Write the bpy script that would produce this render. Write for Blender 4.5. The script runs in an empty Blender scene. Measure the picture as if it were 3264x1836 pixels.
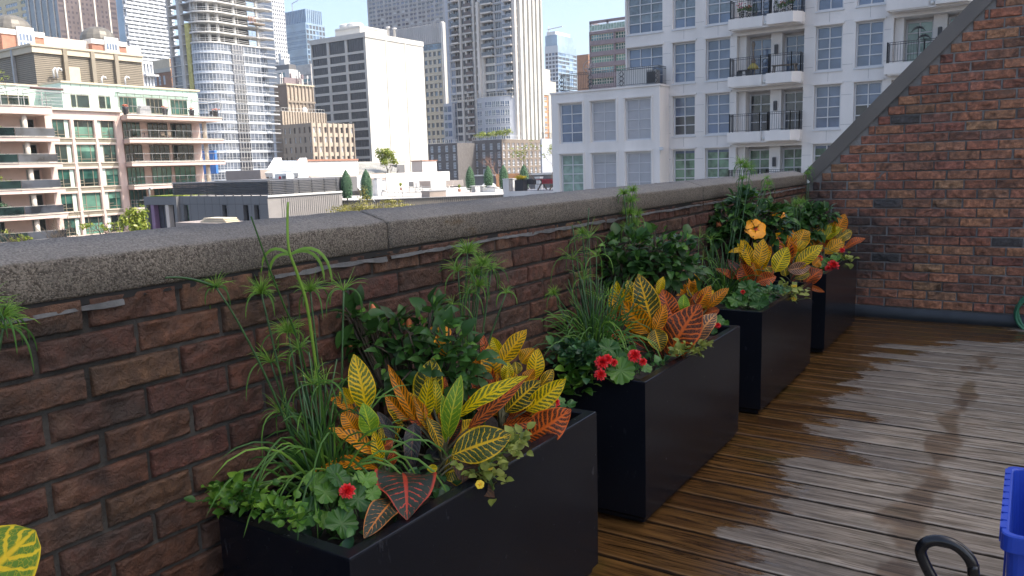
import bpy, bmesh, math, random
from mathutils import Vector, Matrix, noise as mnoise
rnd = random.Random(7)
scene = bpy.context.scene
COL = scene.collection
R = math.radians
# ---------------------------------------------------------------- survey of the place
# camera constants and rays: a pixel of the 3264 x 1836 photograph meets a real plane
FPX, YAW, PITCH, ROLL = 2527.03, 33.382, 8.8177, -1.821
CAM = Vector((1.9277, 0.0, 1.6))
_y, _p, _r = R(YAW), R(PITCH), R(ROLL)
FWD = Vector((-math.sin(_y)*math.cos(_p), math.cos(_y)*math.cos(_p), -math.sin(_p)))
_rt = Vector((math.cos(_y), math.sin(_y), 0)); _up = _rt.cross(FWD)
RIGHT = math.cos(_r)*_rt + math.sin(_r)*_up
UP = -math.sin(_r)*_rt + math.cos(_r)*_up
def ray(p): return FWD + RIGHT*((p[0]-1632)/FPX) - UP*((p[1]-918)/FPX)
def onx(p, x): d = ray(p); return CAM + d*((x-CAM.x)/d.x)
def ony(p, y): d = ray(p); return CAM + d*((y-CAM.y)/d.y)
def onz(p, z): d = ray(p); return CAM + d*((z-CAM.z)/d.z)
def ondist(p, t): d = ray(p); return CAM + d*(t/math.hypot(d.x, d.y))
def crop(x0, y0, s): return lambda x, y: (x0+x/s, y0+y/s)
c1 = crop(0, 0, 2.683); c2 = crop(850, 0, 2.683); c3 = crop(1700, 0, 2.683); c4 = crop(2400, 0, 2.683)
c5 = crop(0, 300, 2.683); c6 = crop(850, 400, 2.683); c7 = crop(1400, 480, 6.0375); c8 = crop(1050, 500, 6.44)
cA = crop(1400, 0, 4.829); cB = crop(1400, 280, 4.2605); cC = crop(520, 0, 4.83); cD = crop(0, 200, 5.175)
cE = crop(880, 160, 6.586); cF = crop(450, 480, 5.573); cG = crop(0, 0, 6.133); cH = crop(1150, 0, 8.523)
k2 = crop(650, 900, 1.5486); k3 = crop(950, 900, 1.705); k4 = crop(1650, 600, 2.0693); k5 = crop(2150, 450, 2.2286)
k6 = crop(1900, 1100, 1.8886); k7 = crop(2500, 500, 1.8115); k8 = crop(2900, 1400, 3.324); k1 = crop(0, 800, 1.3989)
k9 = crop(2500, 450, 4.83)

# ---------------------------------------------------------------- materials
def S(c): # sRGB 0-255 -> linear
    return tuple(((v/255)/12.92 if v/255 <= 0.04045 else ((v/255+0.055)/1.055)**2.4) for v in c)
class NT:
    def __init__(s, name):
        s.m = bpy.data.materials.new(name); s.m.use_nodes = True
        s.t = s.m.node_tree; s.t.nodes.clear()
        s.out = s.n('ShaderNodeOutputMaterial'); s.b = s.n('ShaderNodeBsdfPrincipled')
        s.l(s.b.outputs[0], s.out.inputs[0])
    def n(s, typ, **kw):
        nd = s.t.nodes.new(typ)
        for k, v in kw.items():
            if hasattr(nd, k): setattr(nd, k, v)
            else: nd.inputs[k.replace('_', ' ')].default_value = v
        return nd
    def l(s, a, b): s.t.links.new(a, b)
    def put(s, sock, v):
        if isinstance(v, bpy.types.NodeSocket): s.l(v, sock)
        elif isinstance(v, (tuple, list)) and len(v) == 3 and sock.type == 'RGBA': sock.default_value = (*v, 1)
        else: sock.default_value = v
    def math(s, op, a, b=0.0, c=0.0, clamp=False):
        nd = s.n('ShaderNodeMath', operation=op); nd.use_clamp = clamp
        s.put(nd.inputs[0], a); s.put(nd.inputs[1], b); s.put(nd.inputs[2], c); return nd.outputs[0]
    def mix(s, f, a, b, typ='MIX'):
        nd = s.n('ShaderNodeMix', data_type='RGBA', blend_type=typ)
        s.put(nd.inputs[0], f); s.put(nd.inputs[6], a); s.put(nd.inputs[7], b); return nd.outputs[2]
    def step(s, v, lo, hi):
        nd = s.n('ShaderNodeMapRange', interpolation_type='SMOOTHSTEP'); s.put(nd.inputs[0], v)
        s.put(nd.inputs[1], lo); s.put(nd.inputs[2], hi); nd.inputs[3].default_value = 0; nd.inputs[4].default_value = 1; return nd.outputs[0]
    def obj(s): return s.n('ShaderNodeTexCoord').outputs['Object']
    def pos(s): return s.n('ShaderNodeNewGeometry').outputs['Position']
    def mapv(s, v, scale=(1, 1, 1), loc=(0, 0, 0)):
        nd = s.n('ShaderNodeMapping'); s.put(nd.inputs[0], v); nd.inputs['Scale'].default_value = scale; nd.inputs['Location'].default_value = loc; return nd.outputs[0]
    def noise(s, v, scale, detail=4, rough=.55, dist=0.0, col=False):
        nd = s.n('ShaderNodeTexNoise'); s.put(nd.inputs['Vector'], v); nd.inputs['Scale'].default_value = scale
        nd.inputs['Detail'].default_value = detail; nd.inputs['Roughness'].default_value = rough; nd.inputs['Distortion'].default_value = dist
        return nd.outputs['Color' if col else 'Fac']
    def voro(s, v, scale, feature='F1', out='Distance'):
        nd = s.n('ShaderNodeTexVoronoi', feature=feature); s.put(nd.inputs['Vector'], v); nd.inputs['Scale'].default_value = scale; return nd.outputs[out]
    def attr(s, name, out='Color'): return s.n('ShaderNodeAttribute', attribute_name=name).outputs[out]
    def sep(s, v): return s.n('ShaderNodeSeparateXYZ'), v
    def xyz(s, v):
        nd = s.n('ShaderNodeSeparateXYZ'); s.put(nd.inputs[0], v); return nd.outputs
    def bump(s, h, strength=.3, dist=.01):
        nd = s.n('ShaderNodeBump'); nd.inputs['Strength'].default_value = strength; nd.inputs['Distance'].default_value = dist
        s.put(nd.inputs['Height'], h); s.l(nd.outputs[0], s.b.inputs['Normal']); return nd
    def set(s, **kw):
        for k, v in kw.items(): s.put(s.b.inputs[k.replace('_', ' ')], v)
        return s.m
def plain(name, col, rough=.7, metal=0.0, var=.12, scale=1.5, bump=0.0, bscale=20.0, streak=False, **kw):
    t = NT(name); v = t.obj()
    if streak: v = t.mapv(v, (1, 1, .12))
    n = t.noise(v, scale, 5, .6)
    lo = tuple(c*(1-var) for c in col); hi = tuple(min(1, c*(1+var)) for c in col)
    t.set(Base_Color=t.mix(t.step(n, .3, .7), lo, hi), Roughness=rough, Metallic=metal, **kw)
    if bump: t.bump(t.noise(t.obj(), bscale, 5), bump, .01)
    return t.m
def glass(name, col, rough=.06, ior=2.0, var=.5, scale=.4):
    t = NT(name); n = t.noise(t.pos(), scale, 3)
    lo = tuple(c*(1-var) for c in col); hi = tuple(c*(1+var) for c in col)
    t.set(Base_Color=t.mix(t.step(n, .35, .65), lo, hi), Roughness=rough, IOR=ior)
    t.bump(t.noise(t.pos(), .7, 2), .02, .3)
    return t.m
M = {}

# ---------------------------------------------------------------- mesh building
class MB:
    def __init__(s, mats=None): s.v = []; s.f = []; s.mi = []; s.M = Matrix.Identity(4); s.mats = list(mats or []); s.sm = []
    def slot(s, m):
        if m is None: return 0
        if m not in s.mats: s.mats.append(m)
        return s.mats.index(m)
    def add(s, vs, fs, m=None, smooth=False):
        o = len(s.v); s.v += [s.M @ Vector(q) for q in vs]; k = s.slot(m)
        for f in fs: s.f.append([o+i for i in f]); s.mi.append(k); s.sm.append(smooth)
    def quad(s, a, b, c, d, m=None): s.add([a, b, c, d], [(0, 1, 2, 3)], m)
    def box(s, x0, x1, y0, y1, z0, z1, m=None):
        if x0 > x1: x0, x1 = x1, x0
        if y0 > y1: y0, y1 = y1, y0
        if z0 > z1: z0, z1 = z1, z0
        s.add([(x0, y0, z0), (x1, y0, z0), (x1, y1, z0), (x0, y1, z0), (x0, y0, z1), (x1, y0, z1), (x1, y1, z1), (x0, y1, z1)],
              [(0, 3, 2, 1), (4, 5, 6, 7), (0, 1, 5, 4), (1, 2, 6, 5), (2, 3, 7, 6), (3, 0, 4, 7)], m)
    def bar(s, a, b, w, h=None, m=None, up=(0, 0, 1)):
        a, b = Vector(a), Vector(b); d = (b-a)
        if d.length < 1e-6: return
        d.normalize(); u = Vector(up)
        if abs(d.dot(u)) > .98: u = Vector((1, 0, 0))
        x = d.cross(u).normalized()*w/2; y = x.cross(d).normalized()*(h or w)/2
        s.add([a-x-y, a+x-y, a+x+y, a-x+y, b-x-y, b+x-y, b+x+y, b-x+y],
              [(3, 2, 1, 0), (4, 5, 6, 7), (0, 1, 5, 4), (1, 2, 6, 5), (2, 3, 7, 6), (3, 0, 4, 7)], m)
    def prism(s, pts, z0, z1, m=None, caps=True):
        n = len(pts); vs = [(p[0], p[1], z0) for p in pts]+[(p[0], p[1], z1) for p in pts]
        fs = [(i, (i+1) % n, n+(i+1) % n, n+i) for i in range(n)]
        if caps: fs += [tuple(range(n-1, -1, -1)), tuple(range(n, 2*n))]
        s.add(vs, fs, m)
    def tube(s, pts, r, n=8, m=None, cap=True, smooth=True):
        pts = [Vector(p) for p in pts]; rr = r if isinstance(r, (list, tuple)) else [r]*len(pts)
        vs = []; prev = None
        for i, p in enumerate(pts):
            d = (pts[min(i+1, len(pts)-1)]-pts[max(i-1, 0)]).normalized()
            if prev is None:
                u = Vector((0, 0, 1)) if abs(d.z) < .9 else Vector((1, 0, 0)); x = d.cross(u).normalized()
            else: x = (prev-d*prev.dot(d)).normalized()
            prev = x; y = d.cross(x)
            vs += [p+(x*math.cos(2*math.pi*k/n)+y*math.sin(2*math.pi*k/n))*rr[i] for k in range(n)]
        fs = [(i*n+k, i*n+(k+1) % n, (i+1)*n+(k+1) % n, (i+1)*n+k) for i in range(len(pts)-1) for k in range(n)]
        if cap: fs += [tuple(range(n-1, -1, -1)), tuple(range((len(pts)-1)*n, len(pts)*n))]
        s.add(vs, fs, m, smooth)
    def lathe(s, prof, n=16, c=(0, 0, 0), m=None, smooth=True):
        vs = []; fs = []
        for (r, z) in prof: vs += [(c[0]+r*math.cos(2*math.pi*k/n), c[1]+r*math.sin(2*math.pi*k/n), c[2]+z) for k in range(n)]
        for i in range(len(prof)-1):
            for k in range(n): fs.append((i*n+k, i*n+(k+1) % n, (i+1)*n+(k+1) % n, (i+1)*n+k))
        fs.append(tuple(range(n-1, -1, -1))); fs.append(tuple(range((len(prof)-1)*n, len(prof)*n)))
        s.add(vs, fs, m, smooth)
    def build(s, name, mat=None, parent=None, at=None):
        me = bpy.data.meshes.new(name); off = Vector(at) if at is not None else Vector((0, 0, 0))
        me.from_pydata([tuple(q-off) for q in s.v], [], s.f)
        ms = s.mats if s.mats else [mat]
        for q in ms: me.materials.append(q if q is not None else mat)
        me.polygons.foreach_set('material_index', s.mi); me.polygons.foreach_set('use_smooth', s.sm)
        me.update()
        o = bpy.data.objects.new(name, me); COL.objects.link(o)
        if parent is not None: o.parent = parent
        return o
def tag(o, label=None, cat=None, group=None, kind=None):
    if label: o['label'] = label
    if cat: o['category'] = cat
    if group: o['group'] = group
    if kind: o['kind'] = kind
    return o
def empty(name, loc, label, cat, group=None):
    o = bpy.data.objects.new(name, None); o.empty_display_size = .2; COL.objects.link(o); o.location = loc
    return tag(o, label, cat, group)
def inst(src, loc, rotz=0.0, parent=None, name=None):
    o = bpy.data.objects.new(name or src.name.split('.')[0], src.data); COL.objects.link(o)
    o.location = loc; o.rotation_euler = (0, 0, rotz); o.parent = parent; return o

# ---------------------------------------------------------------- buildings
class Building:
    """box building; face 'S' looks to -Y (u runs +X), face 'E' looks to +X (u runs +Y)"""
    def __init__(s, name, label, x0, x1, y0, y1, z0, z1, wall, roof=None, cat='building', roofed=True, group=None):
        s.b = (x0, x1, y0, y1, z0, z1); s.wallm = wall
        s.loc = Vector(((x0+x1)/2, (y0+y1)/2, z0)); s.root = empty(name, s.loc, label, cat, group)
        s.w = MB(); s.roofm = roof; s.done = set(); s.wins = []; s.roofed = roofed
    def rel(s): return Matrix.Translation(-s.loc)
    def frame(s, f):
        x0, x1, y0, y1, z0, z1 = s.b
        if f == 'S': return s.rel() @ Matrix.Translation((x0, y0, 0)), x1-x0
        return s.rel() @ Matrix.Translation((x1, y0, 0)) @ Matrix.Rotation(R(90), 4, 'Z'), y1-y0
    def u(s, f, p): # a surveyed point -> distance along the face
        return ony(p, s.b[2]).x-s.b[0] if f == 'S' else onx(p, s.b[1]).y-s.b[2]
    def z(s, f, p): return (ony(p, s.b[2]) if f == 'S' else onx(p, s.b[1])).z
    def face(s, f, cols, rows, depth=.25, win=None, skip=None, mat=None, wins=True):
        """wall with real openings; win(i, j, w, h) -> (key, build function) for the window set in the opening"""
        Mx, W = s.frame(f); s.done.add(f); z0, z1 = s.b[4], s.b[5]
        cols = sorted([(max(.02, a), min(W-.02, b)) for a, b in cols if b > .05 and a < W-.05]); rows = sorted([(max(z0+.02, a), min(z1-.02, b)) for a, b in rows if b > z0 and a < z1])
        us = [0.0]; zs = [z0]
        for a, b in cols: us += [a, b]
        for a, b in rows: zs += [a, b]
        us.append(W); zs.append(z1); s.w.M = Mx; mt = mat or s.wallm
        for i in range(len(us)-1):
            for j in range(len(zs)-1):
                a, b, c, d = us[i], us[i+1], zs[j], zs[j+1]
                if b-a < 1e-4 or d-c < 1e-4: continue
                hole = i % 2 == 1 and j % 2 == 1 and not (skip and skip(i//2, j//2))
                if not hole: s.w.quad((a, 0, c), (b, 0, c), (b, 0, d), (a, 0, d), mt)
                else:
                    e = depth
                    s.w.quad((a, 0, c), (a, e, c), (a, e, d), (a, 0, d), mt); s.w.quad((b, 0, c), (b, 0, d), (b, e, d), (b, e, c), mt)
                    s.w.quad((a, 0, c), (b, 0, c), (b, e, c), (a, e, c), mt); s.w.quad((a, 0, d), (a, e, d), (b, e, d), (b, 0, d), mt)
                    if wins: s.wins.append((f, Mx @ Vector(((a+b)/2, depth, c)), b-a, d-c, win, i//2, j//2))
        s.w.M = Matrix.Identity(4)
    def finish(s, near=None, cap=100, name='window'):
        x0, x1, y0, y1, z0, z1 = s.b; w = s.w; w.M = s.rel(); m = s.wallm
        if 'S' not in s.done: w.quad((x0, y0, z0), (x1, y0, z0), (x1, y0, z1), (x0, y0, z1), m)
        if 'E' not in s.done: w.quad((x1, y0, z0), (x1, y1, z0), (x1, y1, z1), (x1, y0, z1), m)
        w.quad((x0, y1, z0), (x0, y0, z0), (x0, y0, z1), (x0, y1, z1), m); w.quad((x1, y1, z0), (x0, y1, z0), (x0, y1, z1), (x1, y1, z1), m)
        w.M = Matrix.Identity(4)
        s.wall = w.build('wall', m, s.root)
        if s.roofed:
            r = MB(); r.M = s.rel(); e = .15
            r.box(x0+e, x1-e, y0+e, y1-e, z1-.5, z1-.1, s.roofm or m); r.build('roof', None, s.root)
        # windows: the largest in view become parts, the rest one part
        cache = {}; extra = MB(); L = s.wins
        if len(L) > cap:
            order = sorted(range(len(L)), key=lambda k: -(L[k][2]*L[k][3])/max(1, (s.loc+L[k][1]-CAM).length_squared)*(1 if -1e9 < 0 else 1)*(1.0 if inview(s.loc+L[k][1]) else .001))
            keep = set(order[:cap])
        else: keep = set(range(len(L)))
        for k, (f, P, ww, hh, win, i, j) in enumerate(L):
            key, fn = win(i, j, ww, hh); rz = 0 if f == 'S' else R(90)
            if k in keep:
                kk = (key, round(ww, 2), round(hh, 2))
                if kk not in cache:
                    mb = MB(); fr = fn(mb, ww, hh); o = mb.build(name, None, s.root); o.location = P; o.rotation_euler = (0, 0, rz); cache[kk] = (o, None)
                    if fr is not None:
                        fo = fr.build('frame', None, o); cache[kk] = (o, fo)
                else:
                    so, sf = cache[kk]; o = inst(so, P, rz, s.root, name)
                    if sf is not None: inst(sf, (0, 0, 0), 0, o, 'frame')
            else:
                extra.M = Matrix.Translation(P) @ Matrix.Rotation(rz, 4, 'Z'); fr = fn(extra, ww, hh)
                if fr is not None:
                    for q, mi in zip(fr.f, fr.mi): extra.add([fr.v[t] for t in q], [tuple(range(len(q)))], fr.mats[mi])
                extra.M = Matrix.Identity(4)
        if extra.v: tag(extra.build('window_field', None, s.root), kind='stuff')
        return s
def inview(P):
    d = P-CAM; z = d.dot(FWD)
    if z < 1: return False
    x = 1632+FPX*d.dot(RIGHT)/z; y = 918-FPX*d.dot(UP)/z
    return -30 < x < 3300 and -30 < y < 800
def pane(mb, w, h, g, fm=None, nx=1, ny=1, t=.05, ft=.07, d=.04):
    """glass with frame and muntins; origin bottom centre, outward is -y"""
    mb.quad((-w/2, 0, 0), (w/2, 0, 0), (w/2, 0, h), (-w/2, 0, h), g)
    if fm is None: return None
    f = MB()
    for (a, b, c, e) in ((-w/2, -w/2+ft, 0, h), (w/2-ft, w/2, 0, h), (-w/2+ft, w/2-ft, 0, ft), (-w/2+ft, w/2-ft, h-ft, h)): f.box(a, b, -d, .01, c, e, fm)
    for i in range(1, nx):
        x = -w/2+ft+(w-2*ft)*i/nx; f.box(x-t/2, x+t/2, -d*.8, .008, ft, h-ft, fm)
    for j in range(1, ny):
        z = ft+(h-2*ft)*j/ny; f.box(-w/2+ft, w/2-ft, -d*.7, .006, z-t/2, z+t/2, fm)
    return f
def pick(i, j, n, salt=0): return random.Random(i*7919+j*104729+salt*31).randrange(n)
def railing(mb, a, b, h, m, n=None, gap=.13, post=1.6, r=.02, rails=(0.08, 1.0)):
    a, b = Vector(a), Vector(b); L = (b-a).length; up = Vector((0, 0, h))
    for q in rails: mb.bar(a+up*q, b+up*q, r*2, r*1.6, m)
    k = max(1, int(L/gap)) if n is None else n
    for i in range(k+1): p = a.lerp(b, i/k); mb.bar(p+up*rails[0], p+up*rails[-1], r*.9, r*.9, m)
SKY_STRENGTH, SUN_STRENGTH, EXPOSURE = .11, 2.05, 1.7
# ---------------------------------------------------------------- city materials
M['apt'] = plain('pale_limestone', (.74, .70, .665), .85, 0, .09, .5, .15, 6, True)
M['apt_frame'] = plain('light_grey_frame', (.60, .60, .61), .5, 0, .05)
M['apt_panel'] = plain('grey_infill_panel', (.40, .40, .42), .6, 0, .04)
M['gA'] = glass('blue_grey_glass', (.12, .165, .25), .05, 1.7, .25); M['gB'] = glass('blind_glass', (.17, .21, .24), .08, 1.6, .25, 2)
M['gC'] = glass('dark_glass', (.045, .05, .06), .04, 1.7, .6); M['gD'] = glass('painted_green_reflection_glass', (.12, .20, .13), .06, 1.7, .6, 1.2)  # gD's green base colour paints in a reflection of trees
M['gE'] = glass('pale_curtain_glass', (.24, .34, .29), .1, 1.6, .2, 2)
M['iron'] = plain('dark_iron', (.05, .05, .055), .5)
M['pink'] = plain('pink_precast', (.62, .485, .435), .85, 0, .06, .4)
M['pink_trim'] = plain('cream_trim', (.60, .54, .46), .8, 0, .05)
M['pglassA'] = glass('green_tinted_glass', (.022, .075, .06), .06, 1.5, .5, .6); M['pglassB'] = glass('green_blind_glass', (.11, .24, .18), .1, 1.6, .25, .5)
M['pglassC'] = glass('dark_green_glass', (.012, .024, .022), .05, 1.5, .5); M['pglassW'] = plain('mint_panel', (.55, .70, .64), .3, 0, .04)
M['steel'] = plain('grey_steel_rail', (.36, .36, .36), .45, .3)
M['tan'] = plain('tan_spandrel', (.23, .20, .15), .8)
M['mint'] = plain('mint_glass_cladding', (.50, .66, .58), .25, 0, .05, .3)
M['brown_louver'] = plain('brown_louver', (.27, .235, .18), .6, 0, .05); M['louver_dark'] = plain('louver_shadow_gap', (.10, .085, .07), .8)
M['cream'] = plain('cream_render', (.56, .49, .37), .85, 0, .05); M['cream2'] = plain('pinkish_stucco', (.60, .52, .46), .85, 0, .06, .4)
M['terracotta'] = plain('terracotta_panel', (.36, .18, .125), .85); M['white'] = plain('white_paint', (.70, .69, .665), .6, 0, .05, .4)
M['dome'] = plain('weathered_copper_dome', (.15, .14, .12), .5, .2, .2, .8)
M['conc'] = plain('raw_concrete', (.47, .46, .44), .9, 0, .15, .5, .1, 4); M['conc_lt'] = plain('pale_slab_concrete', (.62, .61, .58), .8, 0, .08)
M['bluewhite'] = plain('blue_white_cladding', (.46, .51, .58), .35, 0, .06, .2); M['tglass'] = glass('tower_glass', (.12, .14, .175), .06, 1.65, .45, .35)
M['dark_in'] = plain('unlit_interior', (.05, .05, .05), .9); M['yellow'] = plain('yellow_insulation', (.50, .45, .16), .85, 0, .2, 1)
M['blue_tarp'] = plain('blue_hoarding', (.05, .19, .55), .6, 0, .06)
M['officewhite'] = plain('white_precast', (.60, .59, .545), .85, 0, .05, .15, .05, 2, True); M['officegrey'] = plain('office_frame_concrete', (.50, .48, .44), .85, 0, .06, .3)
M['bronze_glass'] = glass('bronze_glass', (.05, .046, .052), .12, 1.45, .25, .2); M['navy_louver'] = plain('dark_blue_louver', (.010, .012, .030), .7, 0, .3, .6, Specular_IOR_Level=.15)
M['brownconc'] = plain('brown_concrete', (.30, .25, .20), .9, 0, .07, .3); M['brown_rib'] = plain('tan_concrete_rib', (.47, .40, .32), .9, 0, .06, .3)
M['dkglass'] = glass('dark_curtain_wall', (.055, .058, .072), .07, 1.8, .5, .06); M['brglass'] = plain('brown_curtain_wall', (.115, .085, .078), .35, 0, .15, .08); M['brglass2'] = plain('brown_window_glass', (.06, .045, .05), .25)
M['mull'] = plain('pale_mullion', (.62, .58, .50), .6); M['beige'] = plain('beige_stone', (.55, .47, .29), .85, 0, .04); M['bglass'] = glass('blue_office_glass', (.07, .12, .19), .08, 1.8, .6, .5)
M['stripe'] = plain('white_balcony_band', (.55, .575, .60), .6, 0, .04); M['grey_gl'] = glass('grey_window_glass', (.12, .135, .165), .08, 1.8, .5, .5)
M['blueglass'] = glass('blue_tower_glass', (.075, .14, .25), .08, 1.8, .35, .12); M['blueglass_lt'] = glass('pale_blue_glass', (.24, .34, .44), .1, 1.7, .15, .1)
M['hotel'] = plain('grey_precast', (.34, .33, .33), .85, 0, .07, .1); M['hwin'] = glass('hotel_glass', (.11, .13, .19), .1, 1.7, .5, .3); M['hwin2'] = plain('pale_curtain', (.45, .46, .47), .6)
M['ribmetal'] = plain('ribbed_grey_metal', (.36, .355, .36), .5, .2, .1, .2, 0, 1, True); M['beigeconc'] = plain('beige_precast', (.47, .445, .385), .85, 0, .05)
M['condo'] = plain('condo_white_stone', (.58, .55, .51), .85, 0, .05, .3); M['condo_panel'] = plain('condo_blue_grey_panel', (.40, .425, .47), .5, 0, .05); M['greybrick'] = plain('grey_brick', (.135, .125, .12), .9, 0, .15, 1.5); M['brownbrick'] = plain('brown_brick', (.30, .17, .11), .9, 0, .1, 1)
M['orange'] = plain('orange_brick', (.50, .25, .12), .9, 0, .06); M['maroon'] = plain('maroon_band', (.21, .17, .185), .7); M['teal_gl'] = glass('teal_glass', (.12, .25, .27), .08, 1.7, .5, .4)
M['dkpanel'] = plain('charcoal_panel', (.155, .155, .16), .6, 0, .06, .2); M['ltclad'] = plain('grey_cladding', (.30, .285, .275), .55, .1, .06); M['slat'] = plain('dark_metal_slat', (.11, .11, .112), .45, .3)
M['sedum'] = plain('sedum_green', (.22, .27, .03), .95, 0, .5, 4); M['purple'] = plain('purple_column', (.22, .13, .22), .5); M['skylight'] = glass('skylight_glazing', (.34, .38, .42), .15, 1.6, .2, .6)
M['roofgrav'] = plain('pale_roof_membrane', (.55, .52, .48), .9, 0, .15, .5); M['corr'] = plain('corrugated_brown_metal', (.36, .32, .27), .5, .1, .08); M['metalroof'] = plain('standing_seam_roof', (.42, .41, .37), .5, .2, .2, .8)
M['ac'] = plain('white_unit', (.66, .66, .64), .5, 0, .08, 2); M['red'] = plain('red_cloth', (.45, .05, .06), .8); M['wood'] = plain('grey_wood', (.20, .16, .12), .8)
M['taupe'] = plain('taupe_render', (.33, .28, .25), .9, 0, .05)

GZ = -14.0
# ---------------------------------------------------------------- ground
g = MB(); g.quad((-2000, -1500, GZ), (2000, -1500, GZ), (2000, 2500, GZ), (-2000, 2500, GZ))
tag(g.build('ground', plain('city_asphalt', (.10, .10, .10), .9, 0, .3, .05)), kind='structure')

def wpick(opts, salt, nx=1, ny=1, fm=None, ft=.07, t=.05, weights=None):
    def win(i, j, w, h):
        o = random.Random(i*7919+j*104729+salt*31).choices(range(len(opts)), weights)[0]
        return (('w', salt, o), lambda mb, w, h, o=o: pane(mb, w, h, opts[o], fm, nx, ny, t, ft))
    return win

# ---------------------------------------------------------------- white apartment block, main part
AY = 45.0
apt = Building('apartment_building', 'pale stone apartment block with tall gridded windows and iron railed balconies at right', -19.05, 14.0, AY, AY+18, GZ, 14.6, M['apt'], M['roofgrav'])
cols = [(-18.95, -16.68), (-16.06, -14.70), (-14.08, -12.67), (-12.3, -8.70), (-8.12, -6.79), (-6.16, -4.83), (-4.40, -.93), (-.35, 1.0), (1.6, 2.95), (3.6, 7.0), (7.6, 9.0), (9.6, 11)]
cols = [(a+19.05, b+19.05) for a, b in cols]
tops = [11.30, 8.25, 5.24, 2.18, -.87]; rows = [(t-2.27, t) for t in tops] + [(-6.2, -3.95), (-9.2, -7)]
bal = (3, 6, 9)
rr = sorted(rows)
def aptwin(i, j, w, h):
    lvl = j-2 # 0..4 from the lowest visible
    if i in bal: return (('recess',), lambda mb, w, h: None)
    k = pick(i, j, 10, 3)
    if lvl >= 4: g = M['gB'] if k < 6 else M['gA']
    elif lvl == 3: g = M['gA']
    elif lvl == 2: g = M['gA'] if i in (0,) or k < 3 else (M['gC'] if k < 7 else M['gD'])
    elif lvl == 1: g = M['gD'] if k < 6 else M['gC']
    else: g = M['gE'] if i == 4 else (M['gD'] if k < 6 else M['gC'])
    nx = 3 if i == 0 else 2
    def fn(mb, w, h):
        top = g
        if lvl >= 4 and g is M['gB']: # blind drawn over the upper panes
            mb.quad((-w/2, 0, 0), (w/2, 0, 0), (w/2, 0, h*.28), (-w/2, 0, h*.28), M['gA']); mb.quad((-w/2, 0, h*.28), (w/2, 0, h*.28), (w/2, 0, h), (-w/2, 0, h), M['gB'])
        elif lvl in (2, 1) and g is not M['gA']:
            c = h*(.5 if lvl == 2 else .9)
            mb.quad((-w/2, 0, 0), (w/2, 0, 0), (w/2, 0, c), (-w/2, 0, c), g); mb.quad((-w/2, 0, c), (w/2, 0, c), (w/2, 0, h), (-w/2, 0, h), M['gA'])
        else: mb.quad((-w/2, 0, 0), (w/2, 0, 0), (w/2, 0, h), (-w/2, 0, h), g)
        f = MB(); fr = pane(MB(), w, h, g, M['apt_frame'], nx, 4, .055, .085, .08); return fr
    return ((lvl, nx, str(g.name)), fn)
apt.face('S', cols, rr, .28, aptwin, wins=True)
apt.wins = [q for q in apt.wins if q[5] not in bal]
w = apt.w; w.M = apt.rel()
# trim: lintel hoods, sills, spandrel joints
for i, (a, b) in enumerate(cols):
    if i in bal: continue
    for (za, zb) in rr:
        x0, x1 = a-19.05, b-19.05
        w.box(x0-.09, x1+.09, AY-.07, AY-.003, zb+.03, zb+.13, M['apt']); w.box(x0-.05, x1+.05, AY-.05, AY-.003, za-.09, za-.02, M['apt_frame'])
M['joint'] = plain('stone_joint', (.30, .29, .285), .9)
for zz in [-6+1.525*k for k in range(13)]:
    for a, b in zip([0]+[c[1] for c in cols], [c[0] for c in cols]+[33]): w.box(-19.05+a+.02, -19.05+b-.1, AY-.0035, AY-.001, zz-.008, zz+.008, M['joint'])
for a, b in cols:
    if b-a < 2: xm = -19.05+(a+b)/2; [w.box(xm-.008, xm+.008, AY-.0035, AY-.001, t+.16, t+.74, M['joint']) for t in tops]
for zz in (9.0, 5.95, 2.9, -.15): w.box(-19.05, 14, AY-.012, AY-.002, zz-.62, zz-.605, M['apt_frame'])
apt.face('E', [], [], .2)
apt.finish(cap=96)
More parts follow.
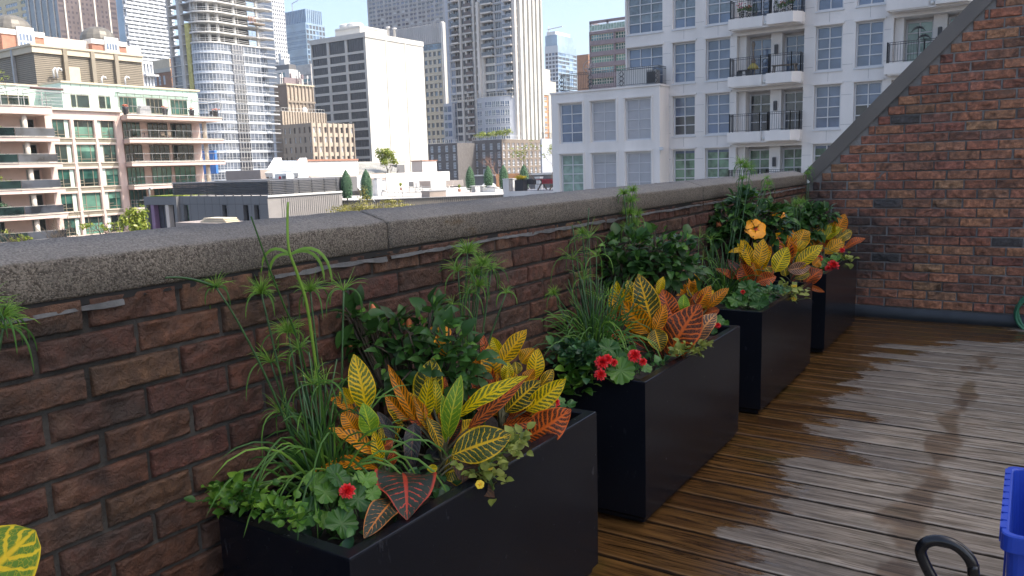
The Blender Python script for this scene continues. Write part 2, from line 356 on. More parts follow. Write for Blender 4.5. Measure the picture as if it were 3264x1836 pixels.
# recesses with french doors, balconies
for bi, (xa, xb) in enumerate(((-12.3, -8.7), (-4.4, -.93))):
    for li, t in enumerate(tops):
        fl = t-2.27
        b = MB(); b.M = apt.rel(); D = 1.2; m = M['apt']
        # recess lining
        b.quad((xa, AY+D, fl), (xb, AY+D, fl), (xb, AY+D, t), (xa, AY+D, t), m)
        b.quad((xa, AY+.28, fl), (xa, AY+D, fl), (xa, AY+D, t), (xa, AY+.28, t), m); b.quad((xb, AY+.28, fl), (xb, AY+.28, t), (xb, AY+D, t), (xb, AY+D, fl), m)
        b.quad((xa, AY+.28, t), (xa, AY+D, t), (xb, AY+D, t), (xb, AY+.28, t), m); b.quad((xa, AY+.28, fl), (xb, AY+.28, fl), (xb, AY+D, fl), (xa, AY+D, fl), m)
        b.box(xa+.02, xa+.42, AY+.35, AY+D-.004, fl, t-.002, m); b.box(xa+1.72, xa+2.32, AY+.55, AY+D-.004, fl, t-.002, m)
        rc = b.build('balcony_recess', m, apt.root)
        for q, (da, db) in enumerate(((xa+.43, xa+1.71), (xa+2.33, xb-.02))):
            d = MB(); k = pick(bi*9+q, li, 4, 5); lit = (li == 1 and bi == 1)
            gm = M['gE'] if (li == 4 and q == 0) or lit else (M['gD'] if li >= 3 else (M['gC'] if li == 2 else M['gA']))
            fr = pane(d, db-da, 2.14, gm, M['apt_frame'], 2, 4, .055, .09, .07)
            do = d.build('french_door', None, apt.root); do.location = Vector(((da+db)/2, AY+D-.06, fl+.005))-apt.loc; fr.build('frame', None, do)
        wl = MB(); wl.M = apt.rel(); wl.box(xa+1.93, xa+2.11, AY+.43, AY+.548, fl+1.15, fl+1.65, M['iron']); wl.box(xa+1.96, xa+2.08, AY+.44, AY+.54, fl+1.652, fl+1.68, M['steel']); wl.build('wall_lamp', None, apt.root)
        if li < 4:
            s = MB(); s.M = apt.rel(); z1 = fl+.02; z0 = fl-.52
            xm = xa+1.75
            s.prism([(xa-.25, AY-.005), (xa-.25, AY-.75), (xm-.15, AY-.75), (xm-.15, AY-.62), (xm+.15, AY-.62), (xm+.15, AY-1.05), (xb-.35, AY-1.05), (xb+.02, AY-.6), (xb+.02, AY-.005)], z0, z1, M['apt'])
            s.box(xa-.1, xb, AY-.7, AY-.02, z0-.06, z0-.001, M['apt']); sl = s.build('balcony_slab', M['apt'], apt.root)
            s = MB(); s.M = apt.rel(); z = z1+.002; H = .98; I = M['iron']
            pts = [(xa-.15, AY-.1), (xa-.15, AY-.66), (xa+1.5, AY-.66), (xa+2.02, AY-.66), (xa+2.02, AY-.95), (xb-.4, AY-.95), (xb-.03, AY-.55), (xb-.03, AY-.1)]
            for k in range(len(pts)-1):
                a3, b3 = Vector((*pts[k], z)), Vector((*pts[k+1], z))
                if k == 2:
                    for hh in (.06, .9, .98): s.bar(a3+Vector((0, 0, hh)), b3+Vector((0, 0, hh)), .035, .03, I)
                    for q in range(3): # crossed diamonds
                        zc = .2+.24*q; mid = (a3+b3)/2+Vector((0, 0, zc)); e = .17
                        P = [mid+Vector((-e, 0, 0)), mid+Vector((0, 0, e)), mid+Vector((e, 0, 0)), mid+Vector((0, 0, -e))]
                        for r_ in range(4): s.bar(P[r_], P[(r_+1) % 4], .022, .022, I)
                else: railing(s, a3, b3, H, I, None, .115, r=.016, rails=(.07, .9, 1.0))
                s.bar(a3, a3+Vector((0, 0, H+.03)), .045, .045, I); s.bar(b3, b3+Vector((0, 0, H+.03)), .045, .045, I)
            rl = s.build('balcony_railing', None, apt.root)
            lt = MB(); c = Vector((xa+1.75, AY-.66, z0+.15)); lt.M = apt.rel() @ Matrix.Translation(c) @ Matrix.Rotation(R(90), 4, 'X'); lt.lathe([(.001, .06), (.09, .055), (.1, 0), (.06, -.02)], 12, m=M['ac']); lt.build('soffit_light', None, apt.root)
# ---------------------------------------------------------------- low wing in front
WY = 43.6
wx0 = ony(c3(150, 800), WY).x; wx1 = ony(c3(1080, 715), WY).x; wz = ony(c3(1080, 715), WY).z
wing = Building('apartment_wing', 'low pale stone wing with railed roof terrace and grey infilled windows', wx0, wx1, WY, AY-.01, GZ, wz, M['apt'], M['roofgrav'])
cx = [(wing.u('S', c3(220, 900)), wing.u('S', c3(415, 900))), (wing.u('S', c3(490, 870)), wing.u('S', c3(702, 870))), (wing.u('S', c3(783, 850)), wing.u('S', c3(1003, 850)))]
zt = wing.z('S', c3(590, 862)); zb = wing.z('S', c3(590, 1213)); zt2 = wing.z('S', c3(590, 1310))
rz = [(zt2-(zt-zb), zt2), (zb, zt)] ; rz = [(a-6, b-6) for a, b in rz]+rz
def wingwin(i, j, w, h):
    solid = i > 0
    louv = i == 1 and j == 2
    def fn(mb, w, h):
        mb.quad((-w/2, 0, 0), (w/2, 0, 0), (w/2, 0, h), (-w/2, 0, h), M['apt_panel'] if solid else (M['gA'] if j == 3 else M['gE']))
        if louv:
            for k in range(7): mb.box(-w/2+.1, w/2-.1, -.06, -.01, h*.78+k*.065, h*.78+k*.065+.03, M['apt_frame'])
        return pane(MB(), w, h, None, M['apt_frame'], 2, 4, .035 if solid else .055, .09, .05)
    return ((solid, louv, j if not solid else 0), fn)
wing.face('S', cx, rz, .22, wingwin)
w = wing.w; w.M = wing.rel()
for a, b in cx:
    for za, zb_ in rz:
        x0, x1 = a+wx0, b+wx0
        w.box(x0-.12, x1+.12, WY-.06, WY-.003, zb_+.04, zb_+.13, M['apt']); w.box(x0-.12, x0-.05, WY-.045, WY-.003, za-.05, zb_+.04, M['apt']); w.box(x1+.05, x1+.12, WY-.045, WY-.003, za-.05, zb_+.04, M['apt'])
w.box(wx0-.06, wx1+.06, WY-.06, WY-.002, wz-.10, wz-.001, M['apt']); w.box(wx1+.002, wx1+.06, WY, AY-.02, wz-.1, wz-.001, M['apt'])
w.M = Matrix.Identity(4); wing.finish()
s = MB(); s.M = wing.rel(); z = wz+.03
A = Vector((ony(c3(222, 800), WY).x, WY+.12, z)); B = Vector((wx1-.15, WY+.12, z)); Cn = Vector((wx1-.15, AY-.1, z))
railing(s, A, B, 1.0, M['iron'], None, .115, r=.016, rails=(.07, .92, 1.02)); railing(s, B, Cn, 1.0, M['iron'], None, .115, r=.016, rails=(.07, .92, 1.02)); A2 = A+Vector((0, 1.2, 0)); railing(s, A, A2, 1.0, M['iron'], None, .115, r=.016, rails=(.07, .92, 1.02))
for px in (245, 490, 755, 1045):
    P = ony(c3(px, 760), WY+.12); P.z = z
    for q in range(3):
        zc = .2+.25*q; mid = P+Vector((0, 0, zc)); e = .17; Q = [mid+Vector((-e, -.03, 0)), mid+Vector((0, -.03, e)), mid+Vector((e, -.03, 0)), mid+Vector((0, -.03, -e))]
        for r_ in range(4): s.bar(Q[r_], Q[(r_+1) % 4], .025, .025, M['iron'])
s.build('terrace_railing', None, wing.root)
sc = MB(); xA = ony(c3(712, 700), WY+.35).x; xB = ony(c3(1020, 700), WY+.35).x
sc.box(xA-wing.loc.x, xB-wing.loc.x, WY+.32-wing.loc.y, WY+.36-wing.loc.y, wz+.05-wing.loc.z, wz+.98-wing.loc.z, M['white']); sc.build('privacy_screen', None, wing.root)
cab = MB(); cab.box(wx1-.95, wx1-.35, WY+.3, WY+.9, wz+.0, wz+.85, M['steel']); cab.box(wx1-.9, wx1-.4, WY+.28, WY+.298, wz+.12, wz+.75, M['iron']); tag(cab.build('grill_cabinet'), 'grey metal cabinet at the right end of the wing roof terrace', 'cabinet')
ll = MB(); p = Vector((wx1+.1, WY+.4, ony(c3(1130, 1270), WY).z)); ll.bar(p, p+Vector((0, -.25, .02)), .05, .05, M['apt_frame']); ll.box(p.x-.1, p.x+.12, p.y-.5, p.y-.25, p.z-.08, p.z+.1, M['apt_frame']); tag(ll.build('wall_floodlight'), 'small floodlight on the inner corner wall beside the wing', 'light')
# wire sculpture on the terrace
sc = MB(); P = ony(c3(480, 765), WY+.7); P.z = wz
for k in range(3): sc.tube([P+Vector((.03*k-.03, 0, 0)), P+Vector((.03*k-.03, 0, .9)), P+Vector((.1*(k-1), 0, 1.35))], .018, 6, M['steel'])
for a0 in range(5):
    a = math.radians(20+35*a0); sc.tube([P+Vector((0, 0, 1.2)), P+Vector((math.cos(a)*.2, .05*(a0-2), 1.25+.28*math.sin(a))), P+Vector((math.cos(a)*.42, .1*(a0-2), 1.3+.4*math.sin(a)-.05))], .02, 6, M['steel'])
sc.tube([P+Vector((.4*math.cos(R(t)), 0, 1.4+.4*math.sin(R(t)))) for t in range(0, 361, 20)], .018, 6, M['steel'])
tag(sc.build('metal_sculpture'), 'tall ring shaped metal sculpture on the wing roof terrace', 'sculpture')
# things on the balconies of the apartment block
t = NT('checkered_pot'); ch = t.n('ShaderNodeTexChecker'); t.put(ch.inputs['Vector'], t.mapv(t.obj(), (14, 14, 14))); ch.inputs['Color1'].default_value = (.02, .02, .02, 1); ch.inputs['Color2'].default_value = (.75, .75, .72, 1); ch.inputs['Scale'].default_value = 1
M['checker'] = t.set(Base_Color=ch.outputs[0], Roughness=.4)
M['leafmid'] = plain('mid_green_foliage', (.07, .14, .03), .6, 0, .4, 6); M['rose'] = plain('pink_blossom', (.7, .12, .22), .6); M['coral'] = plain('coral_blossom', (.5, .16, .10), .6)
M['leafdk'] = plain('dark_green_foliage', (.025, .055, .02), .6, 0, .4, 6); M['statue'] = plain('brown_statue', (.17, .13, .10), .6); M['skirt'] = plain('yellow_skirt', (.45, .36, .10), .8)
def flower_pot(name, x, y, z, h, hue, label):
    r = empty(name, (x, y, z), label, 'flower pot', 'flower pots on the upper balcony')
    p = MB(); p.lathe([(.13, 0), (.17, h), (.18, h), (.15, h-.03)], 12, m=None)
    p.build('pot', M['checker'], r)
    f = MB(); q = random.Random(int(x*100))
    for k in range(70):
        c = Vector((q.gauss(0, .13), q.gauss(0, .1), h+.05+abs(q.gauss(.12, .1)))); d = Vector((q.uniform(-1, 1), q.uniform(-1, 1), q.uniform(-.5, 1)))*.07; e = d.cross(Vector((.3, .8, .2))).normalized()*.035
        f.add([c-d, c+e, c+d, c-e], [(0, 1, 2, 3)], M['leafmid'])
    f.build('foliage', None, r)
    f = MB()
    for k in range(11):
        c = Vector((q.gauss(0, .13), -.08+q.gauss(0, .08), h+.16+abs(q.gauss(.12, .08)))); f.lathe([(.005, -.025), (.035, -.01), (.04, .01), (.01, .03)], 6, c, hue)
    f.build('blossom', None, r)
fz = 9.05+.02
for nm, px, hh, hue, lb in (('a', 1780, .35, M['rose'], 'checkered pot of pink flowers at the left end of the top balcony'), ('b', 1840, .3, M['coral'], 'checkered pot of coral red flowers second from left on the top balcony'), ('c', 2130, .25, M['coral'], 'small checkered pot of red flowers near the right of the top balcony'), ('d', 2195, .4, M['rose'], 'tall checkered pot of pink flowers at the right of the top balcony')):
    P = ony(c3(px, 150), AY-.45); flower_pot('flower_pot', P.x, P.y, fz, hh, hue, lb)
for px, lb in ((1895, 'dark evergreen shrub left of the balcony diamonds'), (2075, 'dark evergreen shrub right of the balcony diamonds')):
    P = ony(c3(px, 150), AY-.3); r = empty('balcony_shrub', (P.x, P.y, fz), lb, 'shrub', 'shrubs on the upper balcony'); p = MB(); p.lathe([(.1, 0), (.14, .2), (.12, .2)], 10, m=M['iron']); p.build('pot', None, r)
    f = MB(); q = random.Random(px)
    for k in range(160):
        hgt = q.uniform(.15, .75); rad = .17*(1-abs(hgt-.4)/.6); a = q.uniform(0, 6.28); c = Vector((rad*math.cos(a), rad*math.sin(a), hgt)); d = Vector((math.cos(a)*.02, math.sin(a)*.02, .07)); e = Vector((-math.sin(a), math.cos(a), 0))*.012
        f.add([c-d-e, c-d+e, c+d], [(0, 1, 2)], M['leafdk'])
    f.build('foliage', None, r)
# long necked bird statue and bench on the second balcony
fz2 = 6.0
P = ony(c3(1880, 560), AY-.2); r = empty('bird_statue', (P.x, P.y, fz2), 'tall long necked bird statue in a yellow skirt on the middle balcony', 'statue')
b = MB(); b.lathe([(.02, .62), (.1, .66), (.13, .78), (.09, .9), (.045, 1.02), (.04, 1.25), (.05, 1.5), (.09, 1.62), (.1, 1.72), (.06, 1.8), (.01, 1.82)], 12, m=M['statue'])
for sx in (-1, 1): b.tube([(.04*sx, 0, 1.78), (.06*sx, 0, 1.86)], [.012, .02], 6, M['wood']); b.tube([(.07*sx, 0, 0), (.06*sx, 0, .65)], .025, 6, M['wood'])
b.build('body', None, r); b = MB(); b.lathe([(.1, .68), (.22, .55), (.33, .38), (.31, .37), (.1, .62)], 16, m=M['skirt']); b.build('skirt', None, r)
P = ony(c3(2150, 600), AY-.3); r = empty('garden_bench', (P.x, P.y, fz2), 'wooden bench beside the wall on the middle balcony', 'bench')
b = MB(); b.box(-.65, .65, -.2, .2, .4, .45, M['wood']); b.build('seat', None, r)
for sx in (-1, 1):
    for sy in (-1, 1): b = MB(); b.bar((sx*.55, sy*.15, .4), (sx*.6, sy*.18, 0), .06, .06, M['wood']); b.build('leg', None, r)
P = ony(c3(1800, 610), AY-.35); r = empty('side_table', (P.x, P.y, fz2), 'low dark table left of the bird statue on the balcony', 'table')
b = MB(); b.box(-.28, .28, -.18, .18, .3, .34, M['iron']); b.build('tabletop', None, r)
for sx in (-1, 1): b = MB(); b.bar((sx*.24, 0, .3), (sx*.26, 0, 0), .05, .3, M['iron']); b.build('leg', None, r)
# palm cut-out sculpture in the far right balcony
P = ony(c4(1410, 330), AY+.2); r = MB(); P.z = fz2-.1
for k in range(2):
    q = P+Vector((.25*k, .1*k, 0)); H = 1.75-.4*k; r.tube([q, q+Vector((.03, 0, H*.6)), q+Vector((0, 0, H))], .02, 6, M['iron'])
    for a0 in range(6):
        a = R(15+30*a0); pts = [q+Vector((math.cos(a)*.38*t, .05*(a0-3)*t, H+.28*math.sin(a)*t*1.2-.28*t*t)) for t in (0, .35, .7, 1)]; r.tube(pts, [.012, .03, .022, .004], 5, M['iron'])
tag(r.build('palm_sculpture'), 'dark metal palm shaped plant stand on the far right balcony', 'sculpture')
# ---------------------------------------------------------------- pink apartment building, far left
PX = -100.0
py0, py1 = 51.9, 61.72
pk = Building('pink_apartment_building', 'pink precast apartment building with green tinted windows and stacked balconies', PX-14, PX, py0, py1, GZ, 10.36, M['pink'], M['roofgrav'])
cols = [(52.72, 54.9), (55.4, 57.94), (58.42, 60.72)]
cols = [(a-py0, b-py0) for a, b in cols]
tops = [8.98-3.07*k for k in range(8)]; rows = sorted([(t-2.27, t) for t in tops])
def pinkwin(i, j, w, h):
    k = pick(i, j, 6, 11); lay = i
    def fn(mb, w, h):
        g = [M['pglassA'], M['pglassB'], M['pglassC'], M['pglassB'], M['pglassA'], M['pglassC']][k]; g2 = [M['pglassC'], M['pglassB'], M['pglassC'], M['pglassA'], M['pglassC'], M['pglassB']][k]
        pw = .62; x0, x1 = -w/2, w/2
        f = MB(); st = M['tan']
        if lay == 0: mb.quad((x1-pw, 0, 0), (x1, 0, 0), (x1, 0, h), (x1-pw, 0, h), M['pglassW']); gx = (x0, x1-pw)
        elif lay == 2: mb.quad((x0, 0, 0), (x0+pw, 0, 0), (x0+pw, 0, h), (x0, 0, h), M['pglassW']); gx = (x0+pw, x1)
        else: gx = (x0, x1)
        zc = h*(.62 if k % 2 else .45)
        mb.quad((gx[0], 0, 0), (gx[1], 0, 0), (gx[1], 0, zc), (gx[0], 0, zc), g2); mb.quad((gx[0], 0, zc), (gx[1], 0, zc), (gx[1], 0, h), (gx[0], 0, h), g)
        for a, b, c, e in ((x0, x0+.07, 0, h), (x1-.07, x1, 0, h), (x0, x1, h-.07, h), (x0, x1, 0, .07), (gx[0], gx[1], .4, .46)): f.box(a, b, -.06, .004, c, e, st)
        ms = (gx[0], gx[1]) if lay != 1 else (x0, x0+.62, x1-.62, x1)
        for q in ms[1:-1] if lay == 1 else (gx[0]+(gx[1]-gx[0])*(.45 if lay == 0 else .6), gx[0] if lay == 2 else gx[1]): f.box(q-.035, q+.035, -.055, .002, .08, h-.08, st)
        f.box(gx[0], gx[0]+.62, -.055, .003, .75, .81, st)
        return f
    return ((lay, k), fn)
pk.face('E', cols, rows, .3, pinkwin)
w = pk.w; w.M = pk.rel()
for a, b in cols:
    ya, yb = a+py0, b+py0
    for t in tops:
        z = t-2.27
        w.box(PX-.25, PX-.05, ya+.03, yb-.03, z-.30, z-.02, M['pink']) if False else None
        w.box(PX+.002, PX+.12, ya-.05, yb+.05, z-.1, z-.01, M['pink_trim']); w.box(PX+.002, PX+.03, ya, yb, z-.5, z-.12, M['tan']); w.box(PX+.002, PX+.02, ya, yb, z-.72, z-.52, M['pink_trim'])
    w.box(PX+.002, PX+.1, yb+.06, yb+.14, GZ, 9.1, M['pink'])
w.box(PX+.002, PX+.35, py0-.2, py1+.02, 10.1, 10.36, M['pink_trim']); w.M = Matrix.Identity(4)
pk.face('S', [], [], .2)
pk.finish()
def part(name, mb, root): # world-space builder -> part of root
    o = mb.build(name, None, root); o.location = -Vector(root.location); return o
# left balcony bay
ly0, ly1 = 47.3, 51.88
b = MB(); b.box(PX-14, PX-2.2, 40, ly1, GZ, 10.3, M['pink']); part('bay_wall', b, pk.root)
slabz = [10.3]+[6.72-3.07*k for k in range(6)]
for n, zt in enumerate(slabz):
    b = MB(); h = .95 if n == 0 else .55; yb = ly1 if n == 0 else ly1+.5
    b.prism([(PX-2.25, 40), (PX+.5, 42.5), (PX+2, ly0), (PX+2, yb), (PX+.003, yb), (PX-2.25, ly1)], zt-h, zt-.08, M['pink']); b.prism([(PX-2.2, 39.9), (PX+.55, 42.4), (PX+2.1, ly0-.02), (PX+2.1, yb+.05), (PX+.004, yb+.05), (PX-2.2, ly1)], zt-.078, zt, M['pink_trim']); part('balcony_slab', b, pk.root)
    if n == 0: continue
    for yy in (48.9,):
        b = MB(); b.lathe([(.3, 0), (.3, 2.5)], 14, (PX+1.2, yy, zt), M['pink_trim']); part('column', b, pk.root)
    b = MB(); railing(b, (PX+1.95, ly0+.05, zt), (PX+1.95, ly1, zt), 1.05, M['steel'], 4, r=.025); railing(b, (PX+1.95, ly0+.05, zt), (PX+.4, 42.6, zt), 1.05, M['steel'], 4, r=.025)
    b.quad((PX+1.97, ly0+.06, zt+.08), (PX+1.97, ly1, zt+.08), (PX+1.97, ly1, zt+1), (PX+1.97, ly0+.06, zt+1), M['gC']); b.quad((PX+.42, 42.6, zt+.08), (PX+1.96, ly0, zt+.08), (PX+1.96, ly0, zt+1), (PX+.42, 42.6, zt+1), M['pglassC']); part('balcony_railing', b, pk.root)
    for ya, yb in ((45.8, 46.8), (50.0, 51.6)):
        b = MB(); zz = zt+.02; b.box(PX-2.196, PX-2.12, ya, yb, zz, zz+2.3, M['steel']); b.box(PX-2.13, PX-2.1, ya+.08, (ya+yb)/2-.03, zz+.1, zz+2.2, M['pglassA'] if n % 2 else M['pglassC']); b.box(PX-2.13, PX-2.1, (ya+yb)/2+.03, yb-.08, zz+.1, zz+2.2, M['pglassC']); part('window', b, pk.root)
# recessed right part with long balconies
ry1 = onx(c1(1705, 1060), PX-2).y; rend = onx(c1(1895, 1005), PX+3).y; rs = 61.0
b = MB(); b.box(PX-13.5, PX-2.0, py1+.01, ry1, GZ, 10.2, M['pink']); part('bay_wall', b, pk.root)
zs0 = 10.2-.0
rslab = [onx(c1(1300, 985), PX+3).z]+[onx(c1(1300, 985), PX+3).z-3.05*k for k in range(1, 7)]
uc = [onx(c1(p, 1060), PX-2).y for p in (1045, 1190, 1258, 1425, 1455, 1632)]
for n, zt in enumerate(rslab):
    b = MB(); h = .55
    b.prism([(PX+.003, rs+.75), (PX+2.3, rs+.2), (PX+3, rs-.2), (PX+3, rend), (PX-2.0, rend), (PX-2.0, py1+.02), (PX+.003, py1+.02)], zt-h, zt-.08, M['pink']); b.prism([(PX+.004, rs+.68), (PX+2.35, rs+.14), (PX+3.1, rs-.28), (PX+3.1, rend+.08), (PX-1.99, rend+.08), (PX-1.99, py1+.03), (PX+.004, py1+.03)], zt-.078, zt+.03, M['pink_trim']); part('balcony_slab', b, pk.root)
    b = MB(); z = zt+.03; railing(b, (PX+2.9, rs+.35, z), (PX+2.9, rend-.1, z), 1.05, M['steel'], 11, r=.028); railing(b, (PX+2.9, rend-.1, z), (PX-1.9, rend-.1, z), 1.05, M['steel'], 4, r=.028); railing(b, (PX+2.9, rs+.35, z), (PX+.1, rs+.9, z), 1.05, M['steel'], 3, r=.028); part('balcony_railing', b, pk.root)
    if n == 0: continue
    b = MB(); b.lathe([(.3, 0), (.3, 2.47)], 14, (PX+1.6, rend-2.0, z), M['pink_trim']); part('column', b, pk.root)
    for q in range(3):
        ya, yb = uc[2*q], uc[2*q+1]; b = MB(); x = PX-1.996; k = pick(q, n, 5, 21); g = [M['pglassC'], M['pglassA'], M['pglassA'], M['pglassA'], M['pglassC']][k]; g = M['pglassB'] if n == 3 else g
        b.quad((x+.03, ya, z+.02), (x+.03, yb, z+.02), (x+.03, yb, z+2.4), (x+.03, ya, z+2.4), g)
        if g is not M['pglassC']: pass
        o = part('window', b, pk.root); b = MB()
        for t in range(5): yy = ya+(yb-ya)*t/4; b.box(x+.02, x+.09, yy-.025, yy+.025, z+.02, z+2.4, M['tan'])
        b.box(x+.02, x+.085, ya, yb, z+.45, z+.52, M['tan']); b.box(x+.02, x+.085, ya, yb, z+2.32, z+2.4, M['tan']); b.build('frame', None, o)
# penthouse in pale green glass
pX = PX-2.0
pz1 = 13.95
ph = MB(); yL = 55.4; yR = 75.2
ph.box(pX-9, pX, yL, yR, 10.25, pz1-.25, M['mint']); ph.box(pX-8.8, pX+.25, yL-.1, yR+.3, pz1-.249, pz1, M['cream'])
for k in range(1, 16): yy = yL+(yR-yL)*k/16; ph.box(pX+.002, pX+.02, yy-.02, yy+.02, 10.4, pz1-.3, M['tan'])
ph.box(pX+.002, pX+.03, yL, yR, 12.36, 12.46, M['steel']); ph.box(pX-16, pX-5.5, 36, yL-.0+.6, 10.25, 13.6, M['mint']); ph.box(pX-15.9, pX-5.3, 35.9, yL+.7, 13.602, 13.8, M['cream']); part('penthouse', ph, pk.root)
for n, (ya, yb, g) in enumerate(((56.44, 57.1, 'pglassC'), (57.2, 58.82, 'pglassC'), (60.1, 61.0, 'pglassC'), (61.1, 61.7, 'pglassA'), (62.95, 65.43, 'pglassA'), (66.83, 69.34, 'pglassC'), (70.63, 73.28, 'pglassA'))):
    b = MB(); z1 = 12.3 if n < 4 else 12.35; z0 = 10.7 if n < 4 else 10.3; b.box(pX+.004, pX+.05, ya, yb, z0, z1, M['tan']); k = 1 if n < 4 else 4
    for q in range(k): a = ya+.06+(yb-ya-.06)*q/k; c = ya+(yb-ya)*(q+1)/k-.06; b.quad((pX+.06, a, z0+.06), (pX+.06, c, z0+.06), (pX+.06, c, z1-.06), (pX+.06, a, z1-.06), M[g])
    part('window', b, pk.root)
# left terrace window wall, pergola, canopy
b = MB(); b.box(pX-5.49, pX-5.42, 44, 54, 10.3, 12.4, M['tan'])
for k in range(8): b.quad((pX-5.4, 44.1+1.24*k, 10.35), (pX-5.4, 45.2+1.24*k, 10.35), (pX-5.4, 45.2+1.24*k, 12.3), (pX-5.4, 44.1+1.24*k, 12.3), M['pglassC'])
part('window', b, pk.root)
b = MB(); X0, X1 = pX-3.5, pX+.9; Y0 = onx(cD(250, 640), pX).y; Y1 = onx(cD(1000, 640), pX).y
for xx in (X0, X1):
    for yy in (Y0, (Y0+Y1)/2, Y1): b.bar((xx, yy, 10.3), (xx, yy, 12.9), .08, .08, M['steel'])
    for zz in (12.9, 12.4): b.bar((xx, Y0-.2, zz), (xx, Y1+.2, zz), .08, .1, M['steel'])
for yy in (Y0, (Y0+Y1)/2, Y1):
    for zz in (12.9, 12.4): b.bar((X0, yy, zz), (X1, yy, zz), .07, .07, M['steel'])
for zz in (10.9, 11.3, 11.7): b.bar((X1, (Y0+Y1)/2, zz), (X1, Y1, zz), .05, .05, M['steel'])
part('pergola', b, pk.root)
b = MB(); b.tube([(X1, Y0+1.5, 12.72), (X1, Y1, 12.72)], .13, 8, plain('brown_awning', (.10, .05, .045), .9)); part('rolled_awning', b, pk.root)
b = MB(); b.bar((pX+.05, 62.6, 12.95), (pX+.05, 73.6, 12.95), .08, .08, M['steel']); b.bar((pX+1.3, 62.3, 12.75), (pX+1.3, 73.6, 12.75), .08, .08, M['steel'])
for k in range(7): b.bar((pX+.03, 62.6+1.8*k, 12.95), (pX+1.3, 62.6+1.8*k, 12.76), .06, .08, M['steel'])
for k in range(9): xx = pX+.12+.13*k; zz = 12.93-.018*k; b.box(xx, xx+.055, 62.5, 73.7, zz, zz+.02, M['mint'])
part('glass_canopy', b, pk.root)
b = MB(); Yt0 = onx(c1(1672, 830), pX+1).y; Yt1 = onx(c1(1862, 830), pX+1).y
for yy in (Yt0, Yt1):
    for xx in (pX-1.5, pX+1.5): b.bar((xx, yy, 10.0), (xx, yy, 12.55), .08, .08, M['steel'])
for zz in (12.55, 12.2):
    b.bar((pX-1.5, Yt0, zz), (pX-1.5, Yt1, zz), .07, .07, M['steel']); b.bar((pX+1.5, Yt0, zz), (pX+1.5, Yt1, zz), .07, .07, M['steel']); b.bar((pX-1.5, Yt0, zz), (pX+1.5, Yt0, zz), .07, .07, M['steel']); b.bar((pX-1.5, Yt1, zz), (pX+1.5, Yt1, zz), .07, .07, M['steel'])
part('trellis', b, pk.root)
b = MB(); railing(b, (PX+1.95, ly0+.05, 10.3), (PX+1.95, ly1, 10.3), .9, M['steel'], 4, r=.025); railing(b, (PX+1.95, ly0+.05, 10.3), (PX+.4, 42.6, 10.3), .9, M['steel'], 4, r=.025); railing(b, (PX+1.95, ly1, 10.37), (PX-1.7, ly1+.4, 10.37), .9, M['steel'], 3, r=.025); part('terrace_railing', b, pk.root)
# loose things on the pink terraces
zt = rslab[0]+.03
for px, lb in ((1075, 'flower tub with pink blooms left of the covered grill on the green penthouse terrace'), (1412, 'dark pot of red flowers in the middle of the green penthouse terrace'), (1637, 'dark pot of red flowers under the right windows of the green penthouse terrace'), (1840, 'dark pot of red flowers at the end of the green penthouse terrace')):
    P = onx(c1(px, 960), PX+2.3); r = empty('terrace_flower_pot', (P.x, P.y, zt), lb, 'flower pot', 'flower pots on the penthouse terrace'); b = MB(); b.lathe([(.28, 0), (.42, .85), (.42, .95), (.3, .9)], 12, m=M['iron']); b.build('pot', None, r)
    b = MB(); q = random.Random(px)
    for k in range(26): b.lathe([(.01, -.07), (.09, -.02), (.09, .03), (.01, .07)], 6, (q.gauss(0, .2), q.gauss(0, .2), 1.0+q.uniform(0, .25)), plain('red_bloom', (.6, .03, .04), .7) if k == 0 and 'rb' not in M else M.get('rb', M['coral']))
    b.build('blossom', None, r)
P = onx(c1(1230, 950), PX+2.2); b = MB(); b.prism([(P.x-.4, P.y-.8), (P.x+.4, P.y-.8), (P.x+.4, P.y+.8), (P.x-.4, P.y+.8)], zt, zt+.9, M['steel']); b.prism([(P.x-.38, P.y-.6), (P.x+.38, P.y-.6), (P.x+.38, P.y+.7), (P.x-.38, P.y+.7)], zt+.902, zt+1.2, M['steel']); tag(b.build('covered_grill'), 'grill under a grey cover on the green penthouse terrace', 'grill')
def simple_chair(P, rz, m, label, group):
    r = empty('terrace_chair', P, label, 'chair', group); r.rotation_euler = (0, 0, rz)
    b = MB(); b.box(-.25, .25, -.25, .25, .42, .46, m); b.build('seat', None, r); b = MB(); b.box(-.25, .25, .22, .26, .5, .95, m); b.build('backrest', None, r)
    for sx in (-1, 1):
        for sy in (-1, 1): b = MB(); b.bar((sx*.22, sy*.22, 0), (sx*.22, sy*.22, .42), .04, .04, m); b.build('leg', None, r)
P = onx(c1(1800, 960), PX+2.0); simple_chair((P.x, P.y, zt), .5, M['iron'], 'dark chair beside the last flower pot on the green penthouse terrace', 'dark terrace chairs')
P = onx(c1(1395, 1150), PX+1.8); simple_chair((P.x, P.y, rslab[1]+.03), 1.2, M['wood'], 'left wooden chair on the highest pink balcony under the terrace', 'wooden balcony chairs')
P = onx(c1(1440, 1150), PX+1.8); simple_chair((P.x, P.y, rslab[1]+.03), -1.6, M['wood'], 'right wooden chair on the highest pink balcony under the terrace', 'wooden balcony chairs')
P = onx(c1(1235, 1145), PX+1.8); r = empty('bistro_table', (P.x, P.y, rslab[1]+.03), 'small round dark table on the highest pink balcony', 'table'); b = MB(); b.lathe([(.35, .72), (.35, .76)], 14, m=M['iron']); b.build('tabletop', None, r); b = MB(); b.lathe([(.18, 0), (.03, .04), (.03, .72)], 10, m=M['iron']); b.build('leg', None, r)

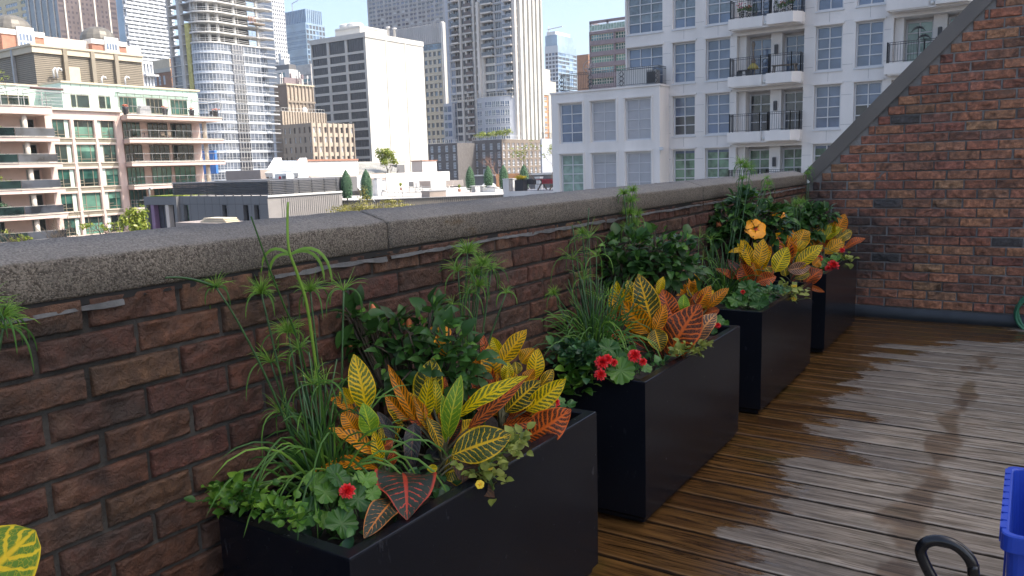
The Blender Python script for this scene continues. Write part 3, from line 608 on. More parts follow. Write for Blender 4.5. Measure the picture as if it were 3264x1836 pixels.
# ---------------------------------------------------------------- brown louvred plant house and domed building
def bspec(name, label, corner, left, right, dist, z0, wall, roof=None, depthx=20, depthy=20, cat='building', zt=None):
    P = ondist(corner, dist); x1, y0, z1 = P.x, P.y, P.z
    x0 = ony(left, y0).x if left else x1-depthx
    y1 = onx(right, x1).y if right else y0+depthy
    return Building(name, label, x0, x1, y0, y1, z0, zt or z1, wall, roof, cat)
def even(n, W, pier, m0=0.0, m1=0.0):
    p = (W-m0-m1+pier)/n; return [(m0+p*i, m0+p*(i+1)-pier) for i in range(n)]
lv = bspec('louvred_plant_building', 'brown louvred rooftop plant building with cream cornice', c1(285, 410), (-160, 190), c1(1205, 495), 150, 4.0, M['louver_dark'], M['roofgrav'])
lv.face('S', [], []); lv.face('E', [], []); lv.finish()
x0, x1, y0, y1, z0, z1 = lv.b
b = MB(); zc = lv.z('E', c1(295, 450))
b.box(x0, x1+.5, y0-.5, y1, zc, z1+.25, M['cream']); b.box(x0, x1+.7, y0-.7, y1, z1+.251, z1+.6, M['cream']); part('cornice', b, lv.root)
b = MB(); n = 58
for k in range(n): zz = z0+(zc-z0)*k/n; b.box(x0, x1+.12, y0-.12, y1, zz, zz+(zc-z0)/n*.72, M['brown_louver'])
part('louver', b, lv.root)
for p in (535, 770, 970): yy = onx(c1(p, 500), x1).y; b = MB(); b.box(x1+.17, x1+.75, yy-.2, yy+.45, z0, z1+.3, plain('brown_duct', (.27, .23, .17), .5, .3) if p == 535 else M['brown_louver']); part('vertical_duct', b, lv.root)
xx = ony(c1(128, 470), y0).x; b = MB(); b.box(xx-.25, xx+.25, y0-.6, y0-.165, z0, z1+.3, M['steel']); part('vertical_duct', b, lv.root)
P = onx(c1(632, 655), x1); b = MB(); b.box(x1+.165, x1+.25, P.y-1.0, P.y+1.0, z0, P.z+1.5, M['cream']); part('door', b, lv.root)
for p in (455, 485, 870, 1070):
    P = onx(c1(p, 600 if p < 500 else 690), x1+1.2); b = MB(); a = Vector((x1+1.2, P.y, P.z-(1.2 if p < 500 else .8))); b.tube([a, a+Vector((0, 0, 1.2)), a+Vector((0, .3, 1.5)), a+Vector((0, .7, 1.4)), a+Vector((0, .75, 1.1))], .16, 8, M['ac']); part('vent_pipe', b, lv.root)
dm = bspec('domed_building', 'cream stucco building with terracotta corner panels behind the louvred plant house', c1(-200, 245), (-330, 100), c1(1200, 380), 168, 2.0, M['cream2'], M['roofgrav'])
dm.face('S', [], []); dm.face('E', [], []); dm.finish(); x0, x1, y0, y1, z0, z1 = dm.b
for pl, pr, ztop, lbl in ((-15, 345, 270, 1), (750, 1048, 350, 2)):
    ya, yb = onx(c1(pl, 330), x1).y, onx(c1(pr, 330 if lbl == 1 else 400), x1).y
    zt_ = onx(c1((pl+pr)/2, ztop-2 if lbl == 1 else 352), x1).z; L = yb-ya
    b = MB(); b.box(x1+.01, x1+1.2, ya, yb, z0, zt_-.9, M['terracotta']); b.box(x1-4, x1+1.4, ya-.15, yb+.15, zt_-.899, zt_, M['white']); part('corner_pavilion', b, dm.root)
    b = MB(); b.box(x1+1.0, x1+1.7, ya+L*.34, ya+L*.74, z0, zt_+.55, M['white']); part('bay_surround', b, dm.root)
    b = MB(); a0, a1 = ya+L*.38, ya+L*.70
    for i in range(4):
        for j in range(3): q0 = a0+(a1-a0)*i/4; q1 = a0+(a1-a0)*(i+.72)/4; c0 = zt_-4.6+1.4*j; b.box(x1+1.701, x1+1.72, q0, q1, c0, c0+1.15, M['gA'])
    part('window', b, dm.root)
    b = MB(); yc = ya+L*.5-.4; rad = L*.46; b.lathe([(rad, 0), (rad*1.01, .1*rad), (rad*.97, .3*rad), (rad*.85, .52*rad), (rad*.66, .7*rad), (rad*.4, .83*rad), (rad*.1, .88*rad), (.01, .885*rad)], 16, (x1-rad*.55, yc, zt_+.05), M['dome'], smooth=False); part('dome', b, dm.root)
# ---------------------------------------------------------------- tower under construction
TD = 262; Pc = ondist(c1(1800, 600), TD); ty0 = Pc.y-1.5; tx1 = Pc.x+.5
txL = ony(c1(1440, 600), ty0).x; txG = ony(c1(1695, 600), ty0).x; tyR = onx(c1(2325, 600), tx1).y
tower = empty('round_tower', (tx1-8, ty0+10, GZ), 'curved glass condominium tower under construction with bare concrete floors on top', 'building')
def outline(off=0.0, wav=0.0, n=10):
    r = 6.5+off; pts = []
    xs = txG
    for k in range(6): t = k/5; pts.append((xs+(tx1-6.5-xs)*t, ty0-off+(1.1*(1-t)**2)*1.0))
    for k in range(1, n): a = -math.pi/2+math.pi/2*k/n; pts.append((tx1-6.5+r*math.cos(a), ty0+6.5+r*math.sin(a)))
    for k in range(6): pts.append((tx1+off, ty0+6.5+(tyR-3-ty0-6.5)*k/5))
    for k in range(1, 7): a = math.pi/2*k/6; pts.append((tx1-3+(3+off)*math.cos(a), tyR-3+(3+off)*math.sin(a)))
    return pts
FH = 2.98; zref = ondist(c1(2000, 380), math.hypot(tx1-CAM.x, (ty0+tyR)/2-CAM.y)).z # first bare slab
nb = int((zref-GZ)/FH); base = zref-nb*FH
backs = [(txG, tyR+2)]
gl = outline(0); sl = outline(.35); slg = outline(.16); 
for n in range(nb+7):
    z = base+n*FH; bare = n >= nb
    b = MB(); pts = (sl if bare else slg)+[(txG-.3, tyR+.3)]; b.prism(pts, z-.30, z, M['conc_lt'] if bare else M['stripe']); part('floor_slab', b, tower)
    # balconies at the right end
    b = MB(); cy = tyR-1.2
    bp = [(tx1-2, cy-3.2)]+[(tx1-.3+2.0*math.cos(a)*1.0, cy+3.0*math.sin(a)) for a in [R(q) for q in range(-90, 91, 20)]]+[(tx1-2, cy+3.2)]
    b.prism(bp, z-.27, z-.02, M['conc_lt'] if bare else M['stripe']); part('balcony_slab', b, tower)
    b = MB(); rp = [Vector((p[0]-.1, p[1], z)) for p in bp[1:-1]]
    for q in range(len(rp)-1): railing(b, rp[q], rp[q+1], 1.05, M['ac'], 1, r=.04)
    part('balcony_railing', b, tower)
    if not bare and n < nb:
        zz = z; b = MB(); h = FH-.30
        for q in range(len(gl)-1):
            a, c = gl[q], gl[q+1]
            b.quad((*a, zz), (*c, zz), (*c, zz+.55), (*a, zz+.55), M['bluewhite']); b.quad((*a, zz+.55), (*c, zz+.55), (*c, zz+h), (*a, zz+h), M['tglass'])
        o = part('window_band', b, tower); b = MB(); tot = 0
        for q in range(len(gl)-1):
            a, c = Vector((*gl[q], 0)), Vector((*gl[q+1], 0)); L = (c-a).length; k = max(1, round(L/1.25))
            for i in range(k): p = a.lerp(c, i/k); nrm = (c-a).normalized(); b.bar(p+Vector((0, 0, zz)), p+Vector((0, 0, zz+h)), .07, .12, M['stripe'], up=(nrm.x, nrm.y, 0))
            for hh in (.5, 1.15, h-.06): b.bar(a+Vector((0, 0, zz+hh)), c+Vector((0, 0, zz+hh)), .1, .07, M['stripe'])
        b.build('mullion', None, o)
        # inset balcony column
        ya, yb = ty0+6.5+(tyR-ty0-9.5)*.18, ty0+6.5+(tyR-ty0-9.5)*.47
        b = MB(); b.box(tx1-.2, tx1+.22, ya, yb, zz+.01, zz+h-.01, M['dkglass']); railing(b, (tx1+.34, ya, zz), (tx1+.34, yb, zz), 1.05, M['ac'], 4, r=.045)
        for q in range(4): yy = ya+(yb-ya)*(q+.5)/4; b.box(tx1+.221, tx1+.26, yy-.05, yy+.05, zz+.01, zz+h, M['ac'])
        part('inset_balcony', b, tower)
    if bare:
        b = MB(); rp = [Vector((*p, z)) for p in outline(.25)]
        for q in range(len(rp)-1): railing(b, rp[q], rp[q+1], 1.1, M['ac'], 1, r=.045, rails=(.08, .55, 1.0))
        part('guard_rail', b, tower)
        b = MB(); q = random.Random(n)
        b.prism([(tx1-12, ty0+9), (tx1-6.5, ty0+6.0), (tx1-5, tyR-4), (tx1-12, tyR)], z, z+FH-.33, M['dark_in']); part('interior_partition', b, tower)
        col = [gl[2], gl[5], gl[11], gl[14], gl[17], gl[20]]
        for cxy in col:
            b = MB(); v = Vector((*cxy, 0)); cc = Vector((tx1-9, ty0+9, 0)); v = v+(cc-v).normalized()*1.3; b.box(v.x-.35, v.x+.35, v.y-.35, v.y+.35, z, z+FH-.32, M['conc']); part('concrete_column', b, tower)
        b = MB()
        for i in range(14):
            t = i/13*(len(gl)-2); a = Vector((*gl[int(t)], 0)).lerp(Vector((*gl[int(t)+1], 0)), t % 1); a = a+(Vector((tx1-9, ty0+9, 0))-a).normalized()*q.uniform(.4, 2.5); b.bar(a+Vector((0, 0, z)), a+Vector((0, 0, z+FH-.3)), .09, .09, M['ac'])
        part('shoring_post', b, tower)
    # left open concrete bay, scaffold face and insulated strip
    b = MB(); b.box(txL, txG+.2, ty0+.6, ty0+14, z-.25, z-.02, M['conc']); part('bay_slab', b, tower)
    if n > 4:
        b = MB(); railing(b, (txL+.2, ty0+.8, z), (txG, ty0+.8, z), 1.0, M['ac'], 5, r=.03); part('bay_railing', b, tower)
ztop = base+(nb+7)*FH
for px, wd, m in ((1462, .55, 'conc'), (1555, 1.5, 'conc'),):
    X = ony(c1(px, 400), ty0+.6).x; b = MB(); b.box(X-wd/2, X+wd/2, ty0+.3, ty0+1.6, GZ, ztop, M[m]); part('concrete_pier', b, tower)
X0, X1 = ony(c1(1605, 500), ty0+.7).x, ony(c1(1640, 500), ty0+.7).x; b = MB(); b.box(X0, X1, ty0+.5, ty0+1.5, GZ, base+(nb+2)*FH, M['yellow']); part('insulation_strip', b, tower)
b = MB(); b.box(txL+2.5, txG+.1, ty0+7, ty0+7.4, GZ, base+(nb-1)*FH, M['dark_in']); part('scaffold_mesh', b, tower)
for p1, p2 in ((1460, 1580),):
    b = MB(); Xa, Xb = ony(c1(1490, 600), ty0+.9).x, ony(c1(1555, 600), ty0+.9).x; b.quad((Xa, ty0+.95, GZ), (Xb, ty0+.95, GZ), (Xb, ty0+.95, base+(nb-1)*FH), (Xa, ty0+.95, base+(nb-1)*FH), M['dkglass']); part('window_band', b, tower)
P = onx(c1(2190, 205), tx1+1.6); b = MB(); b.box(P.x-1, P.x+1.6, P.y-2.2, P.y+2.2, P.z-.4, P.z, M['wood']); railing(b, (P.x+1.5, P.y-2.2, P.z), (P.x+1.5, P.y+2.2, P.z), 1.2, M['ac'], 4, r=.05)
for k in range(5): b.bar((P.x-.8, P.y-2+k*.6, P.z), (P.x-.8, P.y-2+k*.6, P.z+2.4), .15, .15, M['terracotta'])
part('loading_platform', b, tower)
P = ony(c1(1790, 1380), ty0-30); b = MB(); b.box(P.x-2.6, P.x+2.4, P.y, P.y+.6, P.z-3, P.z+2.6, M['blue_tarp']); tag(b.build('blue_hoarding'), 'bright blue sheeted hoarding behind the end of the pink balconies', 'hoarding')
# ---------------------------------------------------------------- white office block
ofc = bspec('office_block', 'tall white precast office block with one blank sunlit side and banded dark windows', c2(840, 280), c2(370, 350), c2(1335, 345), 320, GZ, M['officewhite'], M['roofgrav'])
cols = [(ofc.u('S', c2(a, 500)), ofc.u('S', c2(b, 500))) for a, b in ((389, 517), (537, 672), (692, 834))]
P0 = [(ofc.z('S', c2(690, 322)), ofc.z('S', c2(690, 450)))]
tt = ofc.z('S', c2(693, 470)); hh = (tt-ofc.z('S', c2(697, 522)))*1.16; pit = (tt-ofc.z('S', c2(727, 878)))/5.0
rows = sorted([(min(*P0[0]), max(*P0[0]))]+[(tt-k*pit-hh, tt-k*pit) for k in range(18)])
def ofw(i, j, w, h):
    top = h > 8
    def fn(mb, w, h):
        mb.quad((-w/2, 0, 0), (w/2, 0, 0), (w/2, 0, h), (-w/2, 0, h), M['navy_louver'] if top else M['bronze_glass'])
        f = MB()
        if top:
            for k in range(5): x = -w/2+w*(k+.5)/5; f.box(x-.05, x+.05, -.06, -.01, 0, h, M['dkglass'])
        else:
            for k in range(7): x = -w/2+.5+(w-1)*k/6; f.box(x-.09, x+.09, -.12, -.004, 0, h, M['dark_in'])
        return f
    return ((top,), fn)
ofc.face('S', cols, rows, .45, ofw, mat=M['officegrey'])
ofc.face('E', [], []); W_ = ofc.b[3]-ofc.b[2]; w = ofc.w; w.M = ofc.rel(); x0, x1, y0, y1, z0, z1 = ofc.b
for k in range(20): zz = z1-2.2-k*pit-10.2*(k > 0); w.box(x1+.002, x1+.05, y0+.8, y1-.4, zz-.09, zz, M['officegrey']) if zz > z0 else None
for k in (1, 2): yy = y0+W_*k/3; w.box(x1+.002, x1+.22, yy-.4, yy+.4, z0, z1-.1, M['officewhite'])
for k in (0, 1):
    for q in range(1, 4): yy = y0+W_*(k*1.0+q/4)/3; w.box(x1+.002, x1+.03, yy-.05, yy+.05, z1-12, z1-2.4, M['officegrey'])
w.box(x1+.001, x1+.3, y0, y1, z1-1.6, z1+.3, M['officewhite']); w.box(x0, x1+.3, y0-.3, y0-.001, z1-1.6, z1+.3, M['officegrey']); w.M = Matrix.Identity(4)
ofc.finish()
b = MB(); P = ondist(c2(795, 215), 332); xa = ony(c2(585, 265), P.y).x; yb = onx(c2(1030, 250), P.x).y; b.box(xa, P.x, P.y, yb, z1-1, P.z, M['officewhite']); b.box(xa-.1, P.x+.2, P.y-.2, yb+.1, P.z-.9, P.z-.6, M['officegrey']); part('penthouse', b, ofc.root)
for px in (690, 755): Q = ony(c2(px, 200), P.y+8); b = MB(); b.lathe([(3.0, 0), (3.4, 2.0), (3.0, 2.4), (2.2, 2.4)], 18, (Q.x, P.y+8, P.z+.3), M['white']); part('cooling_tower', b, ofc.root)
for px in (1040, 1095): Q = onx(c2(px, 285), x1-2); b = MB(); b.lathe([(.5, 0), (.5, 4.2), (.8, 4.3), (.8, 4.8)], 10, (x1-2, Q.y, z1-.5), M['white']); part('vent_stack', b, ofc.root)
# ---------------------------------------------------------------- brown concrete blocks
br = bspec('brown_concrete_block', 'low brown concrete block with vertical ribs and small windows in front of the office block', c2(375, 1050), c2(130, 1070), c2(735, 1062), 262, GZ, M['brownconc'], M['roofgrav'])
zr = [br.z('S', c2(355, y)) for y in (1085, 1135, 1170, 1220)]; pit = zr[0]-zr[2]; hh = zr[0]-zr[1]; rows = sorted([(zr[0]-k*pit-hh, zr[0]-k*pit) for k in range(8)])
WS = br.b[1]-br.b[0]; WE = br.b[3]-br.b[2]
bw = wpick([M['dkglass'], M['brglass'], M['hwin2'], M['bronze_glass']], 5, 1, 1, None, weights=[4, 3, 3, 3])
br.face('S', even(6, WS, WS/6*.68, WS*.06, WS*.02), rows, .3, bw); n = 8
br.face('E', even(n, WE, WE/n*.6, WE*.05, 0), rows, .3, bw, mat=M['brown_rib'])
w = br.w; w.M = br.rel(); x0, x1, y0, y1, z0, z1 = br.b
for k in range(n+1): yy = y0+WE*k/n; w.box(x1+.002, x1+.35, yy-.1, yy+.32, z0, z1+.2, M['brownconc'])
br.finish()
b2 = bspec('ribbed_brown_block', 'taller ribbed brown concrete block stepping up behind the low brown block', c2(125, 950), c2(60, 950), c2(500, 968), 285, GZ, M['brown_rib'], M['roofgrav'])
b2.face('S', [], []); b2.face('E', [], []); w = b2.w; w.M = b2.rel(); x0, x1, y0, y1, z0, z1 = b2.b; n = 17
for k in range(n+1): yy = y0+(y1-y0)*k/n; w.box(x1+.002, x1+.35, yy-.12, yy+.2, z0, z1, M['brownconc'])
b2.finish()
b = MB(); railing(b, (x0, y0+.3, z1), (x1, y0+.3, z1), 1.2, M['ac'], 6, r=.05); railing(b, (x1-.3, y0+.3, z1), (x1-.3, y1, z1), 1.2, M['ac'], 14, r=.05); part('roof_railing', b, b2.root)
b = MB(); b.lathe([(.9, 0), (1.0, 1.2), (.6, 1.9), (.05, 2.0)], 12, (x1-3, y0+(y1-y0)*.66, z1), M['ac']); part('roof_vent', b, b2.root)
tn = bspec('tan_plant_tower', 'tan ribbed concrete plant tower rising behind the brown blocks', c2(163, 725), c2(60, 728), c2(400, 745), 302, GZ, M['brownconc'], M['roofgrav'])
tn.face('S', [], []); tn.face('E', [], [], mat=M['brown_rib']); w = tn.w; w.M = tn.rel(); x0, x1, y0, y1, z0, z1 = tn.b
for k in range(8): yy = y0+(y1-y0)*k/7.5; w.box(x1+.002, x1+.5, yy-.12, yy+.3, z0, z1, M['brownconc'])
zz = tn.z('E', c2(180, 865)); w.box(x1+.002, x1+.55, y0, y1, zz-.4, zz+.3, M['brownconc']); w.box(x0, x1+.6, y0-.3, y1, z1-.001, z1+.5, M['cream']); tn.finish()
for k in range(9): q = random.Random(k); b = MB(); X, Y = q.uniform(x0, x1-1), q.uniform(y0+1, y1-1); b.bar((X, Y, z1+.5), (X, Y, z1+q.uniform(3, 6)), .2, .2, M['ac']); b.box(X-.3, X+.3, Y-.2, Y+.2, z1+3, z1+q.uniform(4, 5.5), M['white'] if k % 3 else M['maroon']); part('antenna', b, tn.root)
b = MB(); b.box(x0+1, x1-4, y0+3, y1-1, z1+.5, z1+3.2, M['maroon']); part('plant_screen', b, tn.root)
g1 = bspec('grey_office_building', 'grey concrete office building with a blue window strip beside the white office block', c2(375, 545), c2(90, 600), None, 380, GZ, M['conc'], M['roofgrav']); g1.face('S', [(g1.u('S', c2(305, 690)), g1.u('S', c2(372, 690)))], [(g1.z('S', c2(330, 700)), g1.z('S', c2(330, 675)))], .3, wpick([M['teal_gl']], 3, 4, 1, M['conc'])); w = g1.w; w.M = g1.rel(); x0, x1, y0, y1, z0, z1 = g1.b
for k in range(3): zz = g1.z('S', c2(330, (640, 712, 740)[k])); w.box(x0, x1, y0-.1, y0-.002, zz-.3, zz, M['dkpanel'])
g1.finish()
g2 = bspec('pale_plant_building', 'pale concrete rooftop building with a white corner block right of the curved tower', c2(190, 590), c2(60, 600), c2(265, 600), 350, GZ, M['conc_lt'], M['roofgrav']); g2.face('S', [(g2.u('S', c2(100, 640)), g2.u('S', c2(155, 640)))], [(g2.z('S', c2(130, 668)), g2.z('S', c2(130, 622)))], .3, wpick([M['teal_gl']], 3, 2, 1, M['conc'])); g2.face('E', [], [], mat=M['white']); g2.finish()
x0, x1, y0, y1, z0, z1 = g2.b; b = MB(); b.box(x0, x1-1, y0+1, y1, z1, z1+2.2, M['dkpanel']); b.box(x0+3, x1-4, y0+1.5, y1-1, z1+2.2, z1+4.5, M['white']); part('roof_plant', b, g2.root)
# ---------------------------------------------------------------- far towers at left
dg = bspec('dark_glass_tower', 'dark brown glass tower with pale vertical fins', c1(503, 150), c1(228, 140), c1(1008, 180), 560, GZ, M['brglass'], zt=150)
dg.face('S', [], [], mat=M['dkglass']); x0, x1, y0, y1, z0, z1 = dg.b; WE = y1-y0
zz = [dg.z('E', c1(600, y)) for y in (45, 80)]; pit = (dg.z('E', c1(592, 22))-dg.z('E', c1(640, 285)))/6.0; rows = [(z1-4-k*pit-pit*.5, z1-4-k*pit) for k in range(22)]
fin = [dg.u('E', c1(p, 150)) for p in (563, 690, 818, 940)]
cols = [(.6, fin[0]-.8)]
for a, b_ in ((fin[0]+.8, fin[1]-.8), (fin[1]+.8, fin[2]-.8), (fin[2]+.8, fin[3]-.8)):
    L = (b_-a)/3
    for k in range(3): cols.append((a+L*k+L*.28, a+L*(k+1)-L*.28))
cols.append((fin[3]+1.2, WE-.6))
dg.face('E', cols, rows, .15, wpick([M['brglass2'], M['brglass']], 2, weights=[3, 1]))
dg.finish()
for f in fin: b = MB(); b.box(x1+.01, x1+.5, y0+f-.45, y0+f+.45, GZ, z1, M['mull']); part('vertical_fin', b, dg.root)
for k in range(5): b = MB(); X = x0+(x1-x0)*(k+.55)/5.1; b.box(X-.22, X+.22, y0-.5, y0-.01, GZ, z1, M['mull']); part('vertical_fin', b, dg.root)
bg = bspec('beige_office_tower', 'beige stone office tower with strip windows behind the domes', c1(300, 0), c1(-120, 0), None, 680, GZ, M['beige'], zt=150)
rz0 = bg.z('S', c1(90, 30)); pit = (bg.z('S', c1(90, 30))-bg.z('S', c1(100, 140)))/2.0; rows = sorted([(rz0-k*pit-pit*.58, rz0-k*pit) for k in range(-0, 20)])
cw = [(bg.u('S', c1(a, 100)), bg.u('S', c1(b_, 100))) for a, b_ in ((-110, 18), (50, 155), (183, 285))]
bg.face('S', cw, rows, .4, wpick([M['bglass'], M['pglassA'], M['bglass']], 4, 5, 1, M['mull'], .2, .3)); bg.face('E', [], []); bg.finish()
st = bspec('white_striped_tower', 'white apartment tower striped with long horizontal balcony bands', c1(1050, 60), c1(990, 0), c1(1470, 50), 420, GZ, M['grey_gl'], zt=130)
st.face('S', [], [], mat=M['blueglass_lt']); st.face('E', [], [], mat=M['grey_gl']); st.finish(); x0, x1, y0, y1, z0, z1 = st.b
pit = (st.z('E', c1(1200, 102))-st.z('E', c1(1200, 450)))/10.5
for k in range(int((z1-GZ)/pit)):
    zz = z1-k*pit; q = random.Random(k); b = MB(); ya = y0+q.choice((0, 0, 1.0)); b.box(x1+.01, x1+1.0, ya, y1, zz-pit*.55, zz, M['stripe']); part('balcony_band', b, st.root)
    b = MB(); yy = ya
    while yy < y1-2: L = q.uniform(2.2, 4.4); b.box(x1+.01, x1+.3, yy, yy+L*.3, zz-pit, zz-pit*.552, M['stripe']); yy += L
    part('balcony_divider', b, st.root)
gw = bspec('white_grid_tower', 'white tower with a dense grid of small square windows behind the curved tower', c1(2325, 60), c1(2200, 55), c1(2432, 60), 520, GZ, M['stripe'], zt=150)
L = gw.b[3]-gw.b[2]; pit = (gw.z('E', c1(2380, 60))-gw.z('E', c1(2415, 470)))/11.8; zt_ = gw.z('E', c1(2380, 48)); rows = sorted([(zt_-k*pit-pit*.55, zt_-k*pit) for k in range(-3, 26)]); gw.face('E', even(6, L, L/6*.45, .4, .3), rows, .4, wpick([M['dkglass']], 1)); gw.face('S', even(5, gw.b[1]-gw.b[0], 3, .5), rows, .4, wpick([M['dkglass']], 1)); gw.finish()
gv = bspec('white_grid_annex', 'lower white annex with square windows stepping down from the white grid tower', c1(2400, 455), c1(2380, 455), c1(2475, 465), 515, GZ, M['stripe'])
L = gv.b[3]-gv.b[2]; zt_ = gv.z('E', c1(2440, 480)); gv.face('E', even(4, L, L/4*.45, .4, .3), sorted([(zt_-k*pit-pit*.55, zt_-k*pit) for k in range(12)]), .4, wpick([M['dkglass']], 1)); gv.face('S', [], []); gv.finish()
bl = bspec('blue_glass_tower', 'blue glass office tower with a stepped top', c2(330, 190), c2(145, 200), c2(497, 205), 620, GZ, M['blueglass'])
x0, x1, y0, y1, z0, z1 = bl.b; pit = 3.6; rows = [(z1-1.5-k*pit-2.6, z1-1.5-k*pit) for k in range(30)]
bl.face('S', [(.4, x1-x0-.4)], rows, .1, wpick([M['blueglass'], M['blueglass_lt']], 3, 16, 2, M['blueglass_lt'], .25, .25, [3, 1]), mat=M['blueglass_lt']); bl.face('E', even(6, y1-y0, .9, .6, .6), rows, .2, wpick([M['dkglass'], M['blueglass']], 3, weights=[3, 1]), mat=M['blueglass_lt']); bl.finish()
b = MB(); P = ondist(c2(328, 75), 626); xa = ony(c2(148, 105), P.y).x; yb = onx(c2(462, 97), P.x).y; b.box(xa, P.x, P.y, yb, z1, P.z, M['blueglass_lt'])
for k in range(14): X = xa+(P.x-xa)*k/13; b.box(X-.2, X+.2, P.y-.3, P.y-.01, z1, P.z, M['blueglass'])
for k in range(9): Y = P.y+(yb-P.y)*k/8; b.box(P.x+.01, P.x+.3, Y-.2, Y+.2, z1, P.z, M['blueglass'])
part('glass_crown', b, bl.root)
b = MB(); b.bar((xa+5, P.y+4, P.z), (xa+5, P.y+4, P.z+7), .4, .4, M['steel']); b.bar((xa+5, P.y+4, P.z+6.5), (xa+12, P.y+4, P.z+8), .4, .4, M['steel']); part('roof_crane', b, bl.root)
# ---------------------------------------------------------------- hotel slab and square window office
ht = bspec('concrete_slab_tower', 'wide grey precast slab tower with paired windows high behind the office block', c2(1530, 100), c2(862, 90), None, 560, GZ, M['hotel'], zt=150)
x0, x1, y0, y1, z0, z1 = ht.b; WS = x1-x0
za = ht.z('S', cH(1150, 40)); zb_ = ht.z('S', cH(1150, 630)); pit = (za-zb_)/5.0
ncol = 9; cols = []
pw = (ht.u('S', cH(2035, 300))-ht.u('S', cH(1105, 300)))/4
u0 = ht.u('S', cH(220, 300))
for k in range(9): cols += [(u0+k*pw, u0+k*pw+pw*.38), (u0+k*pw+pw*.44, u0+k*pw+pw*.82)]
rows = sorted([(za-k*pit-pit*.56, za-k*pit) for k in range(-2, 14)])
ht.face('S', cols, rows, .35, wpick([M['hwin'], M['hwin2'], M['grey_gl'], M['dkglass']], 6, 1, 1, None, weights=[5, 1, 4, 2]))
w = ht.w; w.M = ht.rel()
for (a, b_) in rows:
    for k in range(18): X = x0+(cols[k][0]+cols[k][1])/2; w.box(X-.7, X+.7, y0-.1, y0-.002, a-.75, a-.4, M['dkpanel'])
ht.finish()
gs = bspec('square_window_office', 'beige precast office with rows of square windows under a ribbed metal top', c2(1515, 190), c2(1060, 258), None, 372, GZ, M['beigeconc'], M['roofgrav'])
gs.wallm = M['beigeconc']; x0, x1, y0, y1, z0, z1 = gs.b
zc = gs.z('S', c2(1450, 425)); zt_ = gs.z('S', c2(1470, 437)); zt2 = gs.z('S', c2(1500, 845)); pit = (zt_-zt2)/6.0; hh = zt_-gs.z('S', c2(1470, 476))
uu = gs.u('S', c2(1460, 455)); pp = (gs.u('S', c2(1488, 455))-gs.u('S', c2(1371, 460)))/3.0*1.0
wd = pp*.66
cols = sorted([(gs.u('S', c2(1487, 455))-k*pp-wd, gs.u('S', c2(1487, 455))-k*pp) for k in range(9) if gs.u('S', c2(1487, 455))-k*pp-wd > .3])
rows = sorted([(zt_-k*pit-hh, zt_-k*pit) for k in range(16)])
gs.face('S', cols, rows, .5, wpick([M['bglass'], M['dkglass'], M['hwin']], 8)); gs.face('E', [], [])
w = gs.w; w.M = gs.rel()
for a, b_ in rows:
    for c, d in cols: w.box(x0+c-.25, x0+d+.25, y0-.2, y0-.003, b_+.08, b_+.3, M['beigeconc']); w.box(x0+c-.25, x0+d+.25, y0-.25, y0-.003, a-.35, a-.1, M['beigeconc'])
zl = gs.z('S', c2(1430, 425)); zh = gs.z('S', c2(1430, 375))
w.box(x0, x1-1.8, y0-.05, y0-.004, zl, zh, M['bglass']); w.box(x0-.1, x1-1.6, y0-.6, y0-.002, zh+.05, z1, M['ribmetal']); n = 26
for k in range(n): X = x0+(x1-2-x0)*k/n; w.box(X, X+.12, y0-.8, y0-.602, zh+.1, z1, M['ribmetal'])
for k in range(2): X = x1-1.35+k*.8; w.box(X, X+.45, y0-.7, y0-.003, GZ, z1+.4, M['white'])
gs.finish()
# ---------------------------------------------------------------- condominium tower
CD = 270
cd = bspec('condominium_tower', 'slender pale condominium tower with white ribs and stacked balconies', cA(1188, 560), cA(100, 560), cA(1556, 560), CD, GZ, M['condo'], zt=92)
x0, x1, y0, y1, z0, z1 = cd.b; WS = x1-x0; WE = y1-y0
U = lambda p: cd.u('S', cA(p, 560)); V = lambda p: cd.u('E', cA(p, 560))
zf = cd.z('S', cA(760, 195)); pit = (zf-cd.z('S', cA(770, 730)))/4.0
fl = [zf+k*pit for k in range(-26, 9)]; fl = [f for f in fl if GZ+1 < f < z1-3]
rows = [(f+.12, f+pit-.42) for f in fl]
cols = [(U(150), U(222)), (U(228), U(318)), (U(345), U(402)), (U(428), U(522)), (U(556), U(604)), (U(688), U(838)), (U(853), U(966)), (U(1022), U(1132))]
ztr = cd.z('S', cA(760, 870))
def cdw(i, j, w, h):
    z = rows[j][0]; k = pick(i, j, 6, 13); baln = (i == 1 and z > ztr-2.5) or i == 3 or (i == 5 and z > ztr-.5) or i == 7
    def fn(mb, w, h):
        g = M['dkglass'] if i in (2, 4, 1, 5, 3) else (M['gA'] if k < 3 else M['gC'])
        mb.quad((-w/2, 0, 0), (w/2, 0, 0), (w/2, 0, h), (-w/2, 0, h), g)
        if i in (0, 6): return pane(MB(), w, h, None, M['stripe'], 4 if i == 6 else 3, 1, .14, .16, .06)
        f = MB(); fm = M['steel'] if i in (2, 4) or not baln else M['stripe']
        for q in range(1, 3): X = -w/2+w*q/3; f.box(X-.06, X+.06, -.05, -.003, 0, h, fm)
        if i in (2, 4) or not baln: f.box(-w/2, w/2, -.05, -.003, 0, .35, M['mull'])
        return f
    return ((i, k < 3, baln), fn)
cd.face('S', cols, rows, .5, cdw, mat=M['condo'])
ec = [(V(1195)+.05, V(1212)), (V(1252), V(1283)), (V(1322), V(1350)), (V(1388), V(1414)), (V(1446), V(1472)), (V(1508), V(1536))]
erows = [(f+.05, f+pit-.12) for f in fl]
cd.face('E', ec, erows, .5, wpick([M['dkglass'], M['gC'], M['grey_gl']], 9, 2, 2, M['mull'], .1, .12))
w = cd.w; w.M = cd.rel()
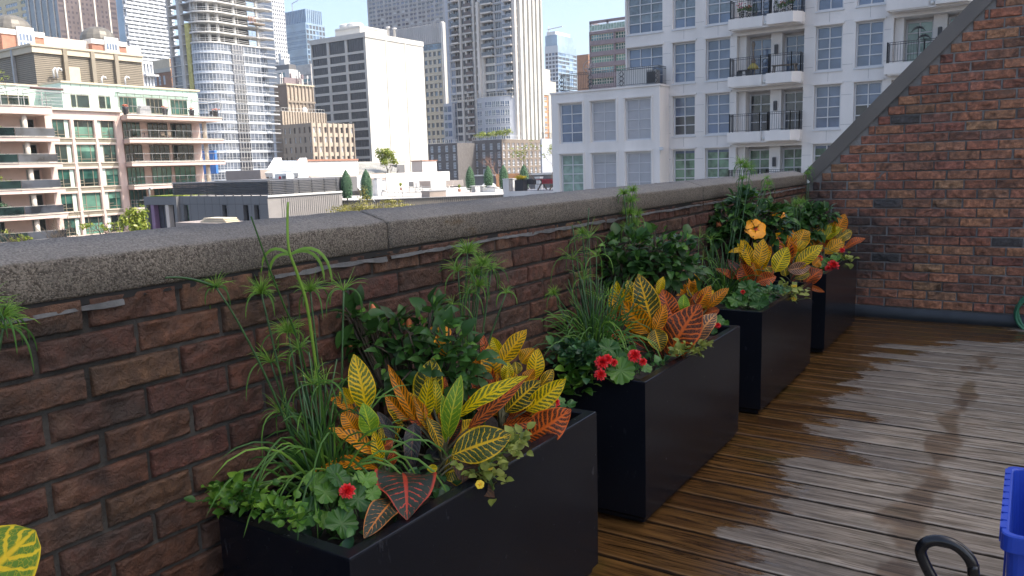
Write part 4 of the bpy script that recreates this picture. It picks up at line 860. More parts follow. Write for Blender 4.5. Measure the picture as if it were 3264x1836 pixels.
for a, b_ in ((U(105), U(228)), (U(845), U(1018))): # blue grey panels around punched windows
    c0, c1_ = (cols[0] if a < 5 else cols[6])
    for f in fl: w.box(x0+a, x0+c0-.02, y0-.06, y0-.003, f, f+pit-.08, M['condo_panel']); w.box(x0+c1_+.02, x0+b_, y0-.06, y0-.003, f, f+pit-.08, M['condo_panel']); w.box(x0+c0-.02, x0+c1_+.02, y0-.055, y0-.002, f+pit-.40, f+pit-.08, M['condo_panel'])
for a, b_ in ((322, 344), (404, 427), (524, 555), (612, 684)): w.box(x0+U(a), x0+U(b_), y0-.5, y0-.002, GZ, z1-2, M['condo'])
w.box(x0+U(615), x0+U(650), y0-1.6, y0-.501, GZ, cd.z('S', cA(630, 40)), M['condo']); w.box(x0+U(1138), x0+U(1186), y0-.7, y0-.003, GZ, z1-1, M['condo'])
for a, b_ in ((1216, 1250), (1285, 1320), (1352, 1386), (1416, 1444), (1474, 1506), (1538, 1556)): w.box(x1+.003, x1+.9, y0+V(a), y0+V(b_), GZ, z1-1, M['officewhite'])
w.M = Matrix.Identity(4); cd.finish(cap=100)
for f, zz in zip(fl, fl):
    for ci, (a, b_, pr, top) in enumerate(((222, 322, 1.4, ztr-2.5), (420, 526, 1.2, -99), (680, 845, 1.6, ztr-.5), (1012, 1138, 1.6, -99))):
        if f < top: continue
        if f < cd.z('S', cB(600, 130))-1 and ci in (2, 3): continue
        b = MB(); m = M['condo'] if ci != 1 else M['conc']; X0, X1 = x0+U(a), x0+U(b_)
        b.box(X0, X1, y0-pr, y0-.01, f-.42, f+.06, m)
        if ci == 3: railing(b, (X0, y0-pr+.1, f+.06), (X1, y0-pr+.1, f+.06), 1.1, M['stripe'], 3, r=.05); b.box(X0+.05, X1-.05, y0-pr+.02, y0-pr+.06, f+.1, f+1.0, M['grey_gl'])
        else: b.box(X0+.03, X1-.03, y0-pr+.04, y0-pr+.1, f+.07, f+1.15, M['dkglass'] if ci != 1 else M['brglass'])
        part('balcony', b, cd.root)
# curved lower bay with terrace on top
zc = cd.z('S', cB(780, 130)); bx0, bx1 = ony(cB(545, 400), y0-1).x, ony(cB(1035, 400), y0-1).x
def bay_pts(off): n = 10; return [(bx0+(bx1-bx0)*k/n, y0-.4-off-3.6*max(0, math.sin(math.pi*(.10+.90*k/n)))**.7) for k in range(n+1)]
bp = bay_pts(0); z = zc
b = MB(); b.prism(bp+[(bx1, y0-.02), (bx0, y0-.02)], GZ, zc, M['condo_panel']); part('curved_bay', b, cd.root)
b = MB(); pp_ = [Vector((*p, zc)) for p in bay_pts(.05)]
for q in range(10): railing(b, pp_[q], pp_[q+1], 1.2, M['mull'], 2, r=.06)
xs = ony(cB(110, 160), y0-2).x; railing(b, (xs, y0-2, zc-.6), (bx0, y0-2, zc-.2), 1.2, M['mull'], 14, r=.06); part('terrace_railing', b, cd.root)
for k in range(8):
    zz = zc-.9-(k+1)*pit+.3
    for q in range(1, 10):
        if q in (3,): continue
        a, c = Vector((*bay_pts(.08)[q-1], zz)), Vector((*bay_pts(.08)[q], zz)); d = (c-a); a = a+d*.06; c = c-d*.06; b = MB(); H = Vector((0, 0, pit*.66)); g = M['gA'] if pick(q, k, 3) else (M['gB'] if pick(q, k, 5) < 3 else M['gC']); b.quad(a, c, c+H, a+H, g)
        for t in (0, .5, 1): p = a+d*.88*t; b.bar(p, p+H, .16, .1, M['stripe'])
        for t in (0, .32, 1): b.bar(a+H*t, c+H*t, .14, .12, M['stripe'])
        part('window', b, cd.root)
b = MB(); X0, X1 = ony(cB(100, 400), y0-.6).x, ony(cB(218, 400), y0-.6).x; b.box(X0, X1, y0-2.2, y0-.51, GZ, zc-.8, M['condo_panel'])
for k in range(9): zz = zc-1.2-(k+1)*pit+.3; b.box(X0+(X1-X0)*.5, X0+(X1-X0)*.9, y0-2.26, y0-2.202, zz, zz+1.9, M['gA']); b.box(X0+(X1-X0)*.1, X0+(X1-X0)*.42, y0-2.26, y0-2.202, zz, zz+1.9, M['gB'])
part('side_bay', b, cd.root)
# grey brick base
for nm, lb, co, le, ri, d in (('grey_brick_building', 'grey brick low building with a planted roof at the foot of the condominium tower', c2(2010, 1190), c2(1757, 1195), c2(2345, 1195), 246), ('dark_brick_building', 'dark grey brick building with white framed windows left of the condominium tower base', c2(1628, 1222), c2(1378, 1224), None, 244)):
    gb = bspec(nm, lb, co, le, ri, d, GZ, M['greybrick'], M['roofgrav'], depthy=10)
    x0, x1, y0, y1, z0, z1 = gb.b; L = x1-x0; zt_ = gb.z('S', c2(1900 if ri else 1500, 1228 if ri else 1248)); pit_ = (gb.z('S', c2(1900, 1222))-gb.z('S', c2(1900, 1366)))/2.0 if ri else pit_
    rows = sorted([(zt_-k*pit_-1.9, zt_-k*pit_) for k in range(6)])
    gb.face('S', even(4, L, L/4*.62, L*.08, L*.06), rows, .2, wpick([M['gA'], M['gC'], M['gB']], 15, 2, 2, M['stripe'], .2, .2))
    if ri: L = y1-y0; gb.face('E', even(9, L, L/9*.5, L*.02, L*.01), rows, .2, wpick([M['gC'], M['brglass']], 15, 2, 2, M['stripe'], .16, .2), mat=plain('brown_grey_brick', (.20, .165, .135), .9, 0, .1, 1.5))
    gb.finish()
    b = MB(); railing(b, (x0, y0+.2, z1), (x1-.2, y0+.2, z1), 1.1, M['ac'], 14, r=.05)
    if ri: railing(b, (x1-.2, y0+.2, z1), (x1-.2, y0+(y1-y0)*.5, z1), 1.1, M['ac'], 12, r=.05)
    part('roof_railing', b, gb.root)
    if ri: gbase = gb
# ---------------------------------------------------------------- far right background
fb = bspec('far_blue_tower', 'distant blue glass tower with white bands between the pale tower and the apartment block', c3(208, 385), c3(98, 395), c3(368, 400), 700, GZ, M['blueglass'])
x0, x1, y0, y1, z0, z1 = fb.b; rows = [(z1-6-k*3.4-2.2, z1-6-k*3.4) for k in range(24)]
fb.face('S', even(4, x1-x0, .6, .3), rows, .4, wpick([M['dkglass'], M['blueglass']], 3, weights=[3, 1]), mat=M['stripe']); fb.face('E', even(5, y1-y0, .5, .3), rows, .3, wpick([M['blueglass'], M['dkglass'], M['blueglass_lt']], 3), mat=M['blueglass_lt']); fb.finish()
b = MB(); P = ondist(c3(110, 340), 706); b.prism([(x0, y0+1), (x1-1, y0+1), (x1-1, y1-3), (x0, y1-3)], z1, z1+9, M['blueglass_lt']); b.box(x0+1, x1-3, y0+2, y1-6, z1+9, z1+12, M['white']); b.bar((x0+2, y0+2, z1+14), (x1+4, y0+2, z1+15), .7, .7, M['white']); b.bar((x0+3, y0+2, z1+9), (x0+3, y0+2, z1+17), .6, .6, M['white']); part('crown', b, fb.root)
og = bspec('orange_brick_tower', 'beige topped orange brick apartment tower beside the pale ribbed tower', c3(80, 690), c3(60, 700), c3(187, 690), 470, GZ, M['orange'])
x0, x1, y0, y1, z0, z1 = og.b; rows = [(z1-3-k*3.0-1.9, z1-3-k*3.0) for k in range(22)]; og.face('E', even(3, y1-y0, .9, .8, .8), rows, .2, wpick([M['hwin2'], M['bglass'], M['dkglass']], 3, 2, 2, M['stripe'], .25, .25)); w = og.w; w.M = og.rel(); w.box(x1+.003, x1+.4, y0, y1, z1-8, z1, M['beigeconc']); w.box(x1+.003, x1+.3, y0+(y1-y0)*.4, y0+(y1-y0)*.62, GZ, z1-8, M['beigeconc']); og.face('S', [], []); og.finish()
b = MB(); b.box(x0-6, x1-1, y0+1, y1-4, z1, z1+7, M['beigeconc']); part('penthouse', b, og.root)
bb = bspec('brown_brick_tower', 'plain brown brick tower behind the wing roof terrace', c3(470, 462), c3(372, 470), None, 300, GZ, M['brownbrick']); bb.face('S', [], []); bb.finish()
rs_ = bspec('maroon_banded_building', 'green glazed apartment building with maroon bands and an open roof frame', c3(900, 170), c3(475, 200), None, 150, GZ, M['maroon'], M['roofgrav'])
x0, x1, y0, y1, z0, z1 = rs_.b; ztp = rs_.z('S', c3(620, 275)); pt = (rs_.z('S', c3(620, 410))-rs_.z('S', c3(620, 600)))/2.0
rs_.root['label'] = rs_.root['label']
bz = [ztp-k*pt for k in range(14)]; bz = [q for q in bz if q-pt > GZ]
rs_.b = (x0, x1, y0, y1, GZ, ztp+.4); rs_.face('S', even(2, x1-x0, .25, .15), sorted([(q-pt+.7, q-.12) for q in bz]), .5, wpick([M['teal_gl'], M['pglassA'], M['pglassB']], 17, 9, 2, M['mull'], .08, .1)); rs_.finish()
b = MB(); zf_ = ztp+.4; H = rs_.z('S', c3(475, 195))-zf_
for xx in (x0+.2, x0+(x1-x0)*.37, x1-.3): b.bar((xx, y0+.3, zf_), (xx, y0+.3, zf_+H), .3, .3, M['maroon'])
b.bar((x0, y0+.3, zf_+H), (x1, y0+.3, zf_+H), .3, .5, M['maroon']); b.bar((x0+.2, y0+.3, zf_+H), (x0+.2, y0+8, zf_+H), .3, .3, M['maroon']); b.bar((x0+.2, y0+8, zf_), (x0+.2, y0+8, zf_+H), .3, .3, M['maroon']); b.box(x0+2.5, x1, y0+5, y0+12, zf_, zf_+H*.8, M['cream']); part('roof_frame', b, rs_.root)
b = MB(); railing(b, (x0, y0+.1, zf_), (x1, y0+.1, zf_), 1.2, M['stripe'], 18, r=.04); b.quad((x0+.1, y0+.12, zf_+.1), (x1, y0+.12, zf_+.1), (x1, y0+.12, zf_+1.1), (x0+.1, y0+.12, zf_+1.1), M['gE']); part('roof_railing', b, rs_.root)
bc = bspec('brown_corner_building', 'brown and beige brick building between the louvred plant house and the curved tower', c1(1450, 500), c1(1285, 520), None, 300, GZ, M['brownbrick']); x0, x1, y0, y1, z0, z1 = bc.b
zl = bc.z('S', c1(1350, 615)); w = bc.w; bc.face('S', [(1.2, 2.6), (3.6, 5.0), (6.2, 7.6)], [(zl-4.5, zl-1.5), (zl-9, zl-6)], .2, wpick([M['gA'], M['hwin2']], 3, 2, 2, M['stripe'], .2, .2)); w.M = bc.rel(); w.box(x0-.1, x1+.1, y0-.25, y0-.003, zl, z1, M['cream']); w.box(x0-.2, x1+.2, y0-.35, y0-.26, zl-.5, zl+.9, M['beigeconc']); bc.finish()
tb = bspec('white_balcony_block', 'white block with dark balconies squeezed behind the louvred plant house', c1(1212, 520), None, c1(1305, 530), 200, GZ, M['stripe']); x0, x1, y0, y1, z0, z1 = tb.b; L = y1-y0; zz = [z1-.6-k*2.9 for k in range(10)]; tb.face('E', even(3, L, .35, .3, .3), sorted([(q-2.1, q) for q in zz]), .4, wpick([M['dkglass'], M['gC']], 3, 2, 2, M['stripe'], .12, .12)); w = tb.w; w.M = tb.rel()
for q in zz: w.box(x1+.003, x1+1.2, y0, y1+.5, q-2.7, q-2.3, M['stripe'])
tb.face('S', [], []); tb.finish()
bs = bspec('blue_grey_block', 'blank blue grey block between the grey brick building and the apartment wing', c3(70, 1185), c3(60, 1190), c3(175, 1180), 225, GZ, M['condo_panel']); bs.face('S', [], []); bs.face('E', [], []); bs.finish()
x0, x1, y0, y1, z0, z1 = bs.b; b = MB(); railing(b, (x1-.3, y0, z1), (x1-.3, y1, z1), 1.6, M['iron'], 18, r=.05); part('roof_railing', b, bs.root)
# ---------------------------------------------------------------- trees
M['bark'] = plain('brown_bark', (.10, .08, .06), .95, 0, .3, 8)
def leafmat(name, cols, trans=.25, rough=.45):
    t = NT(name); a = t.attr('shade', 'Fac'); n = t.n('ShaderNodeValToRGB'); t.put(n.inputs[0], a)
    for k, c in enumerate(cols):
        e = n.color_ramp.elements[k] if k < 2 else n.color_ramp.elements.new(1)
        e.position = k/(len(cols)-1); e.color = (*c, 1)
    t.set(Base_Color=n.outputs[0], Roughness=rough); tr = t.n('ShaderNodeBsdfTranslucent'); t.l(n.outputs[0], tr.inputs[0])
    mx = t.n('ShaderNodeMixShader'); mx.inputs[0].default_value = trans; t.l(t.b.outputs[0], mx.inputs[1]); t.l(tr.outputs[0], mx.inputs[2]); t.l(mx.outputs[0], t.out.inputs[0]); return t.m
M['springleaf'] = leafmat('spring_leaves', [(.10, .15, .015), (.22, .28, .03), (.34, .36, .06)])
M['oliveleaf'] = leafmat('olive_bud_leaves', [(.12, .11, .02), (.26, .24, .05), (.36, .33, .09)])
M['topleaf'] = leafmat('topiary_leaves', [(.035, .10, .05), (.09, .20, .10), (.20, .34, .20)], .15)
def set_shade(o, vals):
    at = o.data.attributes.new('shade', 'FLOAT', 'POINT'); at.data.foreach_set('value', vals)
def crown(name, mat, parent, blobs, n, size, seed, flat=.6):
    """leaf clumps: blobs = (centre, radii); many small faces through the volume, denser at the skin"""
    q = random.Random(seed); v = []; f = []; sh = []
    W = sum(b[1][0]*b[1][1] for b in blobs)
    for c, rd in blobs:
        k = int(n*rd[0]*rd[1]/W)
        for _ in range(k):
            d = Vector((q.gauss(0, 1), q.gauss(0, 1), q.gauss(0, 1))).normalized(); r = q.random()**.45*q.uniform(.75, 1.12)
            p = Vector((c[0]+d.x*rd[0]*r, c[1]+d.y*rd[1]*r, c[2]+d.z*rd[2]*r))
            s = size*q.uniform(.6, 1.4); nrm = (d+Vector((q.uniform(-1, 1), q.uniform(-1, 1), q.uniform(-.5, 1)))*flat).normalized()
            a = nrm.cross(Vector((q.uniform(-1, 1), q.uniform(-1, 1), q.uniform(-1, 1)))).normalized(); b = nrm.cross(a)
            o = len(v); v += [p-a*s, p+b*s*.5, p+a*s, p-b*s*.5]; f.append((o, o+1, o+2, o+3)); sh += [q.random()]*4
    mb = MB(); mb.add(v, f, mat); o = mb.build(name, None, parent); set_shade(o, sh); return o
def branches(mb, p, d, L, r, depth, q, m, spread=.6, tips=None):
    e = p+d*L; mid = p+d*L*.5+Vector((q.uniform(-1, 1), q.uniform(-1, 1), 0))*L*.06
    mb.tube([p, mid, e], [r, r*.8, r*.62], 5, m, cap=False)
    if depth == 0:
        if tips is not None: tips.append(e)
        return
    for k in range(q.choice((2, 3))):
        nd = (d+Vector((q.uniform(-1, 1), q.uniform(-1, 1), q.uniform(-.3, .7)))*spread).normalized(); branches(mb, e if k else p+d*L*.8, nd, L*q.uniform(.6, .85), r*.6, depth-1, q, m, spread, tips)
def tree(name, label, P, h, blobs, n, size, mat, seed, cat='tree', group=None, lean=0, depth=3):
    r = empty(name, P, label, cat, group); q = random.Random(seed); b = MB(); branches(b, Vector((0, 0, 0)), Vector((lean, 0, 1)).normalized(), h*.36, h*.022, depth, q, M['bark']); b.build('trunk', None, r); crown('crown', mat, r, blobs, n, size, seed); return r
def blobs_in(q, c, rd, k, s=.5): return [((c[0]+q.uniform(-1, 1)*rd[0]*.6, c[1]+q.uniform(-1, 1)*rd[1]*.6, c[2]+q.uniform(-1, 1)*rd[2]*.6), (rd[0]*q.uniform(s*.7, s*1.2), rd[1]*q.uniform(s*.7, s*1.2), rd[2]*q.uniform(s*.7, s*1.1))) for _ in range(k)]
# ---------------------------------------------------------------- low roofs in the middle distance
RZ = -.75
A = onz(c6(296, 655), RZ); B = onz(c6(2040, 588), RZ); ex = (B-A).normalized(); ey = Vector((-ex.y, ex.x, 0)); Lr = (B-A).length
RM = Matrix(((ex.x, ey.x, 0, A.x), (ex.y, ey.y, 0, A.y), (0, 0, 1, 0), (0, 0, 0, 1)))
rroot = empty('roof_terrace_building', (A.x, A.y, GZ), 'low brown corrugated metal clad building with a pale roof terrace behind the coping', 'building')
def rl(x, y, z=RZ): return RM @ Vector((x, y, z))
def rinv(P): return RM.inverted() @ P
b = MB(); b.M = RM; b.box(-.1, Lr+4, .1, 30, GZ, RZ-.12, M['taupe']); part('wall', b, rroot)
b = MB(); b.M = RM; n = int((Lr+4)/.16)
pts = []
for k in range(n): x = -.1+k*.16; b.add([(x, 0, RZ-3.5), (x+.05, 0, RZ-3.5), (x+.08, .07, RZ-3.5), (x+.13, .07, RZ-3.5), (x+.16, 0, RZ-3.5), (x, 0, RZ-.06), (x+.05, 0, RZ-.06), (x+.08, .07, RZ-.06), (x+.13, .07, RZ-.06), (x+.16, 0, RZ-.06)], [(0, 1, 6, 5), (1, 2, 7, 6), (2, 3, 8, 7), (3, 4, 9, 8)], M['corr'])
part('corrugated_cladding', b, rroot)
b = MB(); b.M = RM; b.box(-.2, Lr+4, -.08, .35, RZ-.055, RZ, M['steel']); b.box(-.2, Lr+4, .36, 30, RZ-.11, RZ-.06, M['roofgrav']); part('roof', b, rroot)
def topiary(px, lb):
    P = onz(px[0], RZ-.05) if px[2] is None else px[2]; d = (P-CAM).dot(FWD); r = empty('topiary', P, lb, 'topiary', 'clipped topiary cones on the roof terrace'); H = 2.42
    b = MB(); b.tube([(0, 0, 0), (.03, 0, .3)], .05, 6, M['bark']); b.build('trunk', None, r)
    v = []; f = []; sh = []; q = random.Random(int(px[0][0]))
    prof = lambda t: .44*(.80+.2*math.sin(min(1, t/.35)*math.pi/2)) if t < .45 else .44*math.cos((t-.45)/.55*math.pi/2)**.85
    core = MB(); core.lathe([(max(.004, prof(t/10)*.86), .22+(H-.24)*t/10) for t in range(11)], 14, m=M['topcore']); core.build('inner_mass', None, r)
    for k in range(2600):
        t = q.random()**.9; a = q.uniform(0, 6.283); rr_ = prof(t)*q.uniform(.84, 1.07); p = Vector((rr_*math.cos(a), rr_*math.sin(a), .2+(H-.2)*t)); n_ = Vector((math.cos(a), math.sin(a), .35)); u = n_.cross(Vector((q.uniform(-1, 1), q.uniform(-1, 1), q.uniform(-1, 1)))).normalized(); w_ = n_.cross(u).normalized(); s = q.uniform(.025, .05)
        o = len(v); v += [p-u*s, p+w_*s*.6+n_*.02, p+u*s, p-w_*s*.6+n_*.01]; f.append((o, o+1, o+2, o+3)); sh += [q.random()]*4
    mb = MB(); mb.add(v, f, M['topleaf']); o = mb.build('foliage', None, r); set_shade(o, sh)
    b = MB()
    for a in (0.3, 2.4, 4.5): b.bar((.25*math.cos(a), .25*math.sin(a), .55), (.6*math.cos(a), .6*math.sin(a), 0), .04, .04, M['ac'])
    b.build('guy_stake', None, r)
M['topcore'] = plain('topiary_core', (.02, .045, .025), .9)
for px, lb in (((c8(370, 905), 0, None), 'leftmost clipped topiary cone, nearest the dark louvred screen'), ((c8(780, 925), 0, None), 'second clipped topiary cone from the left, beside the white cabinets and yellow bush'), ((c7(605, 795), 0, None), 'third clipped topiary cone from the left, left of the rusty air unit'),
    ((c7(955, 785), 0, None), 'clipped topiary cone standing behind the rusty air conditioning unit'), ((c7(1250, 785), 0, None), 'clipped topiary cone partly hidden by the white terrace pillar'), ((c7(1640, 765), 0, None), 'rightmost clipped topiary cone, behind the pot of yellow flowers')): topiary(px, lb)
def rbox(name, label, cat, pxl, pxr, ypx, h, dep, m, extra=None, group=None):
    """box standing on the terrace roof, its front foot between two surveyed pixels"""
    a = onz(pxl, RZ-.05); c = onz(pxr, RZ-.05); w_ = (c-a).length; r = empty(name, (a+c)/2, label, cat, group); r.rotation_euler = (0, 0, math.atan2((c-a).y, (c-a).x))
    b = MB(); b.box(-w_/2, w_/2, 0, dep, 0, h, m); b.build('body', None, r)
    if extra: extra(r, w_, h, dep)
    return r
def vent_top(r, w_, h, dep):
    b = MB(); b.lathe([(min(w_, dep)*.42, 0), (min(w_, dep)*.45, .12), (min(w_, dep)*.3, .16)], 14, (0, dep/2, h+.001), M['steel']); b.build('fan', None, r); b = MB(); b.box(-w_/2+.05, -w_/2+.05+w_*.4, -.012, -.002, .1, h-.1, M['conc_lt']); b.build('access_panel', None, r); b = MB(); b.box(-w_/2-.04, w_/2+.04, -.05, -.014, h-.05, h-.005, M['steel']); b.build('rim', None, r)
rbox('air_conditioner', 'rust stained white air conditioning unit on the roof right of centre', 'air conditioner', c7(838, 800), c7(1030, 800), 0, .42, .8, M['ac'], vent_top)
rbox('air_conditioner', 'small white metal unit right of the rusty air conditioner', 'air conditioner', c7(1080, 800), c7(1150, 795), 0, .35, .5, M['ac'], vent_top)
rbox('equipment_cabinet', 'tall white equipment cabinet right of the second topiary', 'cabinet', c8(895, 800), c8(1000, 800), 0, 1.5, .5, M['ac'], vent_top)
rbox('equipment_cabinet', 'light grey louvred equipment cabinet against the big white wall', 'cabinet', c8(1010, 790), c8(1170, 780), 0, 1.4, .6, M['condo_panel'], vent_top)
rbox('equipment_cabinet', 'low white box in front of the grey equipment cabinet', 'cabinet', c8(1095, 805), c8(1190, 800), 0, .42, .4, M['white'], vent_top)
rbox('roof_hatch', 'low brown roof hatch box near the corrugated edge', 'roof hatch', c8(2060, 835), c8(2395, 815), 0, .48, 1.2, M['taupe'], lambda r, w_, h, dep: (lambda b: (b.box(-w_/2-.04, w_/2+.04, -.04, dep+.04, h, h+.06, M['steel']), b.build('lid', None, r)))(MB()))
rbox('parapet_block', 'pinkish low parapet wall left of the third topiary', 'wall', c7(140, 690), c7(460, 680), 0, .75, .3, M['cream2'])
rbox('parapet_block', 'orange brick wall behind the right hand topiaries', 'wall', c7(1100, 700), c7(1590, 690), 0, 1.45, .3, plain('bright_orange_brick', (.46, .24, .12), .9, 0, .08, 2))
def roof_rail(name, lb, pts, h=1.0, n=5):
    P = [onz(p, RZ-.05) for p in pts]; b = MB()
    for k in range(len(P)-1): railing(b, P[k], P[k+1], h, M['steel'], n, r=.028, rails=(.08, .55, 1.0))
    tag(b.build(name), lb, 'railing')
roof_rail('roof_railing', 'galvanised pipe railing round the sunken roof well behind the yellow bush', [c8(1200, 830), c8(1500, 825), c8(1780, 820), c8(2060, 815)], .75, 2)
roof_rail('roof_railing', 'pipe railing farther back on the roof terrace', [c8(1420, 760), c8(1780, 745), c8(2110, 735)], .6, 2)
def deck_chair(px, rz, lb, m):
    P = onz(px, RZ-.05); r = empty('garden_chair', P, lb, 'chair', 'pale garden chairs on the roof terrace'); r.rotation_euler = (0, 0, rz)
    b = MB(); b.box(-.28, .28, -.26, .26, .36, .43, m); b.build('seat', None, r); b = MB(); b.box(-.28, .28, .24, .3, .45, .95, m); b.build('backrest', None, r)
    for sx in (-1, 1):
        for sy in (-1, 1): b = MB(); b.bar((sx*.25, sy*.24, 0), (sx*.25, sy*.24, .4), .035, .035, M['steel']); b.build('leg', None, r)
        b = MB(); b.box(sx*.27-.03, sx*.27+.03, -.26, .26, .58, .62, M['steel']); b.build('armrest', None, r)
deck_chair(c8(1840, 700), 2.6, 'white cushioned chair beside the grey panel on the roof terrace', M['white']); deck_chair(c8(1690, 690), .8, 'dark mesh chair left of the white cushioned chair', M['dkpanel']); deck_chair(c8(2300, 680), -.9, 'white chair right of the grey panel on the roof terrace', M['white']); deck_chair(c8(2480, 670), .4, 'beige chair near the pinkish parapet wall', M['cream2'])
P = onz(c8(1990, 690), RZ-.05); r = empty('wind_screen', P, 'grey fabric wind screen panel behind the white cushioned chair', 'screen'); b = MB(); b.box(-.9, .6, .0, .04, .25, 1.0, M['taupe']); b.build('panel', None, r)
for x in (-.9, .6): b = MB(); b.bar((x, .02, 0), (x, .02, 1.1), .05, .05, M['steel']); b.build('post', None, r)
P = onz(c7(760, 800), RZ-.05); r = empty('picnic_set', P, 'pale metal table with benches below the third topiary', 'table'); b = MB(); b.box(-.8, .6, -.3, .4, .55, .6, M['ac']); b.build('tabletop', None, r)
for x in (-1.1, .85): b = MB(); b.box(x-.22, x+.22, -.3, .4, .33, .37, M['ac']); b.build('bench_seat', None, r)
for x in (-.6, .4): b = MB(); b.bar((x, 0, 0), (x, 0, .55), .07, .4, M['steel']); b.build('leg', None, r)
P = onz(c7(770, 780), RZ-.05)+Vector((-.6, 2.5, 0)); b = MB(); b.lathe([(.75, 0), (.72, .15), (.55, .33), (.3, .46), (.02, .5)], 16, P+Vector((0, 0, .3)), M['ac']); tag(b.build('skylight_dome'), 'rounded pale skylight dome between the third and fourth topiaries', 'skylight')
P = onz(c8(80, 895), RZ-.05); b = MB(); b.lathe([(.75, 0), (.7, .12), (.5, .24), (.2, .3), (.02, .31)], 16, P, M['white']); tag(b.build('skylight_dome'), 'white skylight dome left of the leftmost topiary', 'skylight')
for px, lb, s in ((c8(1470, 680), 'tall leafy potted plant in front of the big white wall', .45), (c7(390, 790), 'small yellow green potted plant near the pinkish parapet', .28)):
    P = onz(px, RZ-.05); r = empty('potted_plant', P, lb, 'plant'); b = MB(); b.lathe([(.12, 0), (.17, .28), (.15, .28)], 10, m=M['terracotta']); b.build('pot', None, r); crown('foliage', M['springleaf'], r, [((0, 0, .35+s*.6), (s*.5, s*.5, s*.8))], 140, .07, 4)
# white walls and roofs behind
w1 = bspec('white_rooftop_block', 'white rendered rooftop block with a tall blank wall left of centre', c6(255, 300), c6(95, 300), c6(778, 286), 104, GZ, M['white'], M['roofgrav'], depthx=14); w1.face('E', [], []); w1.face('S', [], [], mat=M['taupe']); w1.finish()
x0, x1, y0, y1, z0, z1 = w1.b; sk = MB(); Pt = onx(c6(100, 318), x1+.0); zb_ = onx(c6(60, 420), x1+3).z
a = onx(c6(98, 300), x1+.3); d_ = onx(c6(315, 300), x1+.3); e_ = onx(c6(240, 430), x1+3.6); f_ = onx(c6(20, 430), x1+3.6)
sk.add([a, d_, e_, f_, a-Vector((0, 0, .25)), d_-Vector((0, 0, .25)), e_-Vector((0, 0, .25)), f_-Vector((0, 0, .25))], [(0, 3, 2, 1), (4, 5, 6, 7), (0, 1, 5, 4), (1, 2, 6, 5), (2, 3, 7, 6), (3, 0, 4, 7)], M['skylight'])
for k in range(1, 7): t = k/7; sk.bar(a.lerp(f_, t)+Vector((.05, 0, .05)), d_.lerp(e_, t)+Vector((.05, 0, .05)), .08, .06, M['ac'])
part('sloped_skylight', sk, w1.root)
for s0, s1 in ((a, f_), (d_, e_)): b = MB(); b.bar(s0+Vector((0, 0, .1)), s1+Vector((0, 0, .1)), .9, .5, M['white']); part('skylight_kerb', b, w1.root)
b = MB(); b.M = Matrix.Identity(4); b.box(x1+.002, x1+.15, y0, y1, z1-.12, z1+.1, M['terracotta']); part('coping', b, w1.root)
w2 = bspec('white_wall_building', 'big blank white walled building in the middle of the low roofs', c6(1022, 412), c6(900, 420), c6(1562, 372), 92, GZ, M['white'], M['roofgrav'], depthx=10); w2.face('E', [], []); w2.face('S', [], [], mat=M['white']); w2.finish()
w3 = bspec('white_chimney_block', 'small white stair block with a shaded left side and brick red cap', c6(1330, 305), c6(1240, 310), c6(1452, 303), 110, GZ, M['white'], M['terracotta']); w3.face('E', [], []); w3.face('S', [], [], mat=M['cream2']); w3.finish(); x0, x1, y0, y1, z0, z1 = w3.b; b = MB(); b.box(x0-.1, x1+.1, y0-.1, y1+.1, z1+.001, z1+.12, M['terracotta']); part('cap', b, w3.root)  # left face takes a darker stucco colour that paints in its shade
mr = empty('metal_roof_house', ondist(c6(900, 400), 112), 'house with a pale standing seam metal roof between the white blocks', 'building')
a = ondist(c6(775, 325), 122); d_ = Vector((a.x, onx(c6(1112, 328), a.x).y, a.z)); f_ = ondist(c6(722, 412), 113); f_.x = a.x+5; f_ = onx(c6(722, 412), a.x+5); e_ = Vector((f_.x, onx(c6(1112, 402), a.x+5).y, f_.z))
b = MB(); b.add([a, d_, e_, f_, a-Vector((0, 0, .3)), d_-Vector((0, 0, .3)), e_-Vector((0, 0, .3)), f_-Vector((0, 0, .3))], [(0, 3, 2, 1), (4, 5, 6, 7), (0, 1, 5, 4), (1, 2, 6, 5), (2, 3, 7, 6), (3, 0, 4, 7)], M['metalroof'])
for k in range(0, 25): t = k/24; b.bar(a.lerp(d_, t)+Vector((0, 0, .06)), f_.lerp(e_, t)+Vector((0, 0, .06)), .09, .09, M['metalroof'])
part('roof', b, mr); b = MB(); b.box(a.x-4, f_.x-.3, f_.y+.2, e_.y, GZ, f_.z-.15, M['cream2']); part('wall', b, mr); b = MB(); b.box(a.x-4.2, a.x+.1, a.y, d_.y+2, a.z-.2, a.z+.25, M['conc']); part('ridge_parapet', b, mr)
b = MB(); xx = a.x+1; b.box(xx, xx+2, onx(c6(1115, 360), xx+2).y, onx(c6(1180, 360), xx+2).y, f_.z-1, onx(c6(1150, 335), xx+2).z, M['dkpanel']); part('grey_dormer', b, mr)
tb2 = bspec('taupe_parapet_building', 'long low taupe parapet building behind the left topiaries', c6(365, 432), c6(360, 432), c6(1025, 418), 84, GZ, M['taupe'], M['roofgrav']); tb2.face('E', [], []); tb2.finish()
rp = bspec('taupe_rooftop_block', 'taupe brick rooftop block left of the sloped skylight', c5(2225, 648), c5(1930, 660), c5(2330, 645), 96, GZ, M['taupe'], M['roofgrav']); rp.face('S', [], []); rp.face('E', [], []); rp.finish()
